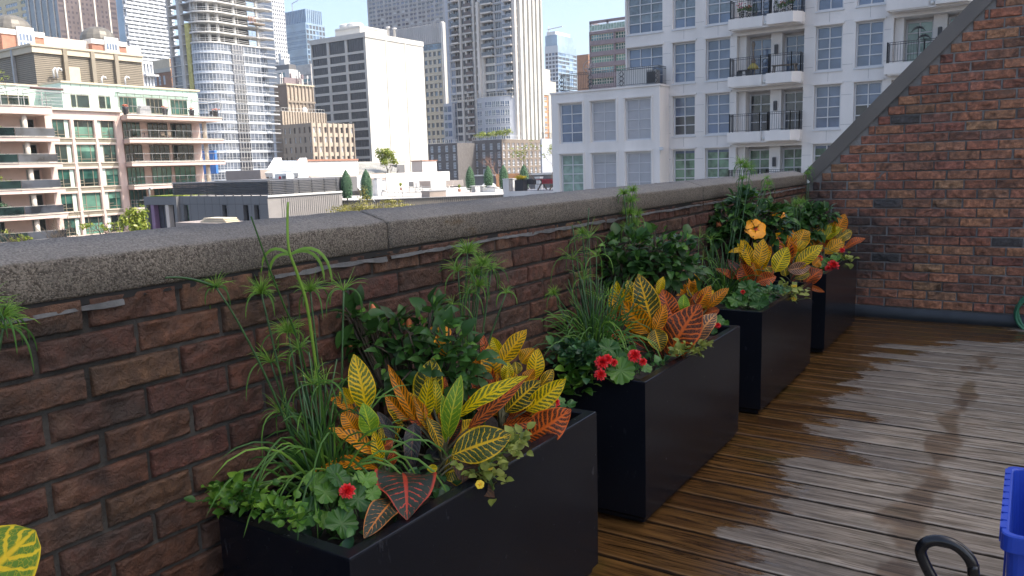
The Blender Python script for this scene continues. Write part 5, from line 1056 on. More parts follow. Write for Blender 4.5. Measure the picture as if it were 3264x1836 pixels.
gl_ = bspec('glazed_lean_to', 'sloping glass lean-to between the two left topiaries', c6(700, 452), c6(650, 455), c6(830, 452), 78, GZ, M['taupe'], M['roofgrav']); x0, x1, y0, y1, z0, z1 = gl_.b; gl_.face('E', [], []); gl_.finish(); b = MB(); b.add([(x1+.05, y0, z1), (x1+.05, y1, z1), (x1+2.6, y1, z1-2.2), (x1+2.6, y0, z1-2.2)], [(0, 3, 2, 1)], M['skylight'])
for k in range(8): yy = y0+(y1-y0)*k/7; b.bar((x1+.05, yy, z1+.05), (x1+2.6, yy, z1-2.15), .06, .06, M['ac'])
part('glass_roof', b, gl_.root)
dk = bspec('dark_low_wall', 'long dark low building with a pale coping behind the right topiaries', c7(640, 470), c7(600, 470), None, 150, GZ, M['dkpanel'], M['ac']); 
x0, x1, y0, y1, z0, z1 = dk.b; dk.b = (x0, x0+45, y0, y0+8, z0, z1); dk.loc = Vector(((x0+x0+45)/2, y0+4, z0)); dk.root.location = dk.loc; dk.face('S', [], []); dk.finish(); b = MB(); b.box(x0, x0+45, y0-.3, y0-.003, z1-.25, z1, M['ac']); part('coping', b, dk.root)
# ---------------------------------------------------------------- charcoal modern building
ch = bspec('charcoal_building', 'charcoal panelled modern building with narrow windows and grey ribbed side', c5(2285, 868), c5(1500, 880), c6(640, 576), 58, GZ, M['dkpanel'], M['roofgrav'])
x0, x1, y0, y1, z0, z1 = ch.b; us = [(ch.u('S', c5(a, 990)), ch.u('S', c5(b_, 990))) for a, b_ in ((1572, 1612), (1900, 1940), (2080, 2125), (2173, 2216))]; zt_ = ch.z('S', c5(1900, 948))
ch.face('S', us, [(zt_-3.2, zt_)], .3, wpick([M['gC'], M['gD']], 3, 1, 2, M['dark_in'], .05, .04)); ch.face('E', [], [], mat=M['ltclad']); w = ch.w; w.M = ch.rel()
for k in range(1, 12): X = x0+(x1-x0)*k/12; w.box(X-.008, X+.008, y0-.006, y0-.001, z1-6, z1-.1, M['dark_in'])
w.box(x0, x1, y0-.006, y0-.0012, zt_+.05, zt_+.07, M['dark_in'])
n = 30
for k in range(n): yy = y0+1.2+(y1-y0-1.4)*k/n; w.box(x1+.002, x1+.03, yy, yy+.03, z1-6, z1-.25, M['dkpanel'])
w.box(x1+.002, x1+.1, y0, y1, z1-.12, z1+.02, M['ac']); ch.finish()
_p = ony(c5(1503, 875), ch.b[2]-.25); lb_ = Building('charcoal_entrance_block', 'charcoal entrance block with green roof and purple column left of the narrow windows', ony(c5(1228, 880), _p.y).x, _p.x, _p.y, _p.y+6, GZ, _p.z, M['dkpanel'], M['sedum'])
x0b, x1b, y0b, y1b, z0b, z1b = lb_.b; zl = lb_.z('S', c5(1350, 948)); lb_.face('S', [(.25, x1b-x0b-.35)], [(zl-6, zl)], .5, wpick([M['gC']], 3, 5, 3, M['dark_in'], .07, .05)); lb_.face('E', [], []); lb_.finish()
P = ony(c5(1325, 1050), y0b+.2); b = MB(); b.box(P.x-.22, P.x+.22, y0b+.05, y0b+.44, zl-6, zl, M['purple']); part('purple_column', b, lb_.root); P = ony(c5(1450, 1050), y0b+.2); b = MB(); b.box(P.x-.2, P.x+.2, y0b+.05, y0b+.44, zl-6, zl, M['cream2']); part('pale_column', b, lb_.root)
b = MB(); b.box(x0b+.6, x1b-.05, y0b+.15, y1b+2, z1b-.08, z1b+.06, M['sedum']); part('green_roof', b, lb_.root)
P = ony(c5(1282, 872), y0b+.8); P.z = z1b-.05; b = MB(); b.tube([P, P+Vector((0, 0, .55)), P+Vector((.08, 0, .7)), P+Vector((.25, 0, .72)), P+Vector((.32, 0, .58))], .06, 8, M['ac']); tag(b.build('vent_pipe'), 'bent white vent pipe on the charcoal entrance block roof', 'vent pipe')
sroot = empty('louvre_screen', ((x0+x1)/2, y0, z1), 'long dark horizontal slat screen on the charcoal building roof', 'screen')
zt1 = ony(c5(2262, 748), y0+.3).z; xa = ony(c5(1470, 800), y0+.3).x; n = 8
for k in range(n):
    zz = z1+.12+(zt1-z1-.12)*k/(n-1); b = MB(); b.add([(xa, y0+.3, zz), (x1-.2, y0+.3, zz), (x1-.2, y0+.42, zz+.085), (xa, y0+.42, zz+.085), (xa, y0+.33, zz-.03), (x1-.2, y0+.33, zz-.03), (x1-.2, y0+.45, zz+.055), (xa, y0+.45, zz+.055)], [(0, 1, 2, 3), (4, 7, 6, 5), (0, 4, 5, 1), (3, 2, 6, 7), (0, 3, 7, 4), (1, 5, 6, 2)], M['slat'])
    b.add([(x1-.2, y0+.3, zz), (x1-.2, y1, zz), (x1-.32, y1, zz+.085), (x1-.32, y0+.3, zz+.085)], [(0, 1, 2, 3)], M['slat']); part('slat', b, sroot)
for k in range(12): X = xa+(x1-.3-xa)*k/11; b = MB(); b.bar((X, y0+.5, z1-.05), (X, y0+.5, zt1+.1), .08, .08, M['slat']); part('post', b, sroot)
for k in range(6): Y = y0+.8+(y1-y0-.9)*k/5; b = MB(); b.bar((x1-.4, Y, z1-.05), (x1-.4, Y, zt1+.1), .08, .08, M['slat']); part('post', b, sroot)
b = MB(); b.box(xa+1, x1-1.2, y0+3.5, y1+3, z1-.1, zt1+.1, M['dkpanel']); tag(b.build('roof_plant_room'), 'dark plant room behind the slat screen on the charcoal building', 'plant room')
P = ondist(c5(2420, 722), 64); r = empty('rooftop_unit', P, 'white rooftop ventilation unit with a round red fan behind the slat screen', 'ventilation unit'); b = MB(); b.box(-.55, .75, -.3, .4, -1.0, .35, M['ac']); b.build('body', None, r); b = MB(); b.M = Matrix.Translation((.02, -.305, .05)) @ Matrix.Rotation(R(90), 4, 'X'); b.lathe([(.15, 0), (.13, .03), (.05, .03)], 14, m=M['red']); b.build('fan', None, r); b = MB(); b.box(.3, .7, -.34, -.302, .0, .2, M['dkpanel']); b.build('grille', None, r)
P = ondist(c5(1880, 1075), 48); b = MB(); 
for k in range(3): b.box(P.x-1.1+.15*k, P.x+1.2-.1*k, P.y-.5, P.y+.4, P.z-.12+.09*k, P.z-.05+.09*k, M['cream'])
tag(b.build('board_stack'), 'stack of pale boards in front of the charcoal wall just above the coping', 'boards')
b = MB(); b.box(P.x-3, P.x+3, P.y-.8, P.y+1, GZ, P.z-.125, M['taupe']); tag(b.build('low_flat_roof'), 'low flat roof carrying the pale boards', 'roof')
# ---------------------------------------------------------------- pale terrace with railing left of the wing
TY = 47.5; P = ony(c7(1232, 790), TY); te = empty('white_roof_terrace', (P.x, TY, GZ), 'pale stone roof terrace with square pillars and iron railing beside the apartment wing', 'terrace')
zt_ = ony(c7(1700, 782), TY).z; xl = P.x; xr = wing.b[0]+1.5
b = MB(); b.box(xl, xr, TY, TY+9, GZ, zt_-.001, M['apt']); part('base_wall', b, te)
for pl, pr, top, dy in ((1225, 1338, 540, 0), (1338, 1418, 535, 2.2), (1845, 1935, 505, 4.5)):
    a, c = ony(c7(pl, 700), TY+dy), ony(c7(pr, 700), TY+dy); zz = ony(c7((pl+pr)/2, top), TY+dy).z; b = MB(); b.box(a.x, c.x, TY+dy+.01, TY+dy+.5, zt_, zz-.06, M['apt'] if dy == 0 else M['white']); b.box(a.x-.03, c.x+.03, TY+dy-.02, TY+dy+.53, zz-.059, zz, M['white']); part('pillar', b, te)
b = MB(); railing(b, (ony(c7(1345, 700), TY).x, TY+.1, zt_), (xr, TY+.1, zt_), ony(c7(1500, 550), TY).z-zt_, M['iron'], None, .12, r=.016, rails=(.04, 1.0)); part('terrace_railing', b, te)
P = ony(c7(1580, 770), TY+.8); r = empty('terrace_planter', (P.x, P.y, zt_), 'big dark pot of yellow flowers behind the pale terrace railing', 'flower pot'); b = MB(); b.box(-.35, .35, -.3, .3, 0, .78, M['iron']); b.box(-.3, .85, .31, .7, .45, .8, M['iron']); b.build('pot', None, r); crown('blossom', plain('yellow_petals', (.75, .55, .02), .6), r, [((-.02, -.05, .95), (.5, .3, .2))], 300, .06, 3); crown('foliage', M['springleaf'], r, [((0, 0, .8), (.45, .3, .15))], 120, .07, 3)
P = ony(c7(2110, 765), TY+2.2); r = empty('picnic_table', (P.x, P.y, zt_), 'wooden picnic table under a red cloth at the right end of the pale terrace', 'table'); b = MB(); b.box(-.9, .6, -.4, .4, .7, .75, M['wood']); b.build('tabletop', None, r)
for sx in (-.6, .4):
    b = MB(); b.bar((sx, -.55, 0), (sx, .25, .7), .09, .06, M['wood']); b.bar((sx+.1, .55, 0), (sx+.1, -.25, .7), .09, .06, M['wood']); b.build('leg', None, r)
for sy in (-.75, .75): b = MB(); b.box(-.9, .6, sy-.13, sy+.13, .42, .46, M['wood']); b.build('bench_seat', None, r)
b = MB(); b.box(P.x-.95, P.x+.65, P.y-.45, P.y+.45, zt_+.752, zt_+.775, M['red']); b.box(P.x-.3, P.x+.66, P.y-.47, P.y-.45, zt_+.45, zt_+.775, M['red']); tag(b.build('red_tablecloth'), 'red cloth draped over the picnic table on the pale terrace', 'tablecloth')
# ---------------------------------------------------------------- trees of the city
q = random.Random(3)
def tpx(pc, dist): return ondist(pc, dist)
P = tpx(c2(1020, 1340), 118); tree('street_tree', 'fresh green round crowned tree in front of the blank white office wall', (P.x, P.y, P.z-6), 6.4, blobs_in(q, (0, 0, 6.0), (1.75, 1.75, 1.6), 16, .42), 1900, .15, M['springleaf'], 5)
P = tpx(c5(1200, 1110), 46); tree('street_tree', 'small yellow green tree left of the purple column above the coping', (P.x, P.y, P.z-3), 3.6, blobs_in(q, (0, 0, 3.0), (1.0, 1.0, 1.1), 12, .42), 1400, .085, M['springleaf'], 6)
P = tpx(c6(800, 690), 40); tree('budding_bush', 'wide olive yellow budding bush rising behind the coping below the second topiary', (P.x, P.y, P.z-3.4), 3.2, [((-1.0, -.2, 3.2), (1.0, .8, .32)), ((0, 0, 3.3), (1.3, .8, .35)), ((1.4, .5, 3.25), (1.2, .8, .3)), ((.2, .1, 3.75), (.5, .4, .4)), ((.15, .1, 4.15), (.32, .3, .32)), ((2.2, .7, 3.3), (.7, .6, .25)), ((1.5, .6, 3.6), (.8, .4, .12))], 2600, .05, M['oliveleaf'], 7, 'bush', depth=4)
for px, d, s, lb in ((c5(800, 1150), 50, .8, 'sparse yellow green young tree in front of the pink building, left of the purple column'), (c5(960, 1140), 52, .7, 'thin spring sapling before the right column of pink windows'), (c5(235, 1230), 48, .35, 'small yellow flowering shrub top at the far left above the coping'), (c5(130, 1250), 48, .25, 'yellow bud cluster at the left edge above the coping')):
    P = tpx(px, d); tree('street_tree', lb, (P.x, P.y, P.z-2.6), 3.0, blobs_in(q, (0, 0, 2.6), (s*1.3, s, s*.6), 6, .4), 200, .07, M['springleaf'], int(d*s*10), depth=4)
for px, d, lb, g_ in ((c7(1180, 440), 85, 'leafless brown tree between the third and fourth topiaries', 1), (c7(1880, 330), 95, 'thin tree just coming into leaf in front of the grey brick building', 2), (c7(2140, 330), 90, 'sparse sapling with yellow leaves beside the apartment wing', 3), (c5(600, 1120), 50, 'bare grey tree in front of the left column of pink windows', 4), (c5(450, 1130), 52, 'bare brown branches below the lowest pink balcony', 5)):
    P = tpx(px, d); r = empty('bare_tree', (P.x, P.y, P.z-4), lb, 'tree'); b = MB(); tips = []; qq = random.Random(g_); L = 2.2 if d > 60 else 1.6
    branches(b, Vector((0, 0, 0)), Vector((0, 0, 1)), L, .07, 5, qq, M['bark'] if g_ != 1 else M['brownbrick'], .7, tips); b.build('trunk', None, r)
    if g_ in (2, 3): crown('crown', M['springleaf'], r, [((t.x, t.y, t.z), (.35, .35, .25)) for t in tips[::3]], 420, .09, g_)
x0, x1, y0, y1, z0, z1 = gbase.b
for px, s, wh in ((cB(560, 650), 2.0, 'leftmost'), (cB(655, 650), 1.5, 'smallest, second from left'), (cB(770, 625), 2.3, 'third from left'), (cB(890, 610), 2.5, 'rightmost and tallest')):
    P = ony(px, y0+1.5); tree('roof_tree', 'green roof garden tree on the grey brick building, ' + wh, (P.x, P.y, z1), P.z-z1+1.5, [((0, 0, P.z-z1), (s*1.2, s, s*.45)), ((s*.4, 0, P.z-z1+.6), (s*.7, s*.6, s*.35))], 260, .28, M['springleaf'], int(s*10), 'tree', 'trees in the roof garden of the grey brick building', depth=2)
# pink balcony plants and hedge greenery
for zz, k in ((slabz[1], 1), (slabz[2], 2), (slabz[3], 3), (slabz[4], 4), (slabz[5], 5)):
    r = empty('balcony_plant', (PX+.9, 46.2, zz), 'climbing green balcony plants at the pink building corner, %s balcony from the top' % ('first', 'second', 'third', 'fourth', 'fifth')[k-1], 'plant'); b = MB(); b.box(-.25, .25, -.9, .9, 0, .35, M['iron']); b.build('trough', None, r); crown('foliage', M['springleaf'] if k % 2 else M['topleaf'], r, [((0, 0, .75), (.4, 1.0, .5)), ((-.3, -.6, 1.3), (.35, .5, .6))], 260, .12, k)
r = empty('climbing_plant', (pX-1.0, onx(cD(200, 500), pX).y, 10.3), 'thin yellow green climber on the pergola of the pink building terrace', 'plant'); b = MB(); tips = []; branches(b, Vector((0, 0, 0)), Vector((0, -.1, 1)), 1.5, .05, 4, random.Random(2), M['bark'], .6, tips); b.build('trunk', None, r); crown('foliage', M['springleaf'], r, [((t.x, t.y, t.z), (.4, .4, .3)) for t in tips[::3]], 160, .1, 4)
# ---------------------------------------------------------------- terrace: materials
def brick_mat(name, stain):
    t = NT(name); c = t.attr('tone'); v = t.obj(); n1 = t.noise(v, 26, 6, .65); n2 = t.noise(v, 5, 4, .6); n3 = t.noise(v, 120, 3, .6)
    col = t.mix(t.step(n1, .38, .68), t.mix(.55, c, (.035, .018, .012), 'MIX'), c)
    col = t.mix(t.math('MULTIPLY', t.step(n2, .55, .72), .35), col, (.21, .12, .075))
    col = t.mix(t.math('MULTIPLY', t.step(n3, .58, .75), .5), col, (.02, .014, .012))
    if stain: # dark algae stain spreading from the corner along the courses
        p = t.xyz(v); s = t.noise(t.mapv(v, (2.2, 1, 5.5)), 1.0, 4, .6)
        e = t.math('ADD', t.math('MULTIPLY', p[0], .50), t.math('MULTIPLY', t.math('ABSOLUTE', t.math('SUBTRACT', p[2], .72)), .75))
        k = t.step(t.math('SUBTRACT', s, e), -.16, .14); col = t.mix(t.math('MULTIPLY', k, .80), col, (.024, .024, .024))
    else:
        p = t.xyz(v); s = t.noise(t.mapv(v, (1, 1.2, 3)), 1.4, 4, .6); col = t.mix(t.math('MULTIPLY', t.step(s, .5, .72), .55), col, (.03, .032, .028))
    t.set(Base_Color=col, Roughness=t.math('MULTIPLY_ADD', n1, .3, .55))
    h = t.math('ADD', t.math('MULTIPLY', t.noise(t.mapv(v, (1, 1, 1)), 55, 5, .65, .6), 1.0), t.math('MULTIPLY', n3, .35)); t.bump(h, 1.0, .010); return t.m
M['brickA'] = brick_mat('weathered_red_brick', False); M['brickB'] = brick_mat('stained_red_brick', True)
t = NT('lime_mortar'); n = t.noise(t.obj(), 40, 5); n2 = t.noise(t.obj(), 2.5, 4)
t.set(Base_Color=t.mix(t.step(n2, .35, .65), t.mix(n, (.016, .015, .0135), (.044, .042, .038)), t.mix(n, (.032, .030, .027), (.095, .09, .08))), Roughness=.95); t.bump(t.noise(t.obj(), 160, 4), .8, .004); M['mortar'] = t.m
t = NT('pale_mortar'); n = t.noise(t.obj(), 40, 5); n2 = t.noise(t.obj(), 1.6, 4); t.set(Base_Color=t.mix(t.step(n2, .35, .65), t.mix(n, (.07, .066, .06), (.17, .16, .15)), t.mix(n, (.15, .14, .13), (.32, .30, .28))), Roughness=.95); t.bump(t.noise(t.obj(), 160, 4), .8, .004); M['mortar2'] = t.m
t = NT('exposed_aggregate'); v = t.obj(); vo = t.n('ShaderNodeTexVoronoi'); t.put(vo.inputs['Vector'], v); vo.inputs['Scale'].default_value = 235; gr = t.xyz(vo.outputs['Color'])[0]; n = t.noise(v, 3, 4); n2 = t.noise(v, 300, 3, .7)
top_light = t.step(t.xyz(t.n('ShaderNodeNewGeometry').outputs['Normal'])[2], .5, .9)  # upward faces: paler tint paints the light falling on the coping top
col = t.mix(gr, (.062, .052, .041), (.25, .22, .18)); col = t.mix(t.math('MULTIPLY', top_light, .36), col, (.33, .315, .29)); col = t.mix(t.math('MULTIPLY', t.step(n2, .55, .7), .75), col, (.03, .027, .025)); col = t.mix(t.math('MULTIPLY', t.step(t.noise(t.mapv(v, (3, 1, 3)), 2.2, 5, .65), .62, .72), .6), col, (.12, .075, .03))
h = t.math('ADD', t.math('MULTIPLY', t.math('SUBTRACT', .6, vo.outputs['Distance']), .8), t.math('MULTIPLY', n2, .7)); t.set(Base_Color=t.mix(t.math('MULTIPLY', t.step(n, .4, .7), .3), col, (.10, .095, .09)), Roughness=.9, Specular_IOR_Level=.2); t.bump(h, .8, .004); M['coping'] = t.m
M['lead'] = plain('torn_grey_membrane', (.105, .108, .108), .5, 0, .35, 12, .4, 30); M['seal'] = plain('black_sealant', (.012, .012, .012), .6)
M['flash'] = plain('brown_metal_flashing', (.125, .108, .095), .42, .3, .1, 2, .12, 8); M['upstand'] = plain('black_membrane_upstand', (.018, .022, .026), .45, 0, .3, 5, .25, 14)
BPITCH = .1885
# deck: weathered boards, soaked along the planters
t = NT('wet_weathered_deck'); v = t.pos(); p = t.xyz(v); bd = t.attr('board', 'Fac'); L = t.math
sv = t.n('ShaderNodeCombineXYZ'); t.put(sv.inputs[0], t.math('ADD', p[0], t.math('MULTIPLY', bd, 37.0))); t.put(sv.inputs[1], p[1]); t.put(sv.inputs[2], bd); sv = sv.outputs[0]
gr = t.noise(t.mapv(sv, (2.6, 30, 1)), 1.0, 6, .65, .8); gr2 = t.noise(t.mapv(sv, (7, 150, 1)), 1.0, 4, .6, .3); big = t.noise(t.mapv(sv, (1.2, 3, 1)), 1.0, 3); kn = t.voro(t.mapv(sv, (1.35, 5.3, 1)), 1.0)
dry = t.mix(t.step(gr, .30, .70), (.105, .080, .056), (.36, .298, .226)); dry = t.mix(t.math('MULTIPLY', t.step(gr2, .55, .70), .7), dry, (.45, .39, .315)); dry = t.mix(t.math('MULTIPLY', t.step(gr2, .44, .30), .75), dry, (.05, .042, .034)); ck = t.noise(t.mapv(sv, (4.5, 90, 1)), 1.0, 2, .4); dry = t.mix(t.math('MULTIPLY', t.step(ck, .68, .73), .75), dry, (.035, .028, .022)); dry = t.mix(t.math('MULTIPLY', t.step(t.noise(v, 4.0, 4), .55, .72), .3), dry, (.09, .085, .06)); dry = t.mix(t.math('MULTIPLY', t.step(big, .45, .7), .45), dry, (.17, .145, .115))
dry = t.mix(t.math('MULTIPLY', t.step(kn, .075, .03), .75), dry, (.05, .04, .033))
wet = t.mix(t.step(gr, .30, .7), (.026, .013, .0055), (.150, .074, .022)); wet = t.mix(t.math('MULTIPLY', t.step(big, .48, .72), .55), wet, (.035, .014, .007)); wet = t.mix(t.math('MULTIPLY', t.step(t.noise(v, 2.1, 3), .52, .68), .45), wet, (.075, .055, .010)); wet = t.mix(t.math('MULTIPLY', t.step(kn, .075, .03), .8), wet, (.012, .007, .005))
fb = t.math('FRACT', t.math('DIVIDE', t.math('ADD', t.math('SUBTRACT', p[1], 4.636), t.math('MULTIPLY_ADD', t.math('SUBTRACT', t.noise(t.mapv(v, (6, 1, 1)), 3.0, 3), .5), .006, 18.85)), BPITCH)); gap = t.math('MAXIMUM', t.step(fb, .050, .032), t.step(fb, .972, .988)); lip = t.math('MULTIPLY', t.step(fb, .05, .07), t.step(fb, .115, .085))
edge = t.math('ADD', t.math('MULTIPLY', t.math('SUBTRACT', bd, .5), .34), t.math('MULTIPLY', t.math('ADD', t.math('MULTIPLY', t.math('SUBTRACT', t.noise(t.mapv(v, (1.6, 2.6, 1)), 1.0, 4, .55), .5), .75), t.math('MULTIPLY', t.math('SUBTRACT', t.noise(t.mapv(v, (9, 30, 1)), 1.0, 4, .6), .5), .22)), 1.0))
far = t.math('MULTIPLY', t.step(p[1], 7.0, 8.2), .9); x0 = t.math('SUBTRACT', t.math('ADD', t.math('SUBTRACT', p[0], 1.08), t.math('MULTIPLY', t.step(p[1], 3.2, 2.0), -.12)), far)
wm = t.step(t.math('SUBTRACT', edge, x0), -.03, .05)
# trail of damp footprints farther out
cx_ = t.math('SUBTRACT', p[0], t.math('MULTIPLY_ADD', p[1], .035, 1.43)); tr = t.math('SUBTRACT', .10, t.math('ABSOLUTE', cx_)); tn_ = t.noise(t.mapv(v, (5, 2.6, 1)), 1.0, 3, .5); tr = t.math('MULTIPLY', t.math('MULTIPLY', t.step(t.math('ADD', tr, t.math('MULTIPLY', t.math('SUBTRACT', tn_, .56), .55)), -.02, .05), t.step(p[1], 2.3, 2.7)), t.step(p[1], 7.4, 6.9))
sp = t.step(t.noise(t.mapv(v, (7, 4, 1)), 1.0, 3), .70, .76)
wmask = t.math('MAXIMUM', wm, t.math('MULTIPLY', tr, .62)); col = t.mix(wmask, dry, wet)
damp = t.math('MULTIPLY', t.step(t.math('SUBTRACT', edge, x0), -.42, .0), .5); col = t.mix(t.math('MULTIPLY', damp, t.math('SUBTRACT', 1.0, wmask)), col, (.10, .088, .08))
col = t.mix(t.math('MULTIPLY', lip, .45), col, t.mix(wmask, (.40, .36, .31), (.19, .11, .05))); col = t.mix(t.math('MULTIPLY', gap, .85), col, (.016, .012, .009))  # lip: worn board edge, with the bevel's highlight painted in as pale line
pud = t.math('MULTIPLY', t.step(t.math('SUBTRACT', edge, x0), -.09, -.03), t.step(t.math('SUBTRACT', edge, x0), .14, .06)); pn = t.step(t.noise(t.mapv(v, (14, 26, 1)), 1.0, 4, .6), .50, .58); pud = t.math('MULTIPLY', pud, pn)
rough = t.math('MULTIPLY_ADD', wmask, -.52, .80); rough = t.math('SUBTRACT', rough, t.math('MULTIPLY', damp, .12)); rough = t.math('SUBTRACT', rough, t.math('MULTIPLY', t.math('MULTIPLY', wm, t.step(big, .40, .6)), .20)); rough = t.math('MAXIMUM', t.math('SUBTRACT', rough, pud), .03)
t.set(Base_Color=col, Roughness=rough, Specular_IOR_Level=t.math('MULTIPLY_ADD', wmask, .27, .10)); t.b.inputs['IOR'].default_value = 1.33
hh = t.math('MULTIPLY', t.math('ADD', t.math('MULTIPLY', gr, .6), t.math('MULTIPLY', gr2, .4)), t.math('SUBTRACT', 1.0, t.math('MAXIMUM', t.math('MULTIPLY', wm, .55), pud))); t.bump(t.math('ADD', hh, t.math('MULTIPLY', pud, .45)), .9, .005); M['deck'] = t.m
t = NT('black_planter_fibreglass'); n = t.noise(t.obj(), 60, 4); n2 = t.noise(t.obj(), 3, 4)
wh = t.math('MULTIPLY', t.step(t.noise(t.mapv(t.obj(), (9, 9, 3)), 2.0, 5, .7), .62, .74), .35)
t.set(Base_Color=t.mix(wh, t.mix(n2, (.005, .0058, .0085), (.010, .0115, .016)), (.10, .10, .11)), Roughness=t.math('MULTIPLY_ADD', n, .16, .16), Specular_IOR_Level=.26); t.bump(n, .06, .002); M['planter'] = t.m
M['soil'] = plain('dark_potting_soil', (.018, .013, .010), .95, 0, .6, 30, 1.0, 70)
# ---------------------------------------------------------------- deck
DX0, DX1, DY0, DY1 = .0, 4.2, -2.6, 8.385
b = MB(); bv = []; BP = .1885; k0 = int((DY0-.1)/BP); y = 4.636-BP*39; k = 0; q = random.Random(11)
while y < DY1:
    ya, yb = max(y+.0045, DY0), min(y+BP-.0045, DY1)
    if yb-ya > .02:
        zt = q.uniform(-.004, .0); c = .009; tl = q.uniform(-.003, .003); X1 = DX1
        prof = [(ya, -.035), (ya, zt-c), (ya+c*.4, zt-c*.3), (ya+c*1.3, zt+tl*.5), (yb-c*1.3, zt-tl*.5), (yb-c*.4, zt-c*.3), (yb, zt-c), (yb, -.035)]
        m_ = len(prof); vs = []; ns = 12
        for s in range(ns+1): xx = DX0+(X1-DX0)*s/ns; w_ = .0012*math.sin(xx*3+k); vs += [(xx, p_[0], p_[1]+w_) for p_ in prof]
        fs = [(s*m_+j, s*m_+j+1, (s+1)*m_+j+1, (s+1)*m_+j) for s in range(ns) for j in range(m_-1)]
        b.add(vs, fs, M['deck'], False); bv += [q.random()]*len(vs)
    y += BP; k += 1
o = b.build('deck'); tag(o, kind='structure'); at = o.data.attributes.new('board', 'FLOAT', 'POINT'); at.data.foreach_set('value', bv)
b = MB(); b.box(DX0-.3, 4.25, DY0, DY1+.3, -.6, -.04, M['seal']); tag(b.build('deck_substructure'), kind='structure')
# ---------------------------------------------------------------- brick walls, every brick a modelled face
def worm(p): # hand-textured brick face
    a = mnoise.noise(p*17.0); bq = mnoise.noise(Vector((p.x*9+3.1, p.y*9, p.z*9))+Vector((a, a, a))*.9); rdg = 1-abs(bq)*2.2; f = mnoise.noise(p*60.0); g = mnoise.noise(Vector((p.x*24, p.y*24+9, p.z*34)))
    return .0060*max(-.8, rdg)+.0016*f+.0026*a+.0038*g
TON = [(.17, .066, .036), (.145, .056, .031), (.185, .078, .040), (.155, .068, .037), (.135, .050, .030), (.165, .082, .042), (.12, .052, .032)]
def bricks(name, parent, place, rows, c0, ch, bl, umin, umax, clip, mat, seed, mj=.0105, vj=.011, dark=.05, res=(20, 8), depth=.011, gain=1.0):
    b = MB(); tones = []; q = random.Random(seed)
    for r_ in range(rows):
        za, zb = c0+r_*ch+mj/2, c0+(r_+1)*ch-mj/2; off = (bl/2 if r_ % 2 else 0)+q.uniform(-.012, .012); k = math.floor((umin-off)/bl)-1
        while off+k*bl < umax:
            ua, ub = off+k*bl+vj/2+q.uniform(-.003, .003), off+(k+1)*bl-vj/2+q.uniform(-.003, .003); k += 1
            ua, ub = max(ua, umin), min(ub, umax)
            lo = clip(za, zb) if clip else None
            if lo is not None: ua = max(ua, lo)
            if ub-ua < .02: continue
            gx = [0, .0022, .006]; nq = max(2, int(res[0]*(ub-ua)/bl)); Lb = ub-ua; gx = [g_/Lb for g_ in gx]+[.011/Lb+(1-.022/Lb)*i/nq for i in range(nq+1)]+[1-g_/Lb for g_ in reversed(gx)]; Hb = zb-za; gz = [0, .002/Hb, .0055/Hb]+[.010/Hb+(1-.02/Hb)*i/res[1] for i in range(res[1]+1)]+[1-.0055/Hb, 1-.002/Hb, 1]; nx = len(gx)-1; nz = len(gz)-1; ins = q.uniform(-.002, .003); vs = []
            tl = [q.uniform(-.003, .003) for _ in range(3)]; relief_shade = []
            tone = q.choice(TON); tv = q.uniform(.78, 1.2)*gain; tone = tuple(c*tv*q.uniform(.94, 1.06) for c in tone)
            if q.random() < dark: tone = (.055, .052, .05)
            for j in range(nz+1):
                for i in range(nx+1):
                    u, z = ua+Lb*gx[i], za+Hb*gz[j]; ed = min((u-ua)/.006, (ub-u)/.006, (z-za)/.0055, (zb-z)/.0055, 1.0); ed = math.sin(max(0, ed)*math.pi/2)
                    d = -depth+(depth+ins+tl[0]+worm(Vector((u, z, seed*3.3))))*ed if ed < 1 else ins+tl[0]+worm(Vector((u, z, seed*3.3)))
                    wv_ = worm(Vector((u, z, seed*3.3))); relief_shade.append(max(.35, min(1.75, 1.0+wv_*95+.25*mnoise.noise(Vector((u*7, z*9, 2)))))*(.7+.3*ed)); jit = mnoise.noise(Vector((u*45, z*45, 5)))*.002*(1 if ed < .5 else .3); vs.append(place(u+jit, z+jit, d))  # relief shading painted into tone: ridges lighter, recesses and edges darker
            b.add(vs, [(j*(nx+1)+i, j*(nx+1)+i+1, (j+1)*(nx+1)+i+1, (j+1)*(nx+1)+i) for j in range(nz) for i in range(nx)], mat, True); tones += [tuple(c*w_ for c in tone) for w_ in relief_shade]
    o = b.build(name, None, parent); at = o.data.attributes.new('tone', 'FLOAT_COLOR', 'POINT'); at.data.foreach_set('color', [c for t_ in tones for c in (*t_, 1)]); return o
YE = 8.387; CH = .0868
par = empty('parapet_wall', (0, 3, 0), 'long low brick parapet wall with a rough aggregate concrete coping behind the planters', 'wall')
def part0(mb, name, root): o = mb.build(name, None, root); o.location = -Vector(root.location); return o
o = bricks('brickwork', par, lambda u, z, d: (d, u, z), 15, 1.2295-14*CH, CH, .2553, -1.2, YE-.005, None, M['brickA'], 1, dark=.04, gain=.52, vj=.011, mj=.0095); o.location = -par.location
b = MB(); b.box(-.12, -.0085, -2.6, YE+.3, -.6, 1.316, M['mortar']); b.box(-.125, -.1201, -2.6, YE+.3, -14, 1.316, M['brickA']); part0(b, 'mortar_backing', par)
ys = [-2.6, -1.118, 2.122, 5.362, YE-.004]
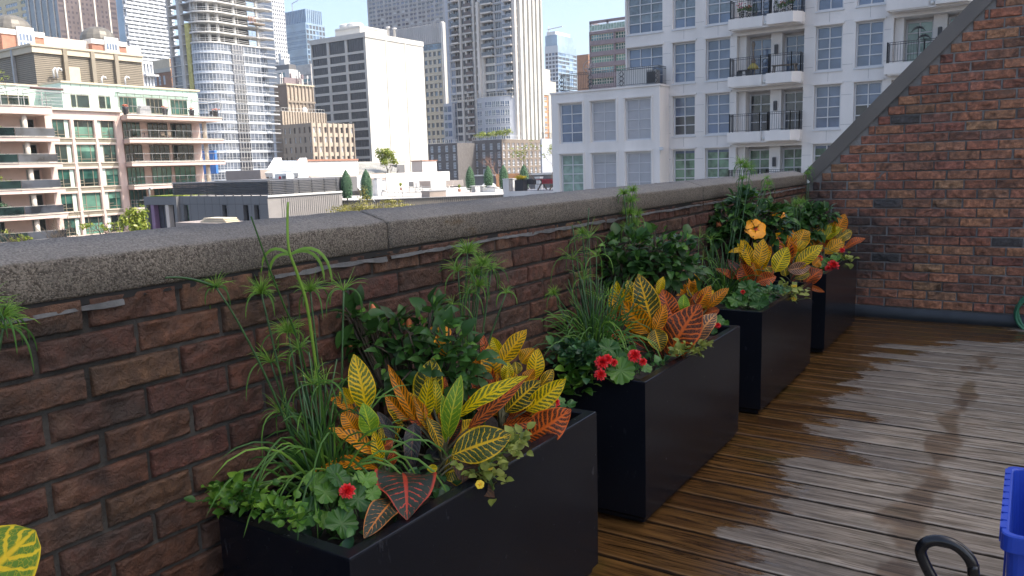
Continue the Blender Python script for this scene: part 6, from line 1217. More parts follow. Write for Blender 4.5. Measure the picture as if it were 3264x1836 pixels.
for n in range(4):
    ya, yb = ys[n]+.004, ys[n+1]-.004; b = MB(); ny = int((yb-ya)/.02); c = .012
    pr = [(-.13, 1.33), (-.136, 1.442), (-.128, 1.4545), (-.06, 1.435), (-.006, 1.4175), (.006, 1.4125), (.0105, 1.402), (.0112, 1.36), (.0105, 1.322), (.006, 1.3165), (-.05, 1.3168)]
    vs = []
    for i in range(ny+1):
        yy = ya+(yb-ya)*i/ny
        for j, (x, z) in enumerate(pr): w_ = mnoise.noise(Vector((x*30, yy*22, z*30)))*.0022+mnoise.noise(Vector((x*90, yy*70, z*90)))*.0016; e = .004 if i in (0, ny) else 0; vs.append((x+w_-(e if x > 0 else 0), yy, z+w_*.8-e*.5))
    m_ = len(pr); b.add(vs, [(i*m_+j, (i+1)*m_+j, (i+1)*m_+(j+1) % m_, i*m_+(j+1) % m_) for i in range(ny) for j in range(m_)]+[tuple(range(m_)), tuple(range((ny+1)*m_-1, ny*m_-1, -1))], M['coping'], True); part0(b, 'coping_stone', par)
for yy in ys[1:4]: b = MB(); b.box(-.126, .004, yy-.0045, yy+.0045, 1.3175, 1.409, M['mortar']); part0(b, 'coping_joint', par)
b = MB(); b.box(-.0084, .002, -2.6, YE, 1.296, 1.3164, M['seal']); part0(b, 'sealant_joint', par)
b = MB(); q = random.Random(5); segs = [(-.5, 1.12), (1.60, 2.11), (2.13, 2.9), (2.9, 5.35), (5.37, 8.3)]
for ya, yb in segs: # torn membrane lip under the coping
    n = int((yb-ya)/.03)+2; vs = []
    for i in range(n+1):
        yy = ya+(yb-ya)*i/n; d = .004+.007*abs(mnoise.noise(Vector((yy*9, 1, 2)))); h = .010+.016*abs(mnoise.noise(Vector((yy*6, 5, 2))))*(min(1, (i+.3)/3)); zz = 1.2935+.004*mnoise.noise(Vector((yy*3, 7, 1)))
        vs += [(.0025, yy, zz), (.004+d, yy, zz-.002), (.006+d, yy, zz-h), (.003+d*.5, yy, zz-h-.002)]
    b.add(vs, [(i*4+j, (i+1)*4+j, (i+1)*4+j+1, i*4+j+1) for i in range(n) for j in range(3)], M['lead'], False)
part0(b, 'torn_membrane', par)
# end wall rising with the roof slope
SL = 1.415/1.345; zs = lambda x: 1.345+(x-.067)*SL # lower edge of the sloped flashing
ew = empty('end_wall', (2, YE, 0), 'tall stained brick end wall with a sloping brown metal edge at the right', 'wall')
TOPX = 5.2; NR = 76
def clipz(za, zb): return max(.002, (zb+.01-1.345)/SL+.067) if zb > 1.25 else .002
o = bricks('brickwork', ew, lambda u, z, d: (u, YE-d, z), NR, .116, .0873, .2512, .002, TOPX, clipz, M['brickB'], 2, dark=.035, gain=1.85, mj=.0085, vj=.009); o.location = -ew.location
b = MB(); b.add([(0, YE+.007, -.6), (TOPX, YE+.007, -.6), (TOPX, YE+.007, zs(TOPX)), (0.0, YE+.007, 1.3), (0, YE+.32, -.6), (TOPX, YE+.32, -.6), (TOPX, YE+.32, zs(TOPX)), (0.0, YE+.32, 1.3)], [(0, 1, 2, 3), (5, 4, 7, 6), (3, 2, 6, 7), (0, 3, 7, 4)], M['mortar2']); part0(b, 'mortar_backing', ew)
# flashing: folded metal strip
dx, dz = 1/math.hypot(1, SL), SL/math.hypot(1, SL); nxv = Vector((-dz, 0, dx)); W = .118
p0 = Vector((.052, 0, zs(.052))); p1 = Vector((TOPX, 0, zs(TOPX))); f = MB()
for (ya, yb, oa, ob) in ((YE-.022, YE-.016, 0, W), (YE-.022, YE+.36, W, W+.006)):
    qv = [];
    for pp in (p0, p1):
        for o_ in (oa, ob):
            for yy in (ya, yb): v_ = pp+nxv*o_; qv.append((v_.x, yy, v_.z))
    f.add(qv, [(0, 4, 5, 1), (2, 3, 7, 6), (0, 2, 6, 4), (1, 5, 7, 3), (0, 1, 3, 2), (4, 6, 7, 5)], M['flash'])
part0(f, 'sloped_flashing', ew)
b = MB(); n = 60
for i in range(n): # soft black membrane up the wall foot
    xa, xb = .02+(TOPX-.02)*i/n, .02+(TOPX-.02)*(i+1)/n; w0, w1 = [.006*mnoise.noise(Vector((q_*2.2, 3, 3))) for q_ in (xa, xb)]
    b.add([(xa, YE-.012, -.03), (xb, YE-.012, -.03), (xb, YE-.030+w1, .02), (xa, YE-.030+w0, .02), (xb, YE-.022+w1*.5, .108+w1), (xa, YE-.022+w0*.5, .108+w0), (xb, YE-.004, .114+w1), (xa, YE-.004, .114+w0)], [(0, 1, 2, 3), (3, 2, 4, 5), (5, 4, 6, 7)], M['upstand'], True)
part0(b, 'membrane_upstand', ew)
# what stands around: the rest of the own building under the terrace, and an added, unseen tower to the right, placed to shade it
hs = empty('brick_house', (6, 3, GZ), 'brick house below the terrace, hidden under the deck', 'house'); b = MB(); b.box(-.125, 11.6, -6, YE+.3, GZ, -.62, M['taupe']); part0(b, 'lower_storey', hs)
b = MB(); b.box(DX1, 11.6, -6, YE+.3, -.6, -.03, M['taupe']); part0(b, 'terrace_floor', hs)
nt_ = empty('added_shade_tower', (38, 14, GZ), 'added pale concrete tower out of view to the right, placed to shade the terrace', 'building'); b = MB(); b.box(30, 46, 2.5, 27, GZ, 52, M['conc_lt'])
for k in range(20): b.box(29.9, 29.99, 3.5, 26, GZ+2+k*3.2, GZ+3.6+k*3.2, M['dkglass'])
part0(b, 'wall', nt_)
# ---------------------------------------------------------------- planters
PXF, PW, PL, PH = .583, .502, 1.3155, .663
PY = [-.50, 1.282, 3.054, 4.811, 6.605]
LB = ['black rectangular planter at the near left edge, mostly out of view', 'nearest full black planter, with yellow crotons and tall papyrus', 'second black planter, with the large red veined croton and red begonias', 'third black planter, with the open orange hibiscus flower', 'farthest black planter against the brick end wall']
def planter(y0, lb):
    r = empty('planter', (PXF-PW/2, y0+PL/2, 0), lb, 'planter', 'black planters along the parapet'); b = MB(); a, c = PW/2, PL/2; T = .042; f_ = .02; e = .004
    # tapered foot recess, body, rim
    vs = []
    rings = [(a-f_, c-f_, .012), (a-f_*.9, c-f_*.9, .03), (a-.002, c-.002, .045), (a-.0005, c-.0005, .3), (a, c, PH-e*1.6), (a-e*.35, c-e*.35, PH-e*.4), (a-e, c-e, PH), (a-T+.003, c-T+.003, PH), (a-T, c-T, PH-.003), (a-T-.004, c-T-.004, PH-.12)]
    for x, y, z in rings: vs += [(-x, -y, z), (x, -y, z), (x, y, z), (-x, y, z)]
    b.add(vs, [(i*4+j, i*4+(j+1) % 4, (i+1)*4+(j+1) % 4, (i+1)*4+j) for i in range(len(rings)-1) for j in range(4)]+[(3, 2, 1, 0)], M['planter']); b.build('box', None, r)
    s = MB(); nx, ny = 14, 34; vs = []; w_, l_ = a-T-.001, c-T-.001
    for i in range(nx+1):
        for j in range(ny+1): x, y = -w_+2*w_*i/nx, -l_+2*l_*j/ny; vs.append((x, y, PH-.052+.012*mnoise.noise(Vector((x*9, y*9+y0, 1)))+.006*mnoise.noise(Vector((x*40, y*40, 2)))))
    s.add(vs, [(i*(ny+1)+j, (i+1)*(ny+1)+j, (i+1)*(ny+1)+j+1, i*(ny+1)+j+1) for i in range(nx) for j in range(ny)], M['soil'], True); s.build('soil', None, r)
for y0, lb in zip(PY, LB): planter(y0, lb)
# ---------------------------------------------------------------- things at the right
M['binblue'] = plain('blue_plastic', (.02, .065, .43), .38, 0, .08, 3, .05, 60); M['binin'] = plain('dark_blue_inner_plastic', (.018, .04, .30), .45)
M['blackmetal'] = plain('black_gloss_tube', (.010, .010, .011), .22); M['hose'] = plain('green_rubber_hose', (.04, .16, .085), .4, 0, .1, 20)
BZ = .47; bxl = 1.905; by0 = onz(k8(1000, 1010), BZ).y; by1 = onz(k8(1050, 275), BZ).y
r = empty('recycling_box', (bxl+.23, (by0+by1)/2, 0), 'bright blue plastic recycling box cut by the right edge of the photo', 'recycling box')
b = MB(); A_, C_ = .23, (by1-by0)/2; tp = .03
def ring(a, c, z, rc=.03, n=4):
    o = []
    for sx, sy, a0 in ((1, -1, -90), (1, 1, 0), (-1, 1, 90), (-1, -1, 180)):
        for k in range(n+1): t_ = R(a0+90*k/n); o.append((sx*(a-rc)+rc*math.cos(t_), sy*(c-rc)+rc*math.sin(t_), z))
    return o
rings = [ring(A_-tp-.01, C_-tp-.01, 0), ring(A_-tp, C_-tp, .01), ring(A_-.016, C_-.016, BZ-.055), ring(A_, C_, BZ-.054), ring(A_, C_, BZ-.004), ring(A_-.003, C_-.003, BZ), ring(A_-.016, C_-.016, BZ), ring(A_-.02, C_-.02, BZ-.005), ring(A_-tp-.012, C_-tp-.012, .015)]
m_ = len(rings[0]); vs = [p_ for q_ in rings for p_ in q_]; b.add(vs, [(i*m_+j, i*m_+(j+1) % m_, (i+1)*m_+(j+1) % m_, (i+1)*m_+j) for i in range(len(rings)-1) for j in range(m_)]+[tuple(range(m_-1, -1, -1)), tuple(range((len(rings)-1)*m_, len(rings)*m_))], M['binblue']); b.build('body', None, r)
b = MB()
for k in range(9): yy = -C_+.07+(2*C_-.14)*k/8; b.box(-A_-.004, -A_+.013, yy-.022, yy+.022, BZ-.045, BZ+.003, M['binblue'])
b.build('rim_rib', None, r); b = MB(); b.box(-A_+.011, -A_+.017, -.10, .10, .14, .36, M['binblue']); b.build('side_panel', None, r)
HP = [onz(k8(px, py), z) for px, py, z in ((250, 1449, .36), (118, 1200, .425), (165, 1100, .455), (300, 1075, .47), (470, 1110, .465), (640, 1250, .43), (680, 1400, .385))]
hc = sum(HP, Vector())/len(HP)
# the handle stands upright facing the camera: put its points on one vertical plane
pc = onz(k8(300, 1075), .47); nrm = Vector((pc.x-CAM.x, pc.y-CAM.y, 0)).normalized()
def onv(p): d = ray(p); return CAM+d*((pc-CAM).dot(nrm)/d.dot(nrm))
pts = [onv(k8(*p)) for p in ((255, 1500), (185, 1370), (125, 1235), (118, 1165), (160, 1105), (240, 1075), (340, 1076), (440, 1105), (540, 1165), (625, 1255), (665, 1340), (675, 1450))]
a0 = pts[0]; a1 = pts[-1]; d0 = a0-pts[1]; lo0 = a0+d0*((.015-a0.z)/d0.z); d1 = a1-pts[-2]; lo1 = a1+d1*((.015-a1.z)/d1.z)*.6; lo1.z = .015
def smooth(P, n=6):
    o = []
    for i in range(len(P)-1):
        p0_, p1_, p2_, p3_ = P[max(i-1, 0)], P[i], P[i+1], P[min(i+2, len(P)-1)]
        for k in range(n): t_ = k/n; o.append(.5*((2*p1_)+(-p0_+p2_)*t_+(2*p0_-5*p1_+4*p2_-p3_)*t_*t_+(-p0_+3*p1_-3*p2_+p3_)*t_**3))
    return o+[P[-1]]
hr = empty('tube_handle', (pc.x, pc.y, 0), 'black bent tube handle standing in front of the blue recycling box', 'handle'); b = MB(); b.tube([q_-hr.location for q_ in smooth([lo0]+pts+[lo1])], .0165, 14, M['blackmetal']); b.build('tube', None, hr)
b = MB(); fx = sorted([lo0, lo1], key=lambda v_: v_.x); b.bar(fx[0]-hr.location+Vector((-.06, 0, .0)), fx[1]-hr.location+Vector((.06, 0, .0)), .03, .03, M['blackmetal']); b.build('foot_bar', None, hr)
hx = ony(k7(1338, 915), YE-.06); r = empty('garden_hose', (hx.x+.2, YE-.05, hx.z), 'green garden hose coil on the end wall at the right edge', 'hose'); b = MB()
cen = Vector((.0, 0, .03)); pts = []
for k in range(0, 361*3, 15): a = R(k); rr_ = .198+.012*math.sin(a*2.3+k*.002); pts.append(cen+Vector((rr_*math.cos(a), -.012*(k/360)+.0, rr_*math.sin(a)*.95)))
b.tube(pts, .013, 8, M['hose']); b.build('coil', None, r); b = MB(); b.box(-.03, .03, -.05, .045, .2, .27, M['iron']); b.build('wall_hook', None, r)
# ---------------------------------------------------------------- plant materials
t = NT('croton_leaf'); L = t.attr('lc', 'Vector'); s = t.xyz(L); tt, vv, rr_ = s[0], s[1], s[2]; av = t.math('ABSOLUTE', vv); cb = t.attr('cb'); cv = t.attr('cv'); amt = t.attr('cv', 'Alpha')
lp = t.n('ShaderNodeCombineXYZ'); t.put(lp.inputs[0], t.math('ADD', tt, t.math('MULTIPLY', rr_, 9.0))); t.put(lp.inputs[1], vv); t.put(lp.inputs[2], rr_); lp = lp.outputs[0]
nz = t.noise(t.mapv(lp, (9, 2.6, 1)), 1.0, 3, .55); nb = t.noise(t.mapv(lp, (10, 4.5, 1)), 1.0, 5, .65)
ph = t.math('ADD', t.math('SUBTRACT', t.math('MULTIPLY', tt, 11.0), t.math('MULTIPLY', av, 1.9)), t.math('MULTIPLY', nz, .9))
tri = t.math('MULTIPLY', t.math('ABSOLUTE', t.math('SUBTRACT', t.math('FRACT', ph), .5)), 2.0)
wid = t.math('MULTIPLY_ADD', amt, .62, .10); wid = t.math('ADD', t.math('SUBTRACT', wid, t.math('MULTIPLY', av, .12)), t.math('MULTIPLY', t.math('SUBTRACT', nb, .5), .95))
vein = t.step(t.math('SUBTRACT', tri, t.math('SUBTRACT', 1.0, wid)), -.10, .10)
mid = t.step(av, t.math('MULTIPLY_ADD', amt, .12, .085), .045); mar = t.step(av, .86, .97); mk = t.math('MAXIMUM', t.math('MAXIMUM', vein, mid), mar)
vor = t.step(t.voro(t.mapv(lp, (22, 8, 1)), 1.0, 'DISTANCE_TO_EDGE'), .07, .03); mk = t.math('MAXIMUM', mk, t.math('MULTIPLY', vor, t.math('MULTIPLY', amt, .8)))
vcol = t.mix(t.math('MULTIPLY', t.step(nz, .4, .75), .35), cv, t.mix(.55, cv, (.75, .20, .01))); bcol = t.mix(nb, t.mix(.35, cb, (.01, .02, .008)), cb)
col = t.mix(mk, bcol, vcol); t.set(Base_Color=col, Roughness=.42, Specular_IOR_Level=.28, Coat_Weight=.12, Coat_Roughness=.12)
bh = t.math('ADD', t.math('MULTIPLY', tri, -.6), t.math('MULTIPLY', mid, -1.0)); t.bump(bh, .35, .004)
tr = t.n('ShaderNodeBsdfTranslucent'); t.l(col, tr.inputs[0]); mx = t.n('ShaderNodeMixShader'); mx.inputs[0].default_value = .36; t.l(t.b.outputs[0], mx.inputs[1]); t.l(tr.outputs[0], mx.inputs[2]); t.l(mx.outputs[0], t.out.inputs[0]); M['croton'] = t.m
def green(name, cols, rough=.3, trans=.2, vein=True):
    t = NT(name); a = t.attr('shade', 'Fac'); n = t.n('ShaderNodeValToRGB'); t.put(n.inputs[0], a)
    for k, c in enumerate(cols):
        e = n.color_ramp.elements[k] if k < 2 else n.color_ramp.elements.new(1)
        e.position = k/(len(cols)-1); e.color = (*c, 1)
    nn = t.noise(t.obj(), 60, 3); col = t.mix(t.math('MULTIPLY', nn, .4), n.outputs[0], t.mix(.5, n.outputs[0], (.0, .01, .0)))
    t.set(Base_Color=col, Roughness=rough, Specular_IOR_Level=.3)
    tr = t.n('ShaderNodeBsdfTranslucent'); t.l(n.outputs[0], tr.inputs[0]); mx = t.n('ShaderNodeMixShader'); mx.inputs[0].default_value = trans; t.l(t.b.outputs[0], mx.inputs[1]); t.l(tr.outputs[0], mx.inputs[2]); t.l(mx.outputs[0], t.out.inputs[0]); return t.m
M['hib'] = green('hibiscus_leaf', [(.022, .062, .016), (.05, .135, .026), (.14, .30, .04)], .42, .25)
M['papyrus'] = green('papyrus_blade', [(.035, .10, .022), (.10, .23, .04), (.26, .44, .06)], .35, .3)
M['begonia'] = green('begonia_leaf', [(.02, .065, .018), (.05, .14, .025), (.12, .25, .035)], .33, .2)
M['ivy'] = green('trailing_leaf', [(.03, .10, .015), (.09, .22, .025), (.20, .36, .045)], .35, .25)
M['ivydk'] = green('dark_ivy_leaf', [(.018, .06, .025), (.04, .12, .04), (.08, .19, .05)], .35, .15)
M['lime'] = green('lime_leaf', [(.12, .17, .03), (.24, .28, .05), (.36, .40, .09)], .45, .25)
M['pstem'] = plain('papyrus_stem', (.030, .085, .022), .4, 0, .25, 20); M['wstem'] = plain('woody_stem', (.06, .045, .03), .8, 0, .3, 20); M['cstem'] = plain('croton_stem', (.09, .085, .04), .6, 0, .3, 20)
M['redpet'] = plain('red_petals', (.66, .010, .012), .45, 0, .3, 60); M['orpet'] = plain('orange_petals', (.95, .34, .008), .5, 0, .12, 40); M['orcen'] = plain('red_flower_throat', (.60, .07, .02), .5); M['bud'] = plain('orange_bud', (.60, .17, .06), .5, 0, .2, 60); M['yelpet'] = plain('yellow_small_petals', (.75, .50, .02), .5)
def depth_pt(p, root, off): # pixel -> point at the depth of root plus off (positive = nearer the camera)
    d = ray(p); P = CAM+d*(((root-CAM).dot(FWD)-off)/d.dot(FWD)); return P if P.x > .05 else onx(p, .05)
def leaf_geo(B, T, w, nrm, bend=.12, fold=.25, wave=.05, nt=14, nv=6, shape=(.85, .8), roll=0.0, q=rnd, curl=0.0):
    """blade from base B to tip T; returns verts, faces, (t, v) per vert"""
    ax = T-B; Ln = ax.length; x = ax.normalized(); wd = x.cross(nrm).normalized(); n = wd.cross(x).normalized()
    if roll: wd, n = wd*math.cos(roll)+n*math.sin(roll), n*math.cos(roll)-wd*math.sin(roll)
    vs = []; lc = []; ph = q.uniform(0, 6)
    for i in range(nt+1):
        t_ = i/nt; prof = max(0.0, math.sin(math.pi*t_**shape[0]))**shape[1]; prof = prof if 0 < i < nt else .02
        c = B+ax*t_+n*(bend*Ln*math.sin(math.pi*t_)) - n*(curl*Ln*t_*t_)
        for j in range(nv+1):
            v = -1+2*j/nv; h = fold*abs(v)*w*prof*.5+wave*w*math.sin(t_*11+ph+(1.5 if v > 0 else 0))*abs(v)**2*prof
            vs.append(c+wd*(v*w*.5*prof)+n*h); lc.append((t_, v))
    fs = [(i*(nv+1)+j, i*(nv+1)+j+1, (i+1)*(nv+1)+j+1, (i+1)*(nv+1)+j) for i in range(nt) for j in range(nv)]
    return vs, fs, lc
PAL = {'Y': ((.10, .17, .015), (.95, .60, .006), .66), 'YG': ((.16, .30, .02), (.85, .62, .02), .45), 'O': ((.12, .10, .015), (.95, .29, .004), .64), 'R': ((.085, .030, .014), (.74, .14, .018), .48), 'D': ((.035, .075, .02), (.85, .52, .015), .25),
       'DR': ((.026, .042, .028), (.55, .07, .035), .06), 'DO': ((.035, .055, .035), (.62, .20, .05), .03), 'G': ((.17, .36, .02), (.50, .56, .03), .12), 'P': ((.12, .09, .08), (.80, .38, .17), .42), 'K': ((.045, .05, .055), (.09, .085, .08), .2), 'B': ((.10, .05, .03), (.20, .08, .04), .3), 'YO': ((.13, .14, .015), (.95, .45, .004), .70)}
def croton(label, rootpx, k, leaves, zsoil=.612, group='crotons in the planters'):
    root = onx(k(*rootpx[:2]), rootpx[2]); root.z = zsoil; r = empty('croton', root, label, 'croton', group); sc = (root-CAM).dot(FWD)/FPX; q = random.Random(int(rootpx[0]*7+rootpx[1]))
    kk = k(1, 0)[0]-k(0, 0)[0]; sm = MB()
    full = list(leaves); nf = max(8, len(leaves))
    for i in range(nf): # the inner, half hidden leaves
        a, b_ = q.choice(leaves), q.choice(leaves); f_ = q.uniform(.5, .98); tx = rootpx[0]+(a[1][0]*.6+b_[1][0]*.4-rootpx[0])*f_; ty = rootpx[1]+(a[1][1]*.6+b_[1][1]*.4-rootpx[1])*f_
        full.append(((rootpx[0]+(tx-rootpx[0])*.3, rootpx[1]+(ty-rootpx[1])*.25-10), (tx, ty), a[2]*q.uniform(.7, .95), q.choice((a[3], 'D', 'O', 'R', a[3])), (-2, q.uniform(-6, 0))))
    for lf in full:
        (bx, by), (tx, ty), w, ty_ = lf[:4]; ob, ot = (lf[4] if len(lf) > 4 else (0, 0)); opt = lf[5] if len(lf) > 5 else {}
        B = depth_pt(k(bx, by), root, ob*.01) if 'Bz' not in opt else onz(k(bx, by), opt['Bz']); T = depth_pt(k(tx, ty), root, ot*.01) if 'T' not in opt else (onz(k(tx, ty), opt['T'][1]) if opt['T'][0] == 'z' else onx(k(tx, ty), opt['T'][1])); wid = w*kk*sc*1.12
        nrm = (CAM-(B+T)/2).normalized()+Vector((q.uniform(-.25, .25), q.uniform(-.25, .25), q.uniform(.0, .5)))
        vs, fs, lc = leaf_geo(B, T, wid, nrm, opt.get('bend', q.uniform(.03, .12)), opt.get('fold', q.uniform(.12, .45)), .085, roll=opt.get('roll', q.uniform(-.35, .35)), q=q, curl=opt.get('curl', 0), shape=opt.get('shape', (q.uniform(.78, .98), .78)))
        mb = MB(); mb.add([v-root for v in vs], fs, M['croton'], True); o = mb.build('leaf', None, r)
        cb, cv, am = PAL[ty_]; j = q.uniform(.8, 1.2); cb = tuple(c*j for c in cb); cv = tuple(min(.9, c*q.uniform(.88, 1.12)) for c in cv); am = max(.05, min(.85, am*q.uniform(.8, 1.25))); rid = q.random(); n = len(vs)
        a = o.data.attributes.new('lc', 'FLOAT_VECTOR', 'POINT'); a.data.foreach_set('vector', [c for t_, v in lc for c in (t_, v, rid)])
        a = o.data.attributes.new('cb', 'FLOAT_COLOR', 'POINT'); a.data.foreach_set('color', [*cb, 1]*n); a = o.data.attributes.new('cv', 'FLOAT_COLOR', 'POINT'); a.data.foreach_set('color', [*cv, am]*n)
        jn = root+Vector((q.uniform(-.008, .008), q.uniform(-.008, .008), max(0, (B.z-root.z)*.45))); sm.tube([root+(jn-root)*.0-Vector((0, 0, .03)), jn, jn.lerp(B, .6)+Vector((0, 0, .006)), B], [.006, .005, .0035, .0025], 5, M['cstem'])
    o = MB(); sm.v = [v-root for v in sm.v]; sm.build('stem', None, r); return r
croton('leftmost croton of the nearest planter, with a long orange leaf reaching left', (460, 1010, .33), k3, [
    ((372, 690), (303, 390), 128, 'Y', (1, 0), {'roll': .1, 'fold': .1}), ((398, 835), (352, 655), 100, 'G', (3, 4)), ((425, 935), (168, 792), 88, 'O', (2, 5)), ((335, 705), (170, 630), 66, 'O', (-2, -2)), ((300, 660), (235, 572), 70, 'Y', (-2, -3)),
    ((412, 835), (368, 650), 74, 'YO', (-1, -2)), ((452, 985), (412, 808), 62, 'Y', (3, 3)), ((325, 815), (238, 698), 80, 'O', (2, 3)), ((470, 1022), (84, 1030), 84, 'O', (1, 6), {'bend': .16, 'roll': -.5}), ((500, 1000), (528, 905), 45, 'R', (2, 2)), ((455, 900), (515, 860), 66, 'R', (-1, -2)), ((520, 860), (430, 700), 60, 'K', (-3, -3)), ((300, 850), (190, 800), 40, 'O', (1, 2))])
croton('middle croton of the nearest planter, with upright bright green leaves', (790, 900, .37), k3, [
    ((645, 760), (488, 446), 62, 'O', (-2, -2), {'fold': .5}), ((690, 705), (735, 412), 158, 'D', (-4, -4), {'fold': .1, 'roll': .1}), ((685, 750), (722, 515), 96, 'Y', (-1, -1), {'fold': .15}), ((752, 720), (745, 520), 70, 'YG', (-2, -2)), ((803, 870), (886, 502), 92, 'G', (2, 2), {'fold': .3, 'roll': .1}),
    ((820, 840), (788, 612), 62, 'G', (3, 3)), ((605, 745), (472, 610), 72, 'O', (-2, -1)), ((565, 770), (485, 640), 90, 'D', (-2, -1)), ((508, 912), (575, 772), 78, 'D', (2, 1), {'roll': .7}), ((632, 765), (612, 1032), 84, 'K', (0, 5), {'bend': .14, 'shape': (.7, .6)}), ((700, 735), (775, 920), 72, 'D', (1, 4), {'roll': .6}),
    ((812, 885), (892, 742), 66, 'DR', (-1, -3)), ((780, 610), (797, 512), 46, 'R', (-5, -5)), ((848, 738), (1252, 508), 92, 'Y', (0, 3), {'bend': .07, 'fold': .15, 'roll': .2}), ((700, 590), (715, 490), 40, 'Y', (-3, -3)), ((640, 690), (560, 590), 70, 'YO', (-3, -3)), ((760, 890), (880, 800), 60, 'DR', (-2, -3)), ((600, 750), (540, 700), 60, 'R', (-3, -3))])
croton('thick orange croton at the far end of the nearest planter', (1110, 790, .38), k3, [
    ((1035, 480), (998, 272), 52, 'R', (-6, -7)), ((1058, 545), (1035, 342), 100, 'YO', (-4, -4), {'roll': 0}), ((1098, 450), (1243, 256), 92, 'YO', (-4, -4), {'fold': .3}), ((1105, 400), (1055, 296), 60, 'Y', (-6, -6)), ((1215, 440), (1282, 358), 80, 'YO', (-4, -4)), ((1272, 540), (1305, 358), 86, 'Y', (-2, -2)),
    ((1128, 705), (1318, 533), 124, 'D', (2, 3), {'roll': -.1, 'fold': .15}), ((1238, 698), (1456, 523), 104, 'Y', (3, 4), {'fold': .35}), ((1112, 710), (1098, 560), 78, 'O', (0, 0)), ((1322, 560), (1386, 472), 62, 'D', (1, 1)), ((1232, 850), (1484, 690), 160, 'R', (4, 6), {'roll': -.2, 'fold': .1}), ((1112, 775), (1350, 745), 52, 'R', (4, 5), {'fold': .6}),
    ((1238, 555), (1285, 470), 66, 'O', (0, 0)), ((1010, 600), (935, 505), 74, 'R', (-6, -6)), ((1130, 545), (1142, 430), 64, 'Y', (-2, -2)), ((1190, 500), (1180, 430), 60, 'D', (-2, -2)), ((1065, 725), (885, 588), 52, 'R', (-2, -3)), ((1040, 560), (935, 520), 60, 'B', (-4, -5)), ((1180, 620), (1160, 480), 80, 'YO', (-1, -1)), ((1070, 660), (1000, 560), 70, 'R', (-3, -4)), ((1090, 720), (1040, 640), 60, 'O', (0, 0)), ((1150, 790), (1200, 700), 60, 'R', (1, 2)), ((1050, 470), (1020, 400), 50, 'R', (-6, -6)), ((1000, 450), (940, 400), 46, 'O', (-6, -6))])
croton('low croton with a dark red veined leaf spilling over the rim of the nearest planter', (740, 1060, .44), k3, [
    ((835, 938), (1160, 828), 170, 'D', (6, 8), {'roll': -.2, 'fold': .12, 'bend': .06}), ((572, 1035), (592, 1292), 280, 'DR', (6, 12), {'fold': .12, 'bend': .12, 'roll': 0, 'shape': (.62, .72), 'Bz': .70, 'T': ('z', .668)}), ((525, 1175), (358, 1392), 118, 'DO', (7, 11), {'fold': .2, 'roll': 0, 'bend': .06, 'Bz': .69, 'T': ('z', .672)}), ((842, 972), (1068, 1168), 116, 'B', (6, 11), {'bend': .1, 'roll': 0, 'Bz': .70, 'T': ('x', .60)}), ((760, 1010), (700, 1015), 40, 'Y', (3, 3))])
croton('big croton of the second planter, with a broad red veined leaf and pale peach leaf', (925, 1150, .42), k4, [
    ((885, 890), (795, 566), 160, 'D', (3, 3), {'roll': .1, 'fold': .12, 'shape': (.7, .7)}), ((865, 955), (692, 742), 150, 'O', (4, 5), {'fold': .2}), ((950, 985), (975, 755), 110, 'R', (3, 3)), ((995, 1105), (1208, 766), 225, 'R', (5, 7), {'fold': .1, 'roll': 0, 'shape': (.8, .7)}), ((1170, 1015), (1312, 825), 118, 'P', (3, 4)),
    ((690, 830), (655, 612), 116, 'Y', (-1, -1)), ((765, 740), (720, 605), 94, 'D', (-3, -3)), ((705, 835), (685, 655), 124, 'YO', (1, 1)), ((930, 700), (962, 582), 54, 'Y', (-4, -4)), ((905, 930), (945, 1078), 118, 'D', (6, 8), {'fold': .3}), ((870, 1070), (715, 975), 66, 'DR', (5, 7)), ((730, 990), (588, 948), 58, 'R', (6, 8)),
    ((695, 865), (572, 812), 54, 'R', (1, 2)), ((1012, 890), (955, 665), 124, 'R', (-1, -1)), ((900, 960), (975, 765), 80, 'O', (4, 4)), ((1090, 840), (1098, 698), 72, 'G', (-5, -5)), ((1060, 850), (1085, 760), 60, 'G', (-5, -5)), ((800, 900), (770, 800), 60, 'O', (-2, -2)), ((1000, 960), (1010, 800), 100, 'R', (1, 1)), ((760, 760), (800, 660), 60, 'YG', (-3, -3)), ((640, 850), (610, 830), 40, 'Y', (0, 0)), ((960, 1110), (900, 1000), 60, 'DR', (3, 4))])
croton('smaller orange croton at the far end of the second planter', (1190, 880, .36), k4, [
    ((1165, 690), (1180, 553), 62, 'YO', (-1, -1)), ((1175, 800), (1275, 642), 76, 'O', (1, 1)), ((1245, 800), (1393, 658), 64, 'O', (2, 3)), ((1205, 790), (1292, 670), 60, 'Y', (0, 0)), ((1110, 690), (1018, 630), 88, 'O', (-2, -2)), ((1145, 780), (1228, 668), 54, 'R', (1, 1)), ((1080, 600), (1040, 540), 50, 'R', (-3, -3)), ((1120, 690), (1150, 580), 80, 'O', (-2, -2)), ((1240, 830), (1330, 800), 60, 'R', (2, 3)), ((1170, 720), (1120, 640), 70, 'YO', (-2, -2)), ((1230, 760), (1300, 760), 50, 'O', (1, 1))])
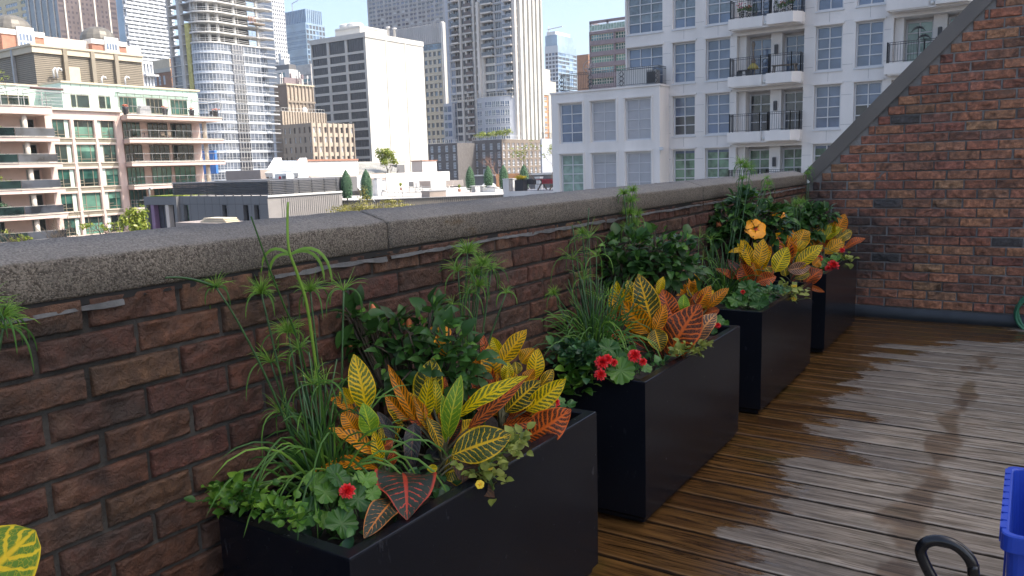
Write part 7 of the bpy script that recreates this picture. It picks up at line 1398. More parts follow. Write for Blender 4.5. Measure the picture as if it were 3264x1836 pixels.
croton('left croton of the third planter, yellow upright leaves over dark red lower leaves', (555, 1010, .36), k5, [
    ((555, 890), (468, 700), 82, 'YO', (1, 1)), ((588, 905), (632, 694), 92, 'YO', (2, 2)), ((535, 870), (448, 726), 66, 'Y', (0, 0)), ((490, 785), (383, 790), 38, 'YO', (1, 2), {'bend': .2}), ((540, 935), (468, 795), 70, 'R', (-1, -1)), ((548, 1005), (478, 870), 116, 'R', (3, 4)), ((505, 995), (372, 838), 66, 'DR', (1, 1)), ((445, 975), (286, 903), 48, 'R', (1, 2)), ((580, 1000), (722, 962), 88, 'R', (4, 5)),
    ((672, 820), (655, 732), 56, 'O', (-2, -2)), ((715, 930), (803, 752), 108, 'Y', (2, 2)), ((640, 860), (598, 755), 56, 'YO', (0, 0)), ((620, 800), (560, 720), 50, 'Y', (-1, -1)), ((690, 960), (640, 890), 60, 'D', (1, 1)), ((600, 960), (560, 860), 70, 'O', (2, 2)), ((510, 770), (490, 700), 50, 'Y', (-1, -1)), ((650, 970), (690, 880), 60, 'R', (0, 0))])
croton('right croton of the third planter, fanning orange and yellow over the planter corner', (830, 960, .43), k5, [
    ((805, 885), (842, 630), 70, 'O', (-1, -1)), ((760, 740), (738, 602), 116, 'YO', (-4, -4)), ((862, 760), (925, 625), 112, 'YO', (-2, -2)), ((860, 790), (948, 698), 66, 'Y', (0, 0)), ((862, 885), (1054, 738), 92, 'Y', (2, 3)), ((850, 805), (818, 718), 66, 'O', (0, 0)), ((870, 850), (922, 785), 66, 'G', (1, 1)), ((805, 915), (970, 890), 82, 'P', (3, 4)), ((850, 975), (974, 928), 56, 'D', (3, 4)), ((920, 1015), (1048, 912), 104, 'R', (3, 4)),
    ((930, 1022), (1068, 1072), 34, 'R', (4, 6)), ((985, 885), (1032, 840), 70, 'O', (1, 1)), ((790, 960), (770, 880), 60, 'D', (1, 1)), ((800, 860), (790, 760), 56, 'YO', (-1, -1)), ((780, 800), (700, 700), 70, 'YO', (-3, -3)), ((830, 1000), (900, 960), 60, 'DR', (2, 3)), ((860, 900), (940, 850), 70, 'O', (2, 2)), ((910, 690), (960, 640), 60, 'YO', (-2, -2))])
croton('croton of the farthest planter, with a bright orange leaf against the end wall', (1060, 810, .40), k5, [
    ((1008, 725), (998, 540), 80, 'D', (0, 0)), ((1045, 660), (1060, 562), 56, 'Y', (-1, -1)), ((1065, 700), (1175, 608), 80, 'YG', (1, 1)), ((1140, 660), (1212, 516), 86, 'O', (-1, -1)), ((1175, 680), (1232, 566), 46, 'R', (-1, -1)), ((1145, 705), (1258, 634), 84, 'D', (2, 2)), ((1065, 800), (1208, 700), 86, 'YO', (3, 4)), ((1210, 765), (1358, 690), 54, 'R', (2, 3)), ((985, 745), (935, 645), 64, 'O', (0, 0)),
    ((1100, 690), (1132, 575), 70, 'Y', (0, 0)), ((1060, 730), (1028, 632), 60, 'YG', (1, 1)), ((1020, 770), (960, 690), 60, 'O', (1, 1)), ((1110, 760), (1160, 700), 60, 'Y', (2, 2)), ((1140, 780), (1215, 745), 50, 'R', (2, 2)), ((1150, 660), (1170, 600), 60, 'YO', (-1, -1)), ((1060, 780), (1000, 720), 60, 'R', (1, 1))])
# croton of the nearest, mostly hidden planter: one round leaf shows at the lower left corner
kz = crop(0, 1550, 5.067)
rt = Vector((.45, .42, .612)); r = empty('croton', rt, 'big yellow edged green croton leaf at the lower left corner of the photo', 'croton', 'crotons in the planters'); q = random.Random(5); sm = MB()
for (B_, T_, w_, ty_, am) in ((onx((-300, 2080), .52), onx((112, 1690), .58), .165, 'YG', .42), (Vector((.44, .40, .66)), Vector((.38, .30, .88)), .09, 'Y', .5), (Vector((.45, .36, .66)), Vector((.55, .18, .80)), .09, 'O', .5), (Vector((.40, .44, .66)), Vector((.28, .42, .86)), .08, 'D', .3)):
    vs, fs, lc = leaf_geo(B_, T_, w_, CAM-B_+Vector((0, 0, .4)), .05, .12, .03, 20, 8, (.80, .52), .0, q); mb = MB(); mb.add([v-rt for v in vs], fs, M['croton'], True); o = mb.build('leaf', None, r); cb, cv, _a = PAL[ty_]; n = len(vs)
    a = o.data.attributes.new('lc', 'FLOAT_VECTOR', 'POINT'); a.data.foreach_set('vector', [c for t_, v in lc for c in (t_, v, .37)]); a = o.data.attributes.new('cb', 'FLOAT_COLOR', 'POINT'); a.data.foreach_set('color', [*cb, 1]*n); a = o.data.attributes.new('cv', 'FLOAT_COLOR', 'POINT'); a.data.foreach_set('color', [*cv, am]*n)
    sm.tube([rt-Vector((0, 0, .03)), rt.lerp(B_, .5)+Vector((0, 0, .02)), B_], [.007, .005, .004], 6, M['cstem'])
sm.v = [v-rt for v in sm.v]; sm.build('stem', None, r)
# ---------------------------------------------------------------- leafy shrubs
def leaf_mass(name, mat, parent, items, nt=5, nv=2, smoothf=True):
    """items: (base, tip, width, normal, shade) in parent space"""
    mb = MB(); sh = []; q = random.Random(len(items))
    for B_, T_, w_, n_, s_ in items:
        vs, fs, lc = leaf_geo(B_, T_, w_, n_, q.uniform(.02, .12), q.uniform(.1, .5), .04, nt, nv, (.8, .8), q.uniform(-.4, .4), q, q.uniform(0, .25)); mb.add(vs, fs, mat, smoothf); sh += [s_]*len(vs)
    o = mb.build(name, None, parent); set_shade(o, sh); return o
def shrub(name, label, cat, root, blobs, n, ls, mat, seed, stems=8, aspect=.55, young=.25, group=None):
    r = empty(name, root, label, cat, group); q = random.Random(seed); it = []; st = MB(); W = sum(b[1] for b in blobs)
    for c, rad, sq in blobs:
        c = Vector(c)
        for k in range(int(n*rad/W)):
            d = Vector((q.gauss(0, 1), q.gauss(0, 1), q.gauss(.25, 1))).normalized(); p = c+Vector((d.x*rad, d.y*rad, d.z*rad*sq))*(q.random()**.4)*q.uniform(.7, 1.05); out = (d+Vector((q.uniform(-.6, .6), q.uniform(-.6, .6), q.uniform(-.5, .35)))).normalized(); s = ls*q.uniform(.6, 1.3)
            yg = q.random() < young*(1 if d.z > .2 else .3); shd = q.uniform(.7, 1) if yg else q.uniform(0, .6); s *= .62 if yg else 1
            it.append((p, p+out*s, s*aspect*q.uniform(.8, 1.2), Vector((q.uniform(-.4, .4)+.2, q.uniform(-.5, .3)-.2, 1)), shd))
        for k in range(stems): d = Vector((q.gauss(0, 1), q.gauss(0, 1), q.gauss(.6, .6))).normalized(); e = c+d*rad*.9; m_ = Vector((c.x*.5, c.y*.5, c.z*.45)); st.tube([Vector((q.uniform(-.02, .02), q.uniform(-.02, .02), 0)), m_, c.lerp(e, .4), e], [.006, .005, .004, .002], 5, M['wstem'])
    st.build('stem', None, r); leaf_mass('foliage', mat, r, it); return r
def bud(parent, P, d, s=.05, name='bud'):
    mb = MB(); d = d.normalized(); M_ = d.to_track_quat('Z', 'Y').to_matrix().to_4x4(); M_.translation = P; mb.M = M_
    mb.lathe([(s*.12, -s*.1), (s*.26, s*.12), (s*.24, s*.2)], 8, m=M['hib_cal']); mb.lathe([(s*.18, s*.1), (s*.25, s*.35), (s*.2, s*.7), (s*.08, s*.98), (s*.01, s*1.02)], 8, m=M['bud']); return mb.build(name, None, parent)
M['hib_cal'] = plain('green_calyx', (.07, .14, .03), .5)
def flower(parent, P, d, s, pet, cen, npet=5, name='flower', stamen=True):
    d = d.normalized(); M_ = d.to_track_quat('Z', 'Y').to_matrix().to_4x4(); M_.translation = P; mb = MB(); mb.M = M_; q = random.Random(int(P.x*1e4)+int(P.y*1e3))
    for k in range(npet):
        a = 2*math.pi*k/npet; nr, na = 7, 6; vs = []
        for i in range(nr+1):
            t_ = i/nr; rad = s*(.06+.94*t_); hw = (.10+.95*math.sin(min(1, t_*1.02)*math.pi*.60))*s*.62
            for j in range(na+1): v = -1+2*j/na; rr2 = rad*(1-.13*v*v*t_); z = s*(.32*t_-.30*t_*t_*t_)+.05*s*math.sin(v*6+k+t_*5)*t_*t_+.04*s*(v+1)*t_; x = rr2; y = v*hw*(.35+.65*t_); z += .05*s*v*t_; x += s*.06*math.sin(v*4+k*1.7)*t_**2; vs.append((x*math.cos(a)-y*math.sin(a), x*math.sin(a)+y*math.cos(a), z))
        mb.add(vs, [(i*(na+1)+j, i*(na+1)+j+1, (i+1)*(na+1)+j+1, (i+1)*(na+1)+j) for i in range(nr) for j in range(na)], pet, True)
    o = mb.build(name, None, parent)
    c = MB(); c.M = M_; c.lathe([(s*.16, .004), (s*.20, s*.05), (s*.03, s*.02)], 10, m=cen)
    if stamen:
        c.tube([(0, 0, 0), (0, s*.05, s*.5), (0, s*.14, s*.85)], [s*.035, s*.025, s*.02], 6, cen)
        for k in range(14): a = k*2.4; zz = s*(.5+.025*k); c.lathe([(.001, -s*.02), (s*.022, 0), (.001, s*.02)], 5, (s*.06*math.cos(a), s*.1+s*.06*math.sin(a), zz), M['yelpet'])
    c.build('stamen', None, o); return o
def rel_pts(k, root, lst): return [tuple(depth_pt(k(px, py), root, off*.01)-root)+(rad, sq) for px, py, off, rad, sq in lst]
def hibiscus(label, rootpx, k, x, lst, n, ls, seed, buds=(), flowers=(), young=.25):
    root = onx(k(*rootpx), x); root.z = .61; bl = [((a, b_, c), rd, sq) for a, b_, c, rd, sq in rel_pts(k, root, lst)]; r = shrub('hibiscus', label, 'hibiscus', root, bl, n, ls, M['hib'], seed, group='hibiscus shrubs in the planters', young=young)
    for px, py, off, s in buds: P = depth_pt(k(px, py), root, off*.01)-root; bud(r, P, Vector((rnd.uniform(-.2, .4), rnd.uniform(-.3, .2), 1)), s)
    for px, py, off, s, d in flowers: P = depth_pt(k(px, py), root, off*.01)-root; flower(r, P, Vector(d), s, M['orpet'], M['orcen'])
    return r
hibiscus('dark green hibiscus shrub with orange buds behind the crotons of the nearest planter', (640, 560), k3, .20, [(420, 300, 0, .10, .9), (560, 280, 0, .10, .9), (700, 300, 0, .115, .9), (820, 360, 1, .11, .9), (900, 430, 1, .11, .9), (650, 440, 2, .15, .9), (450, 480, 3, .11, .9), (300, 200, 0, .06, .9), (740, 180, -2, .065, .9), (560, 420, 0, .14, .9), (780, 470, 2, .12, .9), (870, 520, 2, .1, .9), (340, 330, 0, .08, .8)], 560, .062, 21,
         [(420, 195, 2, .052), (605, 250, 2, .045), (710, 335, 3, .035), (290, 360, 3, .032), (575, 240, 1, .03)], [(765, 285, 2, .042, (.4, -.6, .8)), (800, 355, 2, .03, (.5, -.5, .6))])
hibiscus('dense glossy green hibiscus shrub without flowers in the second planter', (800, 650), k4, .20, [(760, 400, 0, .15, .9), (900, 430, 1, .16, .9), (640, 430, 0, .12, .9), (1010, 480, 1, .14, .9), (860, 540, 2, .16, .9), (700, 540, 1, .13, .9), (1120, 530, 1, .09, .8), (620, 570, 1, .09, .8), (1080, 360, 1, .06, .7), (980, 580, 2, .1, .9)], 640, .068, 22, young=.3)
hibiscus('tall hibiscus shrub with one open orange flower in the third planter', (470, 780), k5, .22, [(480, 480, 0, .16, .9), (560, 560, 0, .17, .9), (420, 600, 0, .16, .9), (650, 560, 1, .15, .9), (360, 560, 0, .12, .9), (480, 700, 1, .18, .9), (360, 700, 1, .12, .9), (690, 650, 1, .13, .9), (490, 420, 0, .08, .9), (300, 640, 0, .09, .9), (730, 560, 0, .1, .9)], 640, .078, 23,
         [(320, 625, 3, .07), (690, 520, 2, .05), (590, 490, 1, .04)], [(575, 625, 16, .074, (.55, -.62, .45)), (735, 520, 2, .05, (.4, -.5, .8))])
hibiscus('bushy hibiscus shrub in the farthest planter by the wall corner', (890, 720), k5, .22, [(880, 560, 0, .16, .9), (980, 540, 0, .13, .8), (800, 560, 0, .12, .9), (900, 640, 1, .17, .9), (1060, 520, 0, .09, .7), (990, 620, 1, .12, .9), (940, 490, -1, .09, .8)], 420, .082, 24)
# ---------------------------------------------------------------- papyrus sedge
def ribbon(mb, pts, w, sh, shade, nrm=Vector((.5, -.8, .6)), mat=None):
    n = len(pts); vs = []
    for i, p in enumerate(pts):
        d = (pts[min(i+1, n-1)]-pts[max(i-1, 0)]).normalized(); wd = d.cross(nrm).normalized(); ww = w*(.65+.35*math.sin(math.pi*min(1, i/(n-1)+.15)))*(1 if i < n-1 else .08); up_ = d.cross(wd)*(-ww*.25)
        vs += [p-wd*ww*.5-up_, p, p+wd*ww*.5-up_]
    mb.add(vs, [(i*3+j, i*3+j+1, (i+1)*3+j+1, (i+1)*3+j) for i in range(n-1) for j in range(2)], mat or M['papyrus'], True); sh += [shade]*len(vs)
def arc(P, d, L, droop, q, n=8):
    pts = [P]; v = d.normalized(); p = Vector(P)
    for i in range(n): v = (v+Vector((q.uniform(-.05, .05), q.uniform(-.05, .05), -droop*(i+1)/n))).normalized(); p = p+v*L/n; pts.append(p)
    return pts
def papyrus(label, rootpx, k, zroot, stems, blades=0, seed=1, spread=.05, blade_len=.4, xroot=None, bundle=0):
    root = onx(k(*rootpx), xroot if xroot is not None else .18); root.z = zroot; r = empty('papyrus', root, label, 'papyrus', 'papyrus sedges in the planters'); q = random.Random(seed)
    for st in stems:
        (tx, ty), off, rays, rl_, bx = st[:5]; bend = st[5] if len(st) > 5 else 0.0; T = depth_pt(k(tx, ty), root, off*.01)-root; B_ = Vector((q.uniform(-spread, spread), q.uniform(-spread, spread), -.02)) if bx is None else depth_pt(k(*bx), root, off*.005)-root
        mid = B_.lerp(T, .55)+Vector((0, 0, bend)); pts = [((1-t_)**2)*B_+2*t_*(1-t_)*mid+t_*t_*T for t_ in [i/9 for i in range(10)]]; mb = MB(); mb.tube(pts, [.0046-.0018*i/9 for i in range(10)], 6, M['pstem']); mb.build('stem', None, r)
        if rays == 0: continue
        hd = MB(); sh = []; ax = (pts[-1]-pts[-3]).normalized()
        for i in range(int(rays*(3.2 if rays >= 20 else 2.0))): # fine hair-like rays
            a = q.uniform(0, 6.283); e = q.uniform(-.15, 1.1); d = Vector((math.cos(a), math.sin(a), 0))*math.cos(e)+Vector((0, 0, 1))*math.sin(e)+ax*.5; ribbon(hd, arc(T, d, rl_*q.uniform(.4, 1.0), q.uniform(.02, .6), q, 5), .0019, sh, q.uniform(.55, 1))
        for i in range(4): # leafy bracts
            a = 2*math.pi*i/4+q.uniform(-.4, .4); d = Vector((math.cos(a), math.sin(a), q.uniform(.1, .7))); ribbon(hd, arc(T, d, rl_*q.uniform(.9, 2.0), q.uniform(.8, 1.5), q, 9), .0045, sh, q.uniform(.1, .7))
        o = hd.build('umbel', None, r); set_shade(o, sh)
    if bundle:
        mb = MB()
        for i in range(bundle): b0 = Vector((q.gauss(0, spread*.6), q.gauss(0, spread*.6), -.02)); h = q.uniform(.22, .5); l_ = Vector((q.gauss(0, .07), q.gauss(-.02, .07), h)); mb.tube([b0, b0+l_*.5+Vector((0, 0, .01)), b0+l_], [.0042, .0036, .0024], 5, M['pstem'])
        o = mb.build('stem_bundle', None, r); o['kind'] = 'stuff'
    if blades:
        mb = MB(); sh = []
        for i in range(blades):
            a = q.uniform(0, 6.283); d = Vector((math.cos(a)*q.uniform(.05, .55), math.sin(a)*q.uniform(.05, .55), 1)); P = Vector((q.gauss(0, spread*.7), q.gauss(0, spread*.7), -.02)); ribbon(mb, arc(P, d, blade_len*q.uniform(.55, 1.25), q.uniform(.15, .95), q, 9), .0072, sh, q.uniform(0, .8))
        o = mb.build('blade', None, r); o['kind'] = 'stuff'; set_shade(o, sh)
    return r
papyrus('tall papyrus clump at the near end of the nearest planter', (600, 870), k2, .61, [
    ((283, 55), 0, 34, .075, None, .05), ((415, 250), 3, 30, .08, None, .03), ((330, 395), 5, 14, .11, None, .03), ((60, 25), -4, 16, .07, None, .12), ((-190, -22), -5, 0, 0, (60, 25), .02), ((540, 505), 6, 10, .1, None, .02), ((525, 45), 0, 22, .08, None, .03), ((470, 330), 4, 12, .1, None, 0), ((690, 40), -1, 12, .1, None, .02), ((600, 500), 5, 6, .1, None, 0), ((380, 640), 7, 8, .09, None, .02)], 130, 31, .05, .42, bundle=16)
# the two long shoots standing above the coping
rt_ = onx(k2(600, 870), .15); rt_.z = .61; r = empty('papyrus', rt_, 'two bare papyrus shoots, one bright green and one dark, crossing the coping', 'papyrus', 'papyrus sedges in the planters'); q = random.Random(9)
for pxs, m_, w_, sh_ in (([(918, 645), (916, 720), (922, 800), (950, 880), (985, 1010), (1040, 1440)], 'papyrus', .0125, .95), ([(800, 690), (825, 760), (860, 860), (900, 960), (960, 1120), (1035, 1440)], 'pstem', .0085, .1)):
    P = [onx(p_, .055+.016*i)-rt_ for i, p_ in enumerate(pxs)]; mb = MB(); sp = smooth(P, 4); n_ = len(sp); mb.tube(sp, [w_*.42*(1-.35*(n_-1-i)/n_) for i in range(n_)], 6, M['papyrus']); o = mb.build('stem', None, r); set_shade(o, [sh_]*len(mb.v))
mb = MB(); sh = []; P = onx((925, 810), .09)-rt_
for dx_, dz_, L_ in ((.6, .3, .16), (-.7, .55, .15), (.3, .2, .2), (-.4, .1, .12)): ribbon(mb, arc(P, Vector((dx_*.84, dx_*.55, dz_)), L_, .9, q, 9), .010, sh, .8)
o = mb.build('bract', None, r); set_shade(o, sh)
papyrus('loose papyrus tuft behind the right croton of the nearest planter, reaching the coping', (900, 330), k3, .62, [((920, -160), 0, 40, .085, None, .02), ((1000, -90), 1, 40, .08, None, .02), ((960, -40), -1, 36, .08, None, .02), ((870, -60), 0, 14, .1, None, .02), ((1050, -70), 1, 18, .08, None, 0), ((840, 120), 1, 5, .1, None, 0), ((1130, 60), 2, 9, .06, None, .02), ((980, 20), 1, 26, .07, None, 0), ((930, 60), 1, 14, .09, None, 0)], 16, 32, .03, .32, xroot=.14)
papyrus('thick papyrus clump at the near end of the second planter with drooping blades', (500, 1020), k4, .61, [((425, 300), 0, 34, .05, None, .02), ((240, 700), 5, 30, .06, None, .06), ((470, 130), -2, 0, 0, None, 0), ((360, 240), -2, 0, 0, None, 0), ((360, 470), 1, 8, .12, None, 0), ((470, 330), 0, 10, .16, None, 0), ((540, 740), 5, 8, .12, None, 0), ((430, 600), 3, 8, .12, None, 0), ((520, 450), 1, 8, .14, None, 0), ((600, 700), 4, 8, .1, None, 0)], 240, 33, .055, .44, bundle=34)
papyrus('upright fluffy papyrus plume above the hibiscus of the second planter', (800, 700), k4, .62, [((700, 40), -2, 40, .06, None, 0), ((745, 90), -2, 46, .07, None, 0), ((760, 20), -2, 36, .06, None, 0), ((735, 170), -1, 46, .07, None, 0), ((770, 240), 0, 40, .07, None, 0), ((720, 270), 0, 26, .07, None, 0), ((790, 180), -1, 22, .07, None, 0), ((760, 290), 0, 20, .07, None, 0)], 6, 34, .03, .3, xroot=.12)
papyrus('papyrus clump at the near end of the third planter with arching heads over the coping', (360, 960), k5, .61, [((470, 160), -3, 34, .08, None, .03), ((500, 190), -3, 40, .10, None, .0), ((540, 205), -4, 12, .07, None, .05), ((480, 270), -2, 20, .06, None, 0), ((650, 265), -4, 16, .06, None, .06), ((665, 310), -4, 20, .06, None, .08), ((640, 350), -3, 16, .06, None, .08), ((200, 840), 3, 8, .13, None, 0), ((260, 700), 1, 8, .12, None, .03), ((420, 560), 0, 5, .1, None, 0), ((175, 690), 1, 8, .12, None, .05)], 130, 35, .055, .36, bundle=24)
papyrus('single papyrus tuft standing where the coping meets the end wall', (930, 560), k5, .62, [((945, 235), -3, 26, .06, None, 0), ((960, 200), -3, 18, .07, None, 0), ((1050, 445), 0, 3, .1, None, .05)], 0, 36, .02, .3, xroot=.10)
papyrus('papyrus sprig among the hibiscus of the farthest planter', (880, 640), k5, .62, [((870, 450), 1, 26, .09, None, 0), ((900, 440), 1, 22, .10, None, 0), ((850, 470), 1, 16, .1, None, 0)], 22, 37, .03, .42, xroot=.34)
papyrus('papyrus head at the far left edge beside the torn membrane', (10, 500), k1, .62, [((8, 300), 0, 26, .062, (-40, 520), .02), ((-60, 260), 0, 20, .08, (-60, 520), .02), ((15, 345), 0, 8, .09, (-20, 500), .0)], 6, 38, .03, .3, xroot=.25)
# ---------------------------------------------------------------- begonias, trailing plants, yellow bedding
def round_leaf(mb, sh, P, n_, rad, shade, q, lobes=15, depth_=.11, cup=.12):
    n_ = n_.normalized(); u = n_.cross(Vector((q.uniform(-1, 1), q.uniform(-1, 1), .2))).normalized(); w_ = n_.cross(u); na, nr = lobes*4, 4; vs = [P+n_*(-cup*rad*.3)]; ph = q.uniform(0, 6)
    for i in range(1, nr+1):
        for j in range(na):
            a = 2*math.pi*j/na; rr2 = rad*i/nr*(1+(depth_*abs(math.sin(a*lobes/2))-depth_*.5)*(i/nr)**2)*(1-.35*max(0, math.cos(a))**8); rip = .16*rad*math.sin(a*4+ph)*(i/nr)**2+.05*rad*math.sin(a*11+ph)*(i/nr)
            vs.append(P+(u*math.cos(a)+w_*math.sin(a))*rr2+n_*(cup*rad*((i/nr)**2-.3)+rip))
    fs = [(0, 1+j, 1+(j+1) % na) for j in range(na)]+[(1+(i-1)*na+j, 1+i*na+j, 1+i*na+(j+1) % na, 1+(i-1)*na+(j+1) % na) for i in range(1, nr) for j in range(na)]
    mb.add(vs, fs, M['begonia'], True); sh += [shade]*len(vs)
def begonia(label, k, zr, rootpx, leaves, flowers, seed):
    root = onx(k(*rootpx[:2]), rootpx[2]); root.z = zr; r = empty('begonia', root, label, 'begonia', 'red begonias in the planters'); q = random.Random(seed); mb = MB(); sh = []; sm = MB(); kk = k(1, 0)[0]-k(0, 0)[0]; sc = (root-CAM).dot(FWD)/FPX
    for px, py, off, rad in leaves:
        P = depth_pt(k(px, py), root, off*.01)-root; n_ = (CAM-root).normalized()*.7+Vector((q.uniform(-.5, .5), q.uniform(-.5, .5), .55)); round_leaf(mb, sh, P, n_, rad*kk*sc, q.uniform(.3, .95), q); sm.tube([Vector((q.uniform(-.02, .02), q.uniform(-.02, .02), -.01)), P*.5+Vector((0, 0, .01)), P-n_.normalized()*.004], [.004, .003, .002], 5, M['hib_cal'])
    o = mb.build('foliage', None, r); set_shade(o, sh)
    for px, py, off, rad in flowers:
        P = depth_pt(k(px, py), root, off*.01)-root; R_ = rad*kk*sc; fb = MB(); ax = ((CAM-root).normalized()+Vector((0, 0, .4))).normalized(); M_ = ax.to_track_quat('Z', 'Y').to_matrix().to_4x4()
        for l in range(7):
            for i in range(6+l):
                a = 2*math.pi*i/(5+l)+l*.5+q.uniform(-.2, .2); tilt = 1.35-.24*l+q.uniform(-.12, .12); d = Vector((math.cos(a)*math.cos(tilt), math.sin(a)*math.cos(tilt), math.sin(tilt))); T_ = d*R_*(.55+.08*l); vs, fs, lc = leaf_geo(d*R_*.05, T_, R_*.52, Vector((-math.cos(a)*.6, -math.sin(a)*.6, 1)), .06, .5, .14, 5, 4, (.55, .6), q.uniform(-.3, .3), q); fb.add([P+M_ @ v for v in vs], fs, M['redpet'], True)
        fb.build('flower', None, r); sm.tube([Vector((0, 0, -.01)), P*.6, P], .003, 5, M['hib_cal'])
    sm.build('stem', None, r); return r
begonia('red begonia with scalloped bright green leaves at the near corner of the nearest planter', k2, .612, (620, 1120, .36), [(510, 1140, 5, 84), (600, 1035, 3, 62), (655, 960, 0, 66), (560, 985, 0, 66), (800, 970, -1, 60), (760, 1070, 4, 66), (680, 1190, 8, 78), (705, 1090, 5, 44), (590, 1170, 6, 50), (830, 1040, 2, 44), (730, 1000, -1, 50)], [(708, 1030, 6, 42)], 51)
begonia('red begonia with two heavy blooms at the near corner of the second planter', k4, .612, (690, 1150, .45), [(680, 1200, 7, 92), (600, 1060, 1, 74), (780, 1150, 4, 62), (840, 1180, 4, 50), (660, 1120, 3, 60), (740, 1080, 0, 50), (560, 1110, 2, 54)], [(555, 1150, 10, 50), (770, 1105, 6, 48), (545, 1230, 11, 42), (635, 1150, 9, 28), (590, 1130, 9, 40), (825, 1145, 6, 30)], 52)
begonia('begonia of mostly broad green leaves at the near corner of the third planter', k5, .612, (520, 1080, .40), [(440, 1130, 6, 76), (520, 1035, 1, 66), (600, 1155, 7, 68), (560, 1080, 3, 62), (400, 1160, 7, 46), (620, 1100, 4, 54), (480, 1090, 5, 50)], [(485, 1072, 6, 18)], 53)
begonia('red begonia on the near front corner of the farthest planter', k5, .612, (1090, 880, .50), [(1060, 870, 2, 44), (1150, 830, 1, 42), (1010, 850, 1, 34), (1090, 850, 1, 34)], [(1125, 885, 5, 46), (1030, 832, 2, 26), (1190, 775, 2, 22), (1090, 905, 6, 26)], 54)
begonia('small red begonia half hidden at the far end of the nearest planter', k3, .612, (1400, 690, .48), [(1470, 665, 3, 48), (1420, 640, 0, 34), (1440, 700, 3, 30)], [(1392, 655, 3, 34)], 55)
begonia('small red begonia at the far end of the second planter', k4, .612, (1300, 920, .45), [(1330, 870, 1, 36), (1360, 890, 1, 34), (1290, 940, 3, 28)], [(1320, 905, 3, 22)], 56)
def trailing(name, label, cat, k, zr, rootpx, path, n, ls, mat, seed, spread, lobed=False, group=None, fl=()):
    pl = rootpx[2]; hit = (lambda p, off: onx(p, .578+off*.002)) if pl == 'x' else (lambda p, off: ony(p, pl-off*.002)); root = hit(k(*rootpx[:2]), 0); root.z = zr; r = empty(name, root, label, cat, group); q = random.Random(seed); P = [hit(k(px, py), off)-root for px, py, off in path]; it = []; sm = MB(); sm.tube(smooth(P, 4) if len(P) > 2 else P, .003, 5, M['hib_cal'])
    for i in range(n):
        t_ = q.uniform(0, len(P)-1.001); a = P[int(t_)].lerp(P[int(t_)+1], t_ % 1); p_ = a+Vector((q.gauss(0, spread), q.gauss(0, spread), q.gauss(spread*.3, spread*.5))); d = (p_-a)+Vector((q.uniform(-1, 1), q.uniform(-1, 1), q.uniform(-.3, .9)))*spread; s = ls*q.uniform(.65, 1.25); it.append((p_, p_+d.normalized()*s, s*q.uniform(.65, .95), Vector((q.uniform(-.5, .7), q.uniform(-.8, .3), .9)), q.random()))
        if i % 4 == 0: sm.tube([a, a.lerp(p_, .5)+Vector((0, 0, .006)), p_], .0016, 4, M['hib_cal'])
    sm.build('stem', None, r); leaf_mass('foliage', mat, r, it, 5, 4)
    for px, py, off, s in fl: Pf = hit(k(px, py), off+6)-root; flower(r, Pf, CAM-root+Vector((0, 0, .5)), s, M['yelpet'], M['orpet'], 5, 'flower', False)
    return r
trailing('trailing_plant', 'bright green trailing plant along the short front rim of the nearest planter', 'trailing plant', k2, .615, (300, 1120, 1.30), [(100, 1040, 0), (170, 1060, 2), (240, 1100, 4), (330, 1120, 5), (420, 1150, 6), (470, 1170, 7)], 190, .027, M['ivy'], 61, .019, group='trailing plants at the planter rims')
trailing('trailing_plant', 'tangled trailing shoots over the left corner of the nearest planter', 'trailing plant', k2, .615, (170, 1120, 1.31), [(150, 1140, 3), (95, 1085, 4), (80, 1020, 2), (150, 1000, 0), (210, 1010, 0), (270, 1030, 1)], 80, .030, M['ivy'], 62, .018, group='trailing plants at the planter rims')
trailing('ivy', 'dark green ivy mound on the near left corner of the second planter', 'ivy', k4, .615, (400, 1130, 3.10), [(300, 1110, 0), (380, 1080, 0), (440, 1130, 2), (500, 1100, 0), (360, 1150, 4), (460, 1170, 5)], 200, .040, M['ivydk'], 63, .04, group='ivy at the planter rims')
trailing('ivy', 'green lobed ivy hanging over the short front side of the second planter', 'ivy', k4, .615, (380, 1190, 3.05), [(350, 1200, 8), (330, 1260, 12), (400, 1290, 12), (470, 1270, 11), (350, 1340, 13), (420, 1370, 13)], 60, .058, M['ivy'], 64, .022, group='ivy at the planter rims')
trailing('yellow_bedding', 'lime bedding plant with small yellow flowers on the front rim of the nearest planter', 'bedding plant', k3, .615, (1010, 1020, 'x'), [(1210, 850, 4), (1150, 900, 5), (1060, 960, 6), (980, 1010, 6), (1040, 1060, 9), (1060, 1130, 10)], 105, .034, M['lime'], 65, .026, group='lime bedding plants at the planter rims', fl=[(988, 1098, 6, .013), (1040, 1000, 5, .012), (1205, 865, 4, .010)])
trailing('yellow_bedding', 'lime green bedding plant on the long front rim of the second planter', 'bedding plant', k4, .615, (1140, 1060, 'x'), [(1060, 1110, 5), (1120, 1070, 5), (1180, 1050, 5), (1240, 1040, 5)], 75, .036, M['lime'], 66, .026, group='lime bedding plants at the planter rims')
trailing('yellow_bedding', 'lime bedding plant with yellow flowers on the front rim of the third planter', 'bedding plant', k5, .615, (800, 1080, 'x'), [(760, 1040, 2), (820, 1040, 4), (880, 1070, 5), (830, 1090, 6), (870, 1150, 9)], 60, .045, M['lime'], 67, .03, group='lime bedding plants at the planter rims', fl=[(848, 1115, 6, .020), (850, 1030, 5, .018)])
trailing('yellow_bedding', 'lime green bedding plant at the far front corner of the farthest planter', 'bedding plant', k5, .615, (1210, 850, 'x'), [(1180, 850, 2), (1220, 830, 2), (1250, 860, 4)], 26, .05, M['lime'], 68, .03, group='lime bedding plants at the planter rims')
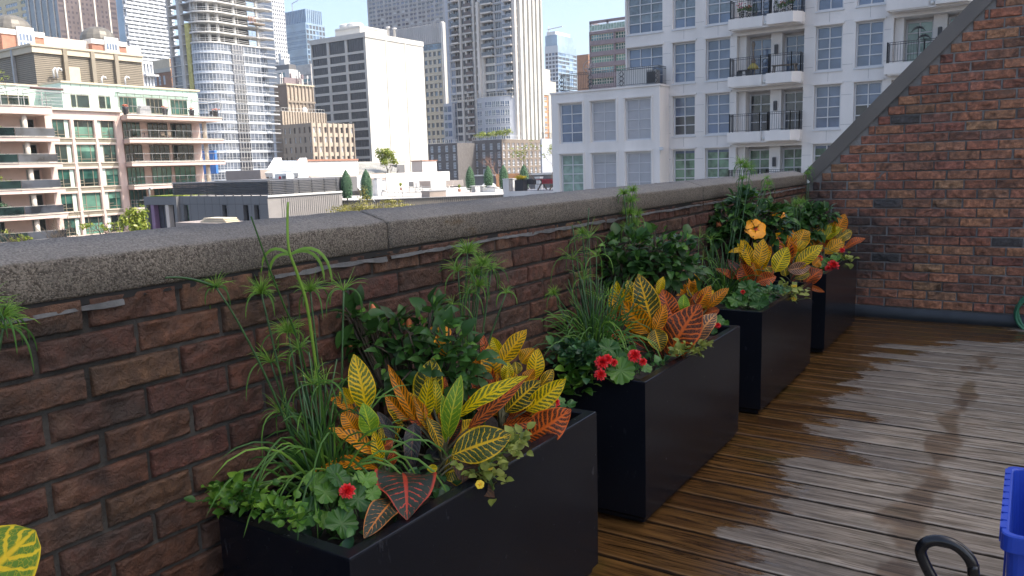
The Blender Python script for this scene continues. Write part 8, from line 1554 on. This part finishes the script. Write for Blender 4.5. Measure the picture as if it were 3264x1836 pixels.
trailing('trailing_plant', 'dark undergrowth of small leaves at the near end of the third planter', 'trailing plant', k5, .615, (700, 1080, 'x'), [(620, 1070, 0), (700, 1080, 2), (760, 1090, 4)], 70, .03, M['ivydk'], 69, .03, group='trailing plants at the planter rims')

for nm, yb, sd, w_ in (('nearest', 1.75, 71, .42), ('second', 3.75, 72, .4), ('third', 5.5, 73, .4), ('farthest', 7.3, 74, .4)):
    r = empty('undergrowth', (.36, yb, .612), 'low dark leaves filling the soil between the crotons of the %s planter' % nm, 'undergrowth', 'undergrowth in the planters'); q = random.Random(sd); it = []
    for i in range(170): P = Vector((q.uniform(-.20, .17), q.uniform(-w_, w_), q.uniform(-.005, .05))); d = Vector((q.uniform(-1, 1), q.uniform(-1, 1), q.uniform(0, .9))).normalized(); s_ = q.uniform(.025, .055); it.append((P, P+d*s_, s_*q.uniform(.5, .8), Vector((q.uniform(-.5, .5), q.uniform(-.5, .3), 1)), q.random()))
    leaf_mass('foliage', M['ivydk'], r, it)
# ---------------------------------------------------------------- light, sky, camera
SUN = Vector((.60, .21, .77)).normalized(); el = math.asin(SUN.z); az = math.atan2(SUN.x, SUN.y)
wd = bpy.data.worlds.new('World'); scene.world = wd; wd.use_nodes = True; nt = wd.node_tree; nt.nodes.clear()
sky = nt.nodes.new('ShaderNodeTexSky'); sky.sky_type = 'NISHITA'; sky.sun_disc = False; sky.sun_elevation = el; sky.sun_rotation = az; sky.altitude = 80; sky.air_density = .9; sky.dust_density = 3.5; sky.ozone_density = 1.2
bgn = nt.nodes.new('ShaderNodeBackground'); bgn.inputs[1].default_value = SKY_STRENGTH; ow = nt.nodes.new('ShaderNodeOutputWorld'); nt.links.new(sky.outputs[0], bgn.inputs[0]); nt.links.new(bgn.outputs[0], ow.inputs[0])
ld = bpy.data.lights.new('sun', 'SUN'); ld.energy = SUN_STRENGTH; ld.angle = R(.5); ld.color = (1, .95, .87); lo = bpy.data.objects.new('sun', ld); COL.objects.link(lo); lo.rotation_euler = (-SUN).to_track_quat('-Z', 'Y').to_euler(); lo.location = (0, 0, 60)
cm = bpy.data.cameras.new('camera'); co = bpy.data.objects.new('camera', cm); COL.objects.link(co); cm.sensor_fit = 'HORIZONTAL'; cm.sensor_width = 36; cm.lens = FPX/3264*36; cm.clip_start = .02; cm.clip_end = 6000
mt_ = Matrix((RIGHT, UP, -FWD)).transposed().to_4x4(); mt_.translation = CAM; co.matrix_world = mt_; scene.camera = co
scene.view_settings.view_transform = 'Standard'; scene.view_settings.look = 'None'; scene.view_settings.exposure = EXPOSURE; scene.view_settings.gamma = 1; scene.view_settings.use_curve_mapping = False
scene.cycles.use_denoising = True; scene.cycles.max_bounces = 8; scene.cycles.diffuse_bounces = 4; scene.cycles.glossy_bounces = 4; scene.cycles.transmission_bounces = 4; scene.cycles.caustics_reflective = False; scene.cycles.caustics_refractive = False

scene.view_settings.use_white_balance = True; scene.view_settings.white_balance_temperature = 6750; scene.view_settings.white_balance_tint = 10
hz = MB(); hz.box(-2050, 2050, -1550, 2550, GZ-1, 175, None); t = NT('haze'); t.t.links.clear(); pv = t.n('ShaderNodeVolumePrincipled'); pv.inputs['Color'].default_value = (.80, .88, 1, 1); pv.inputs['Density'].default_value = .0002; pv.inputs['Anisotropy'].default_value = .2; t.t.nodes.remove(t.b); t.l(pv.outputs[0], t.out.inputs['Volume'])
tag(hz.build('haze', t.m), kind='stuff'); scene.cycles.volume_bounces = 0
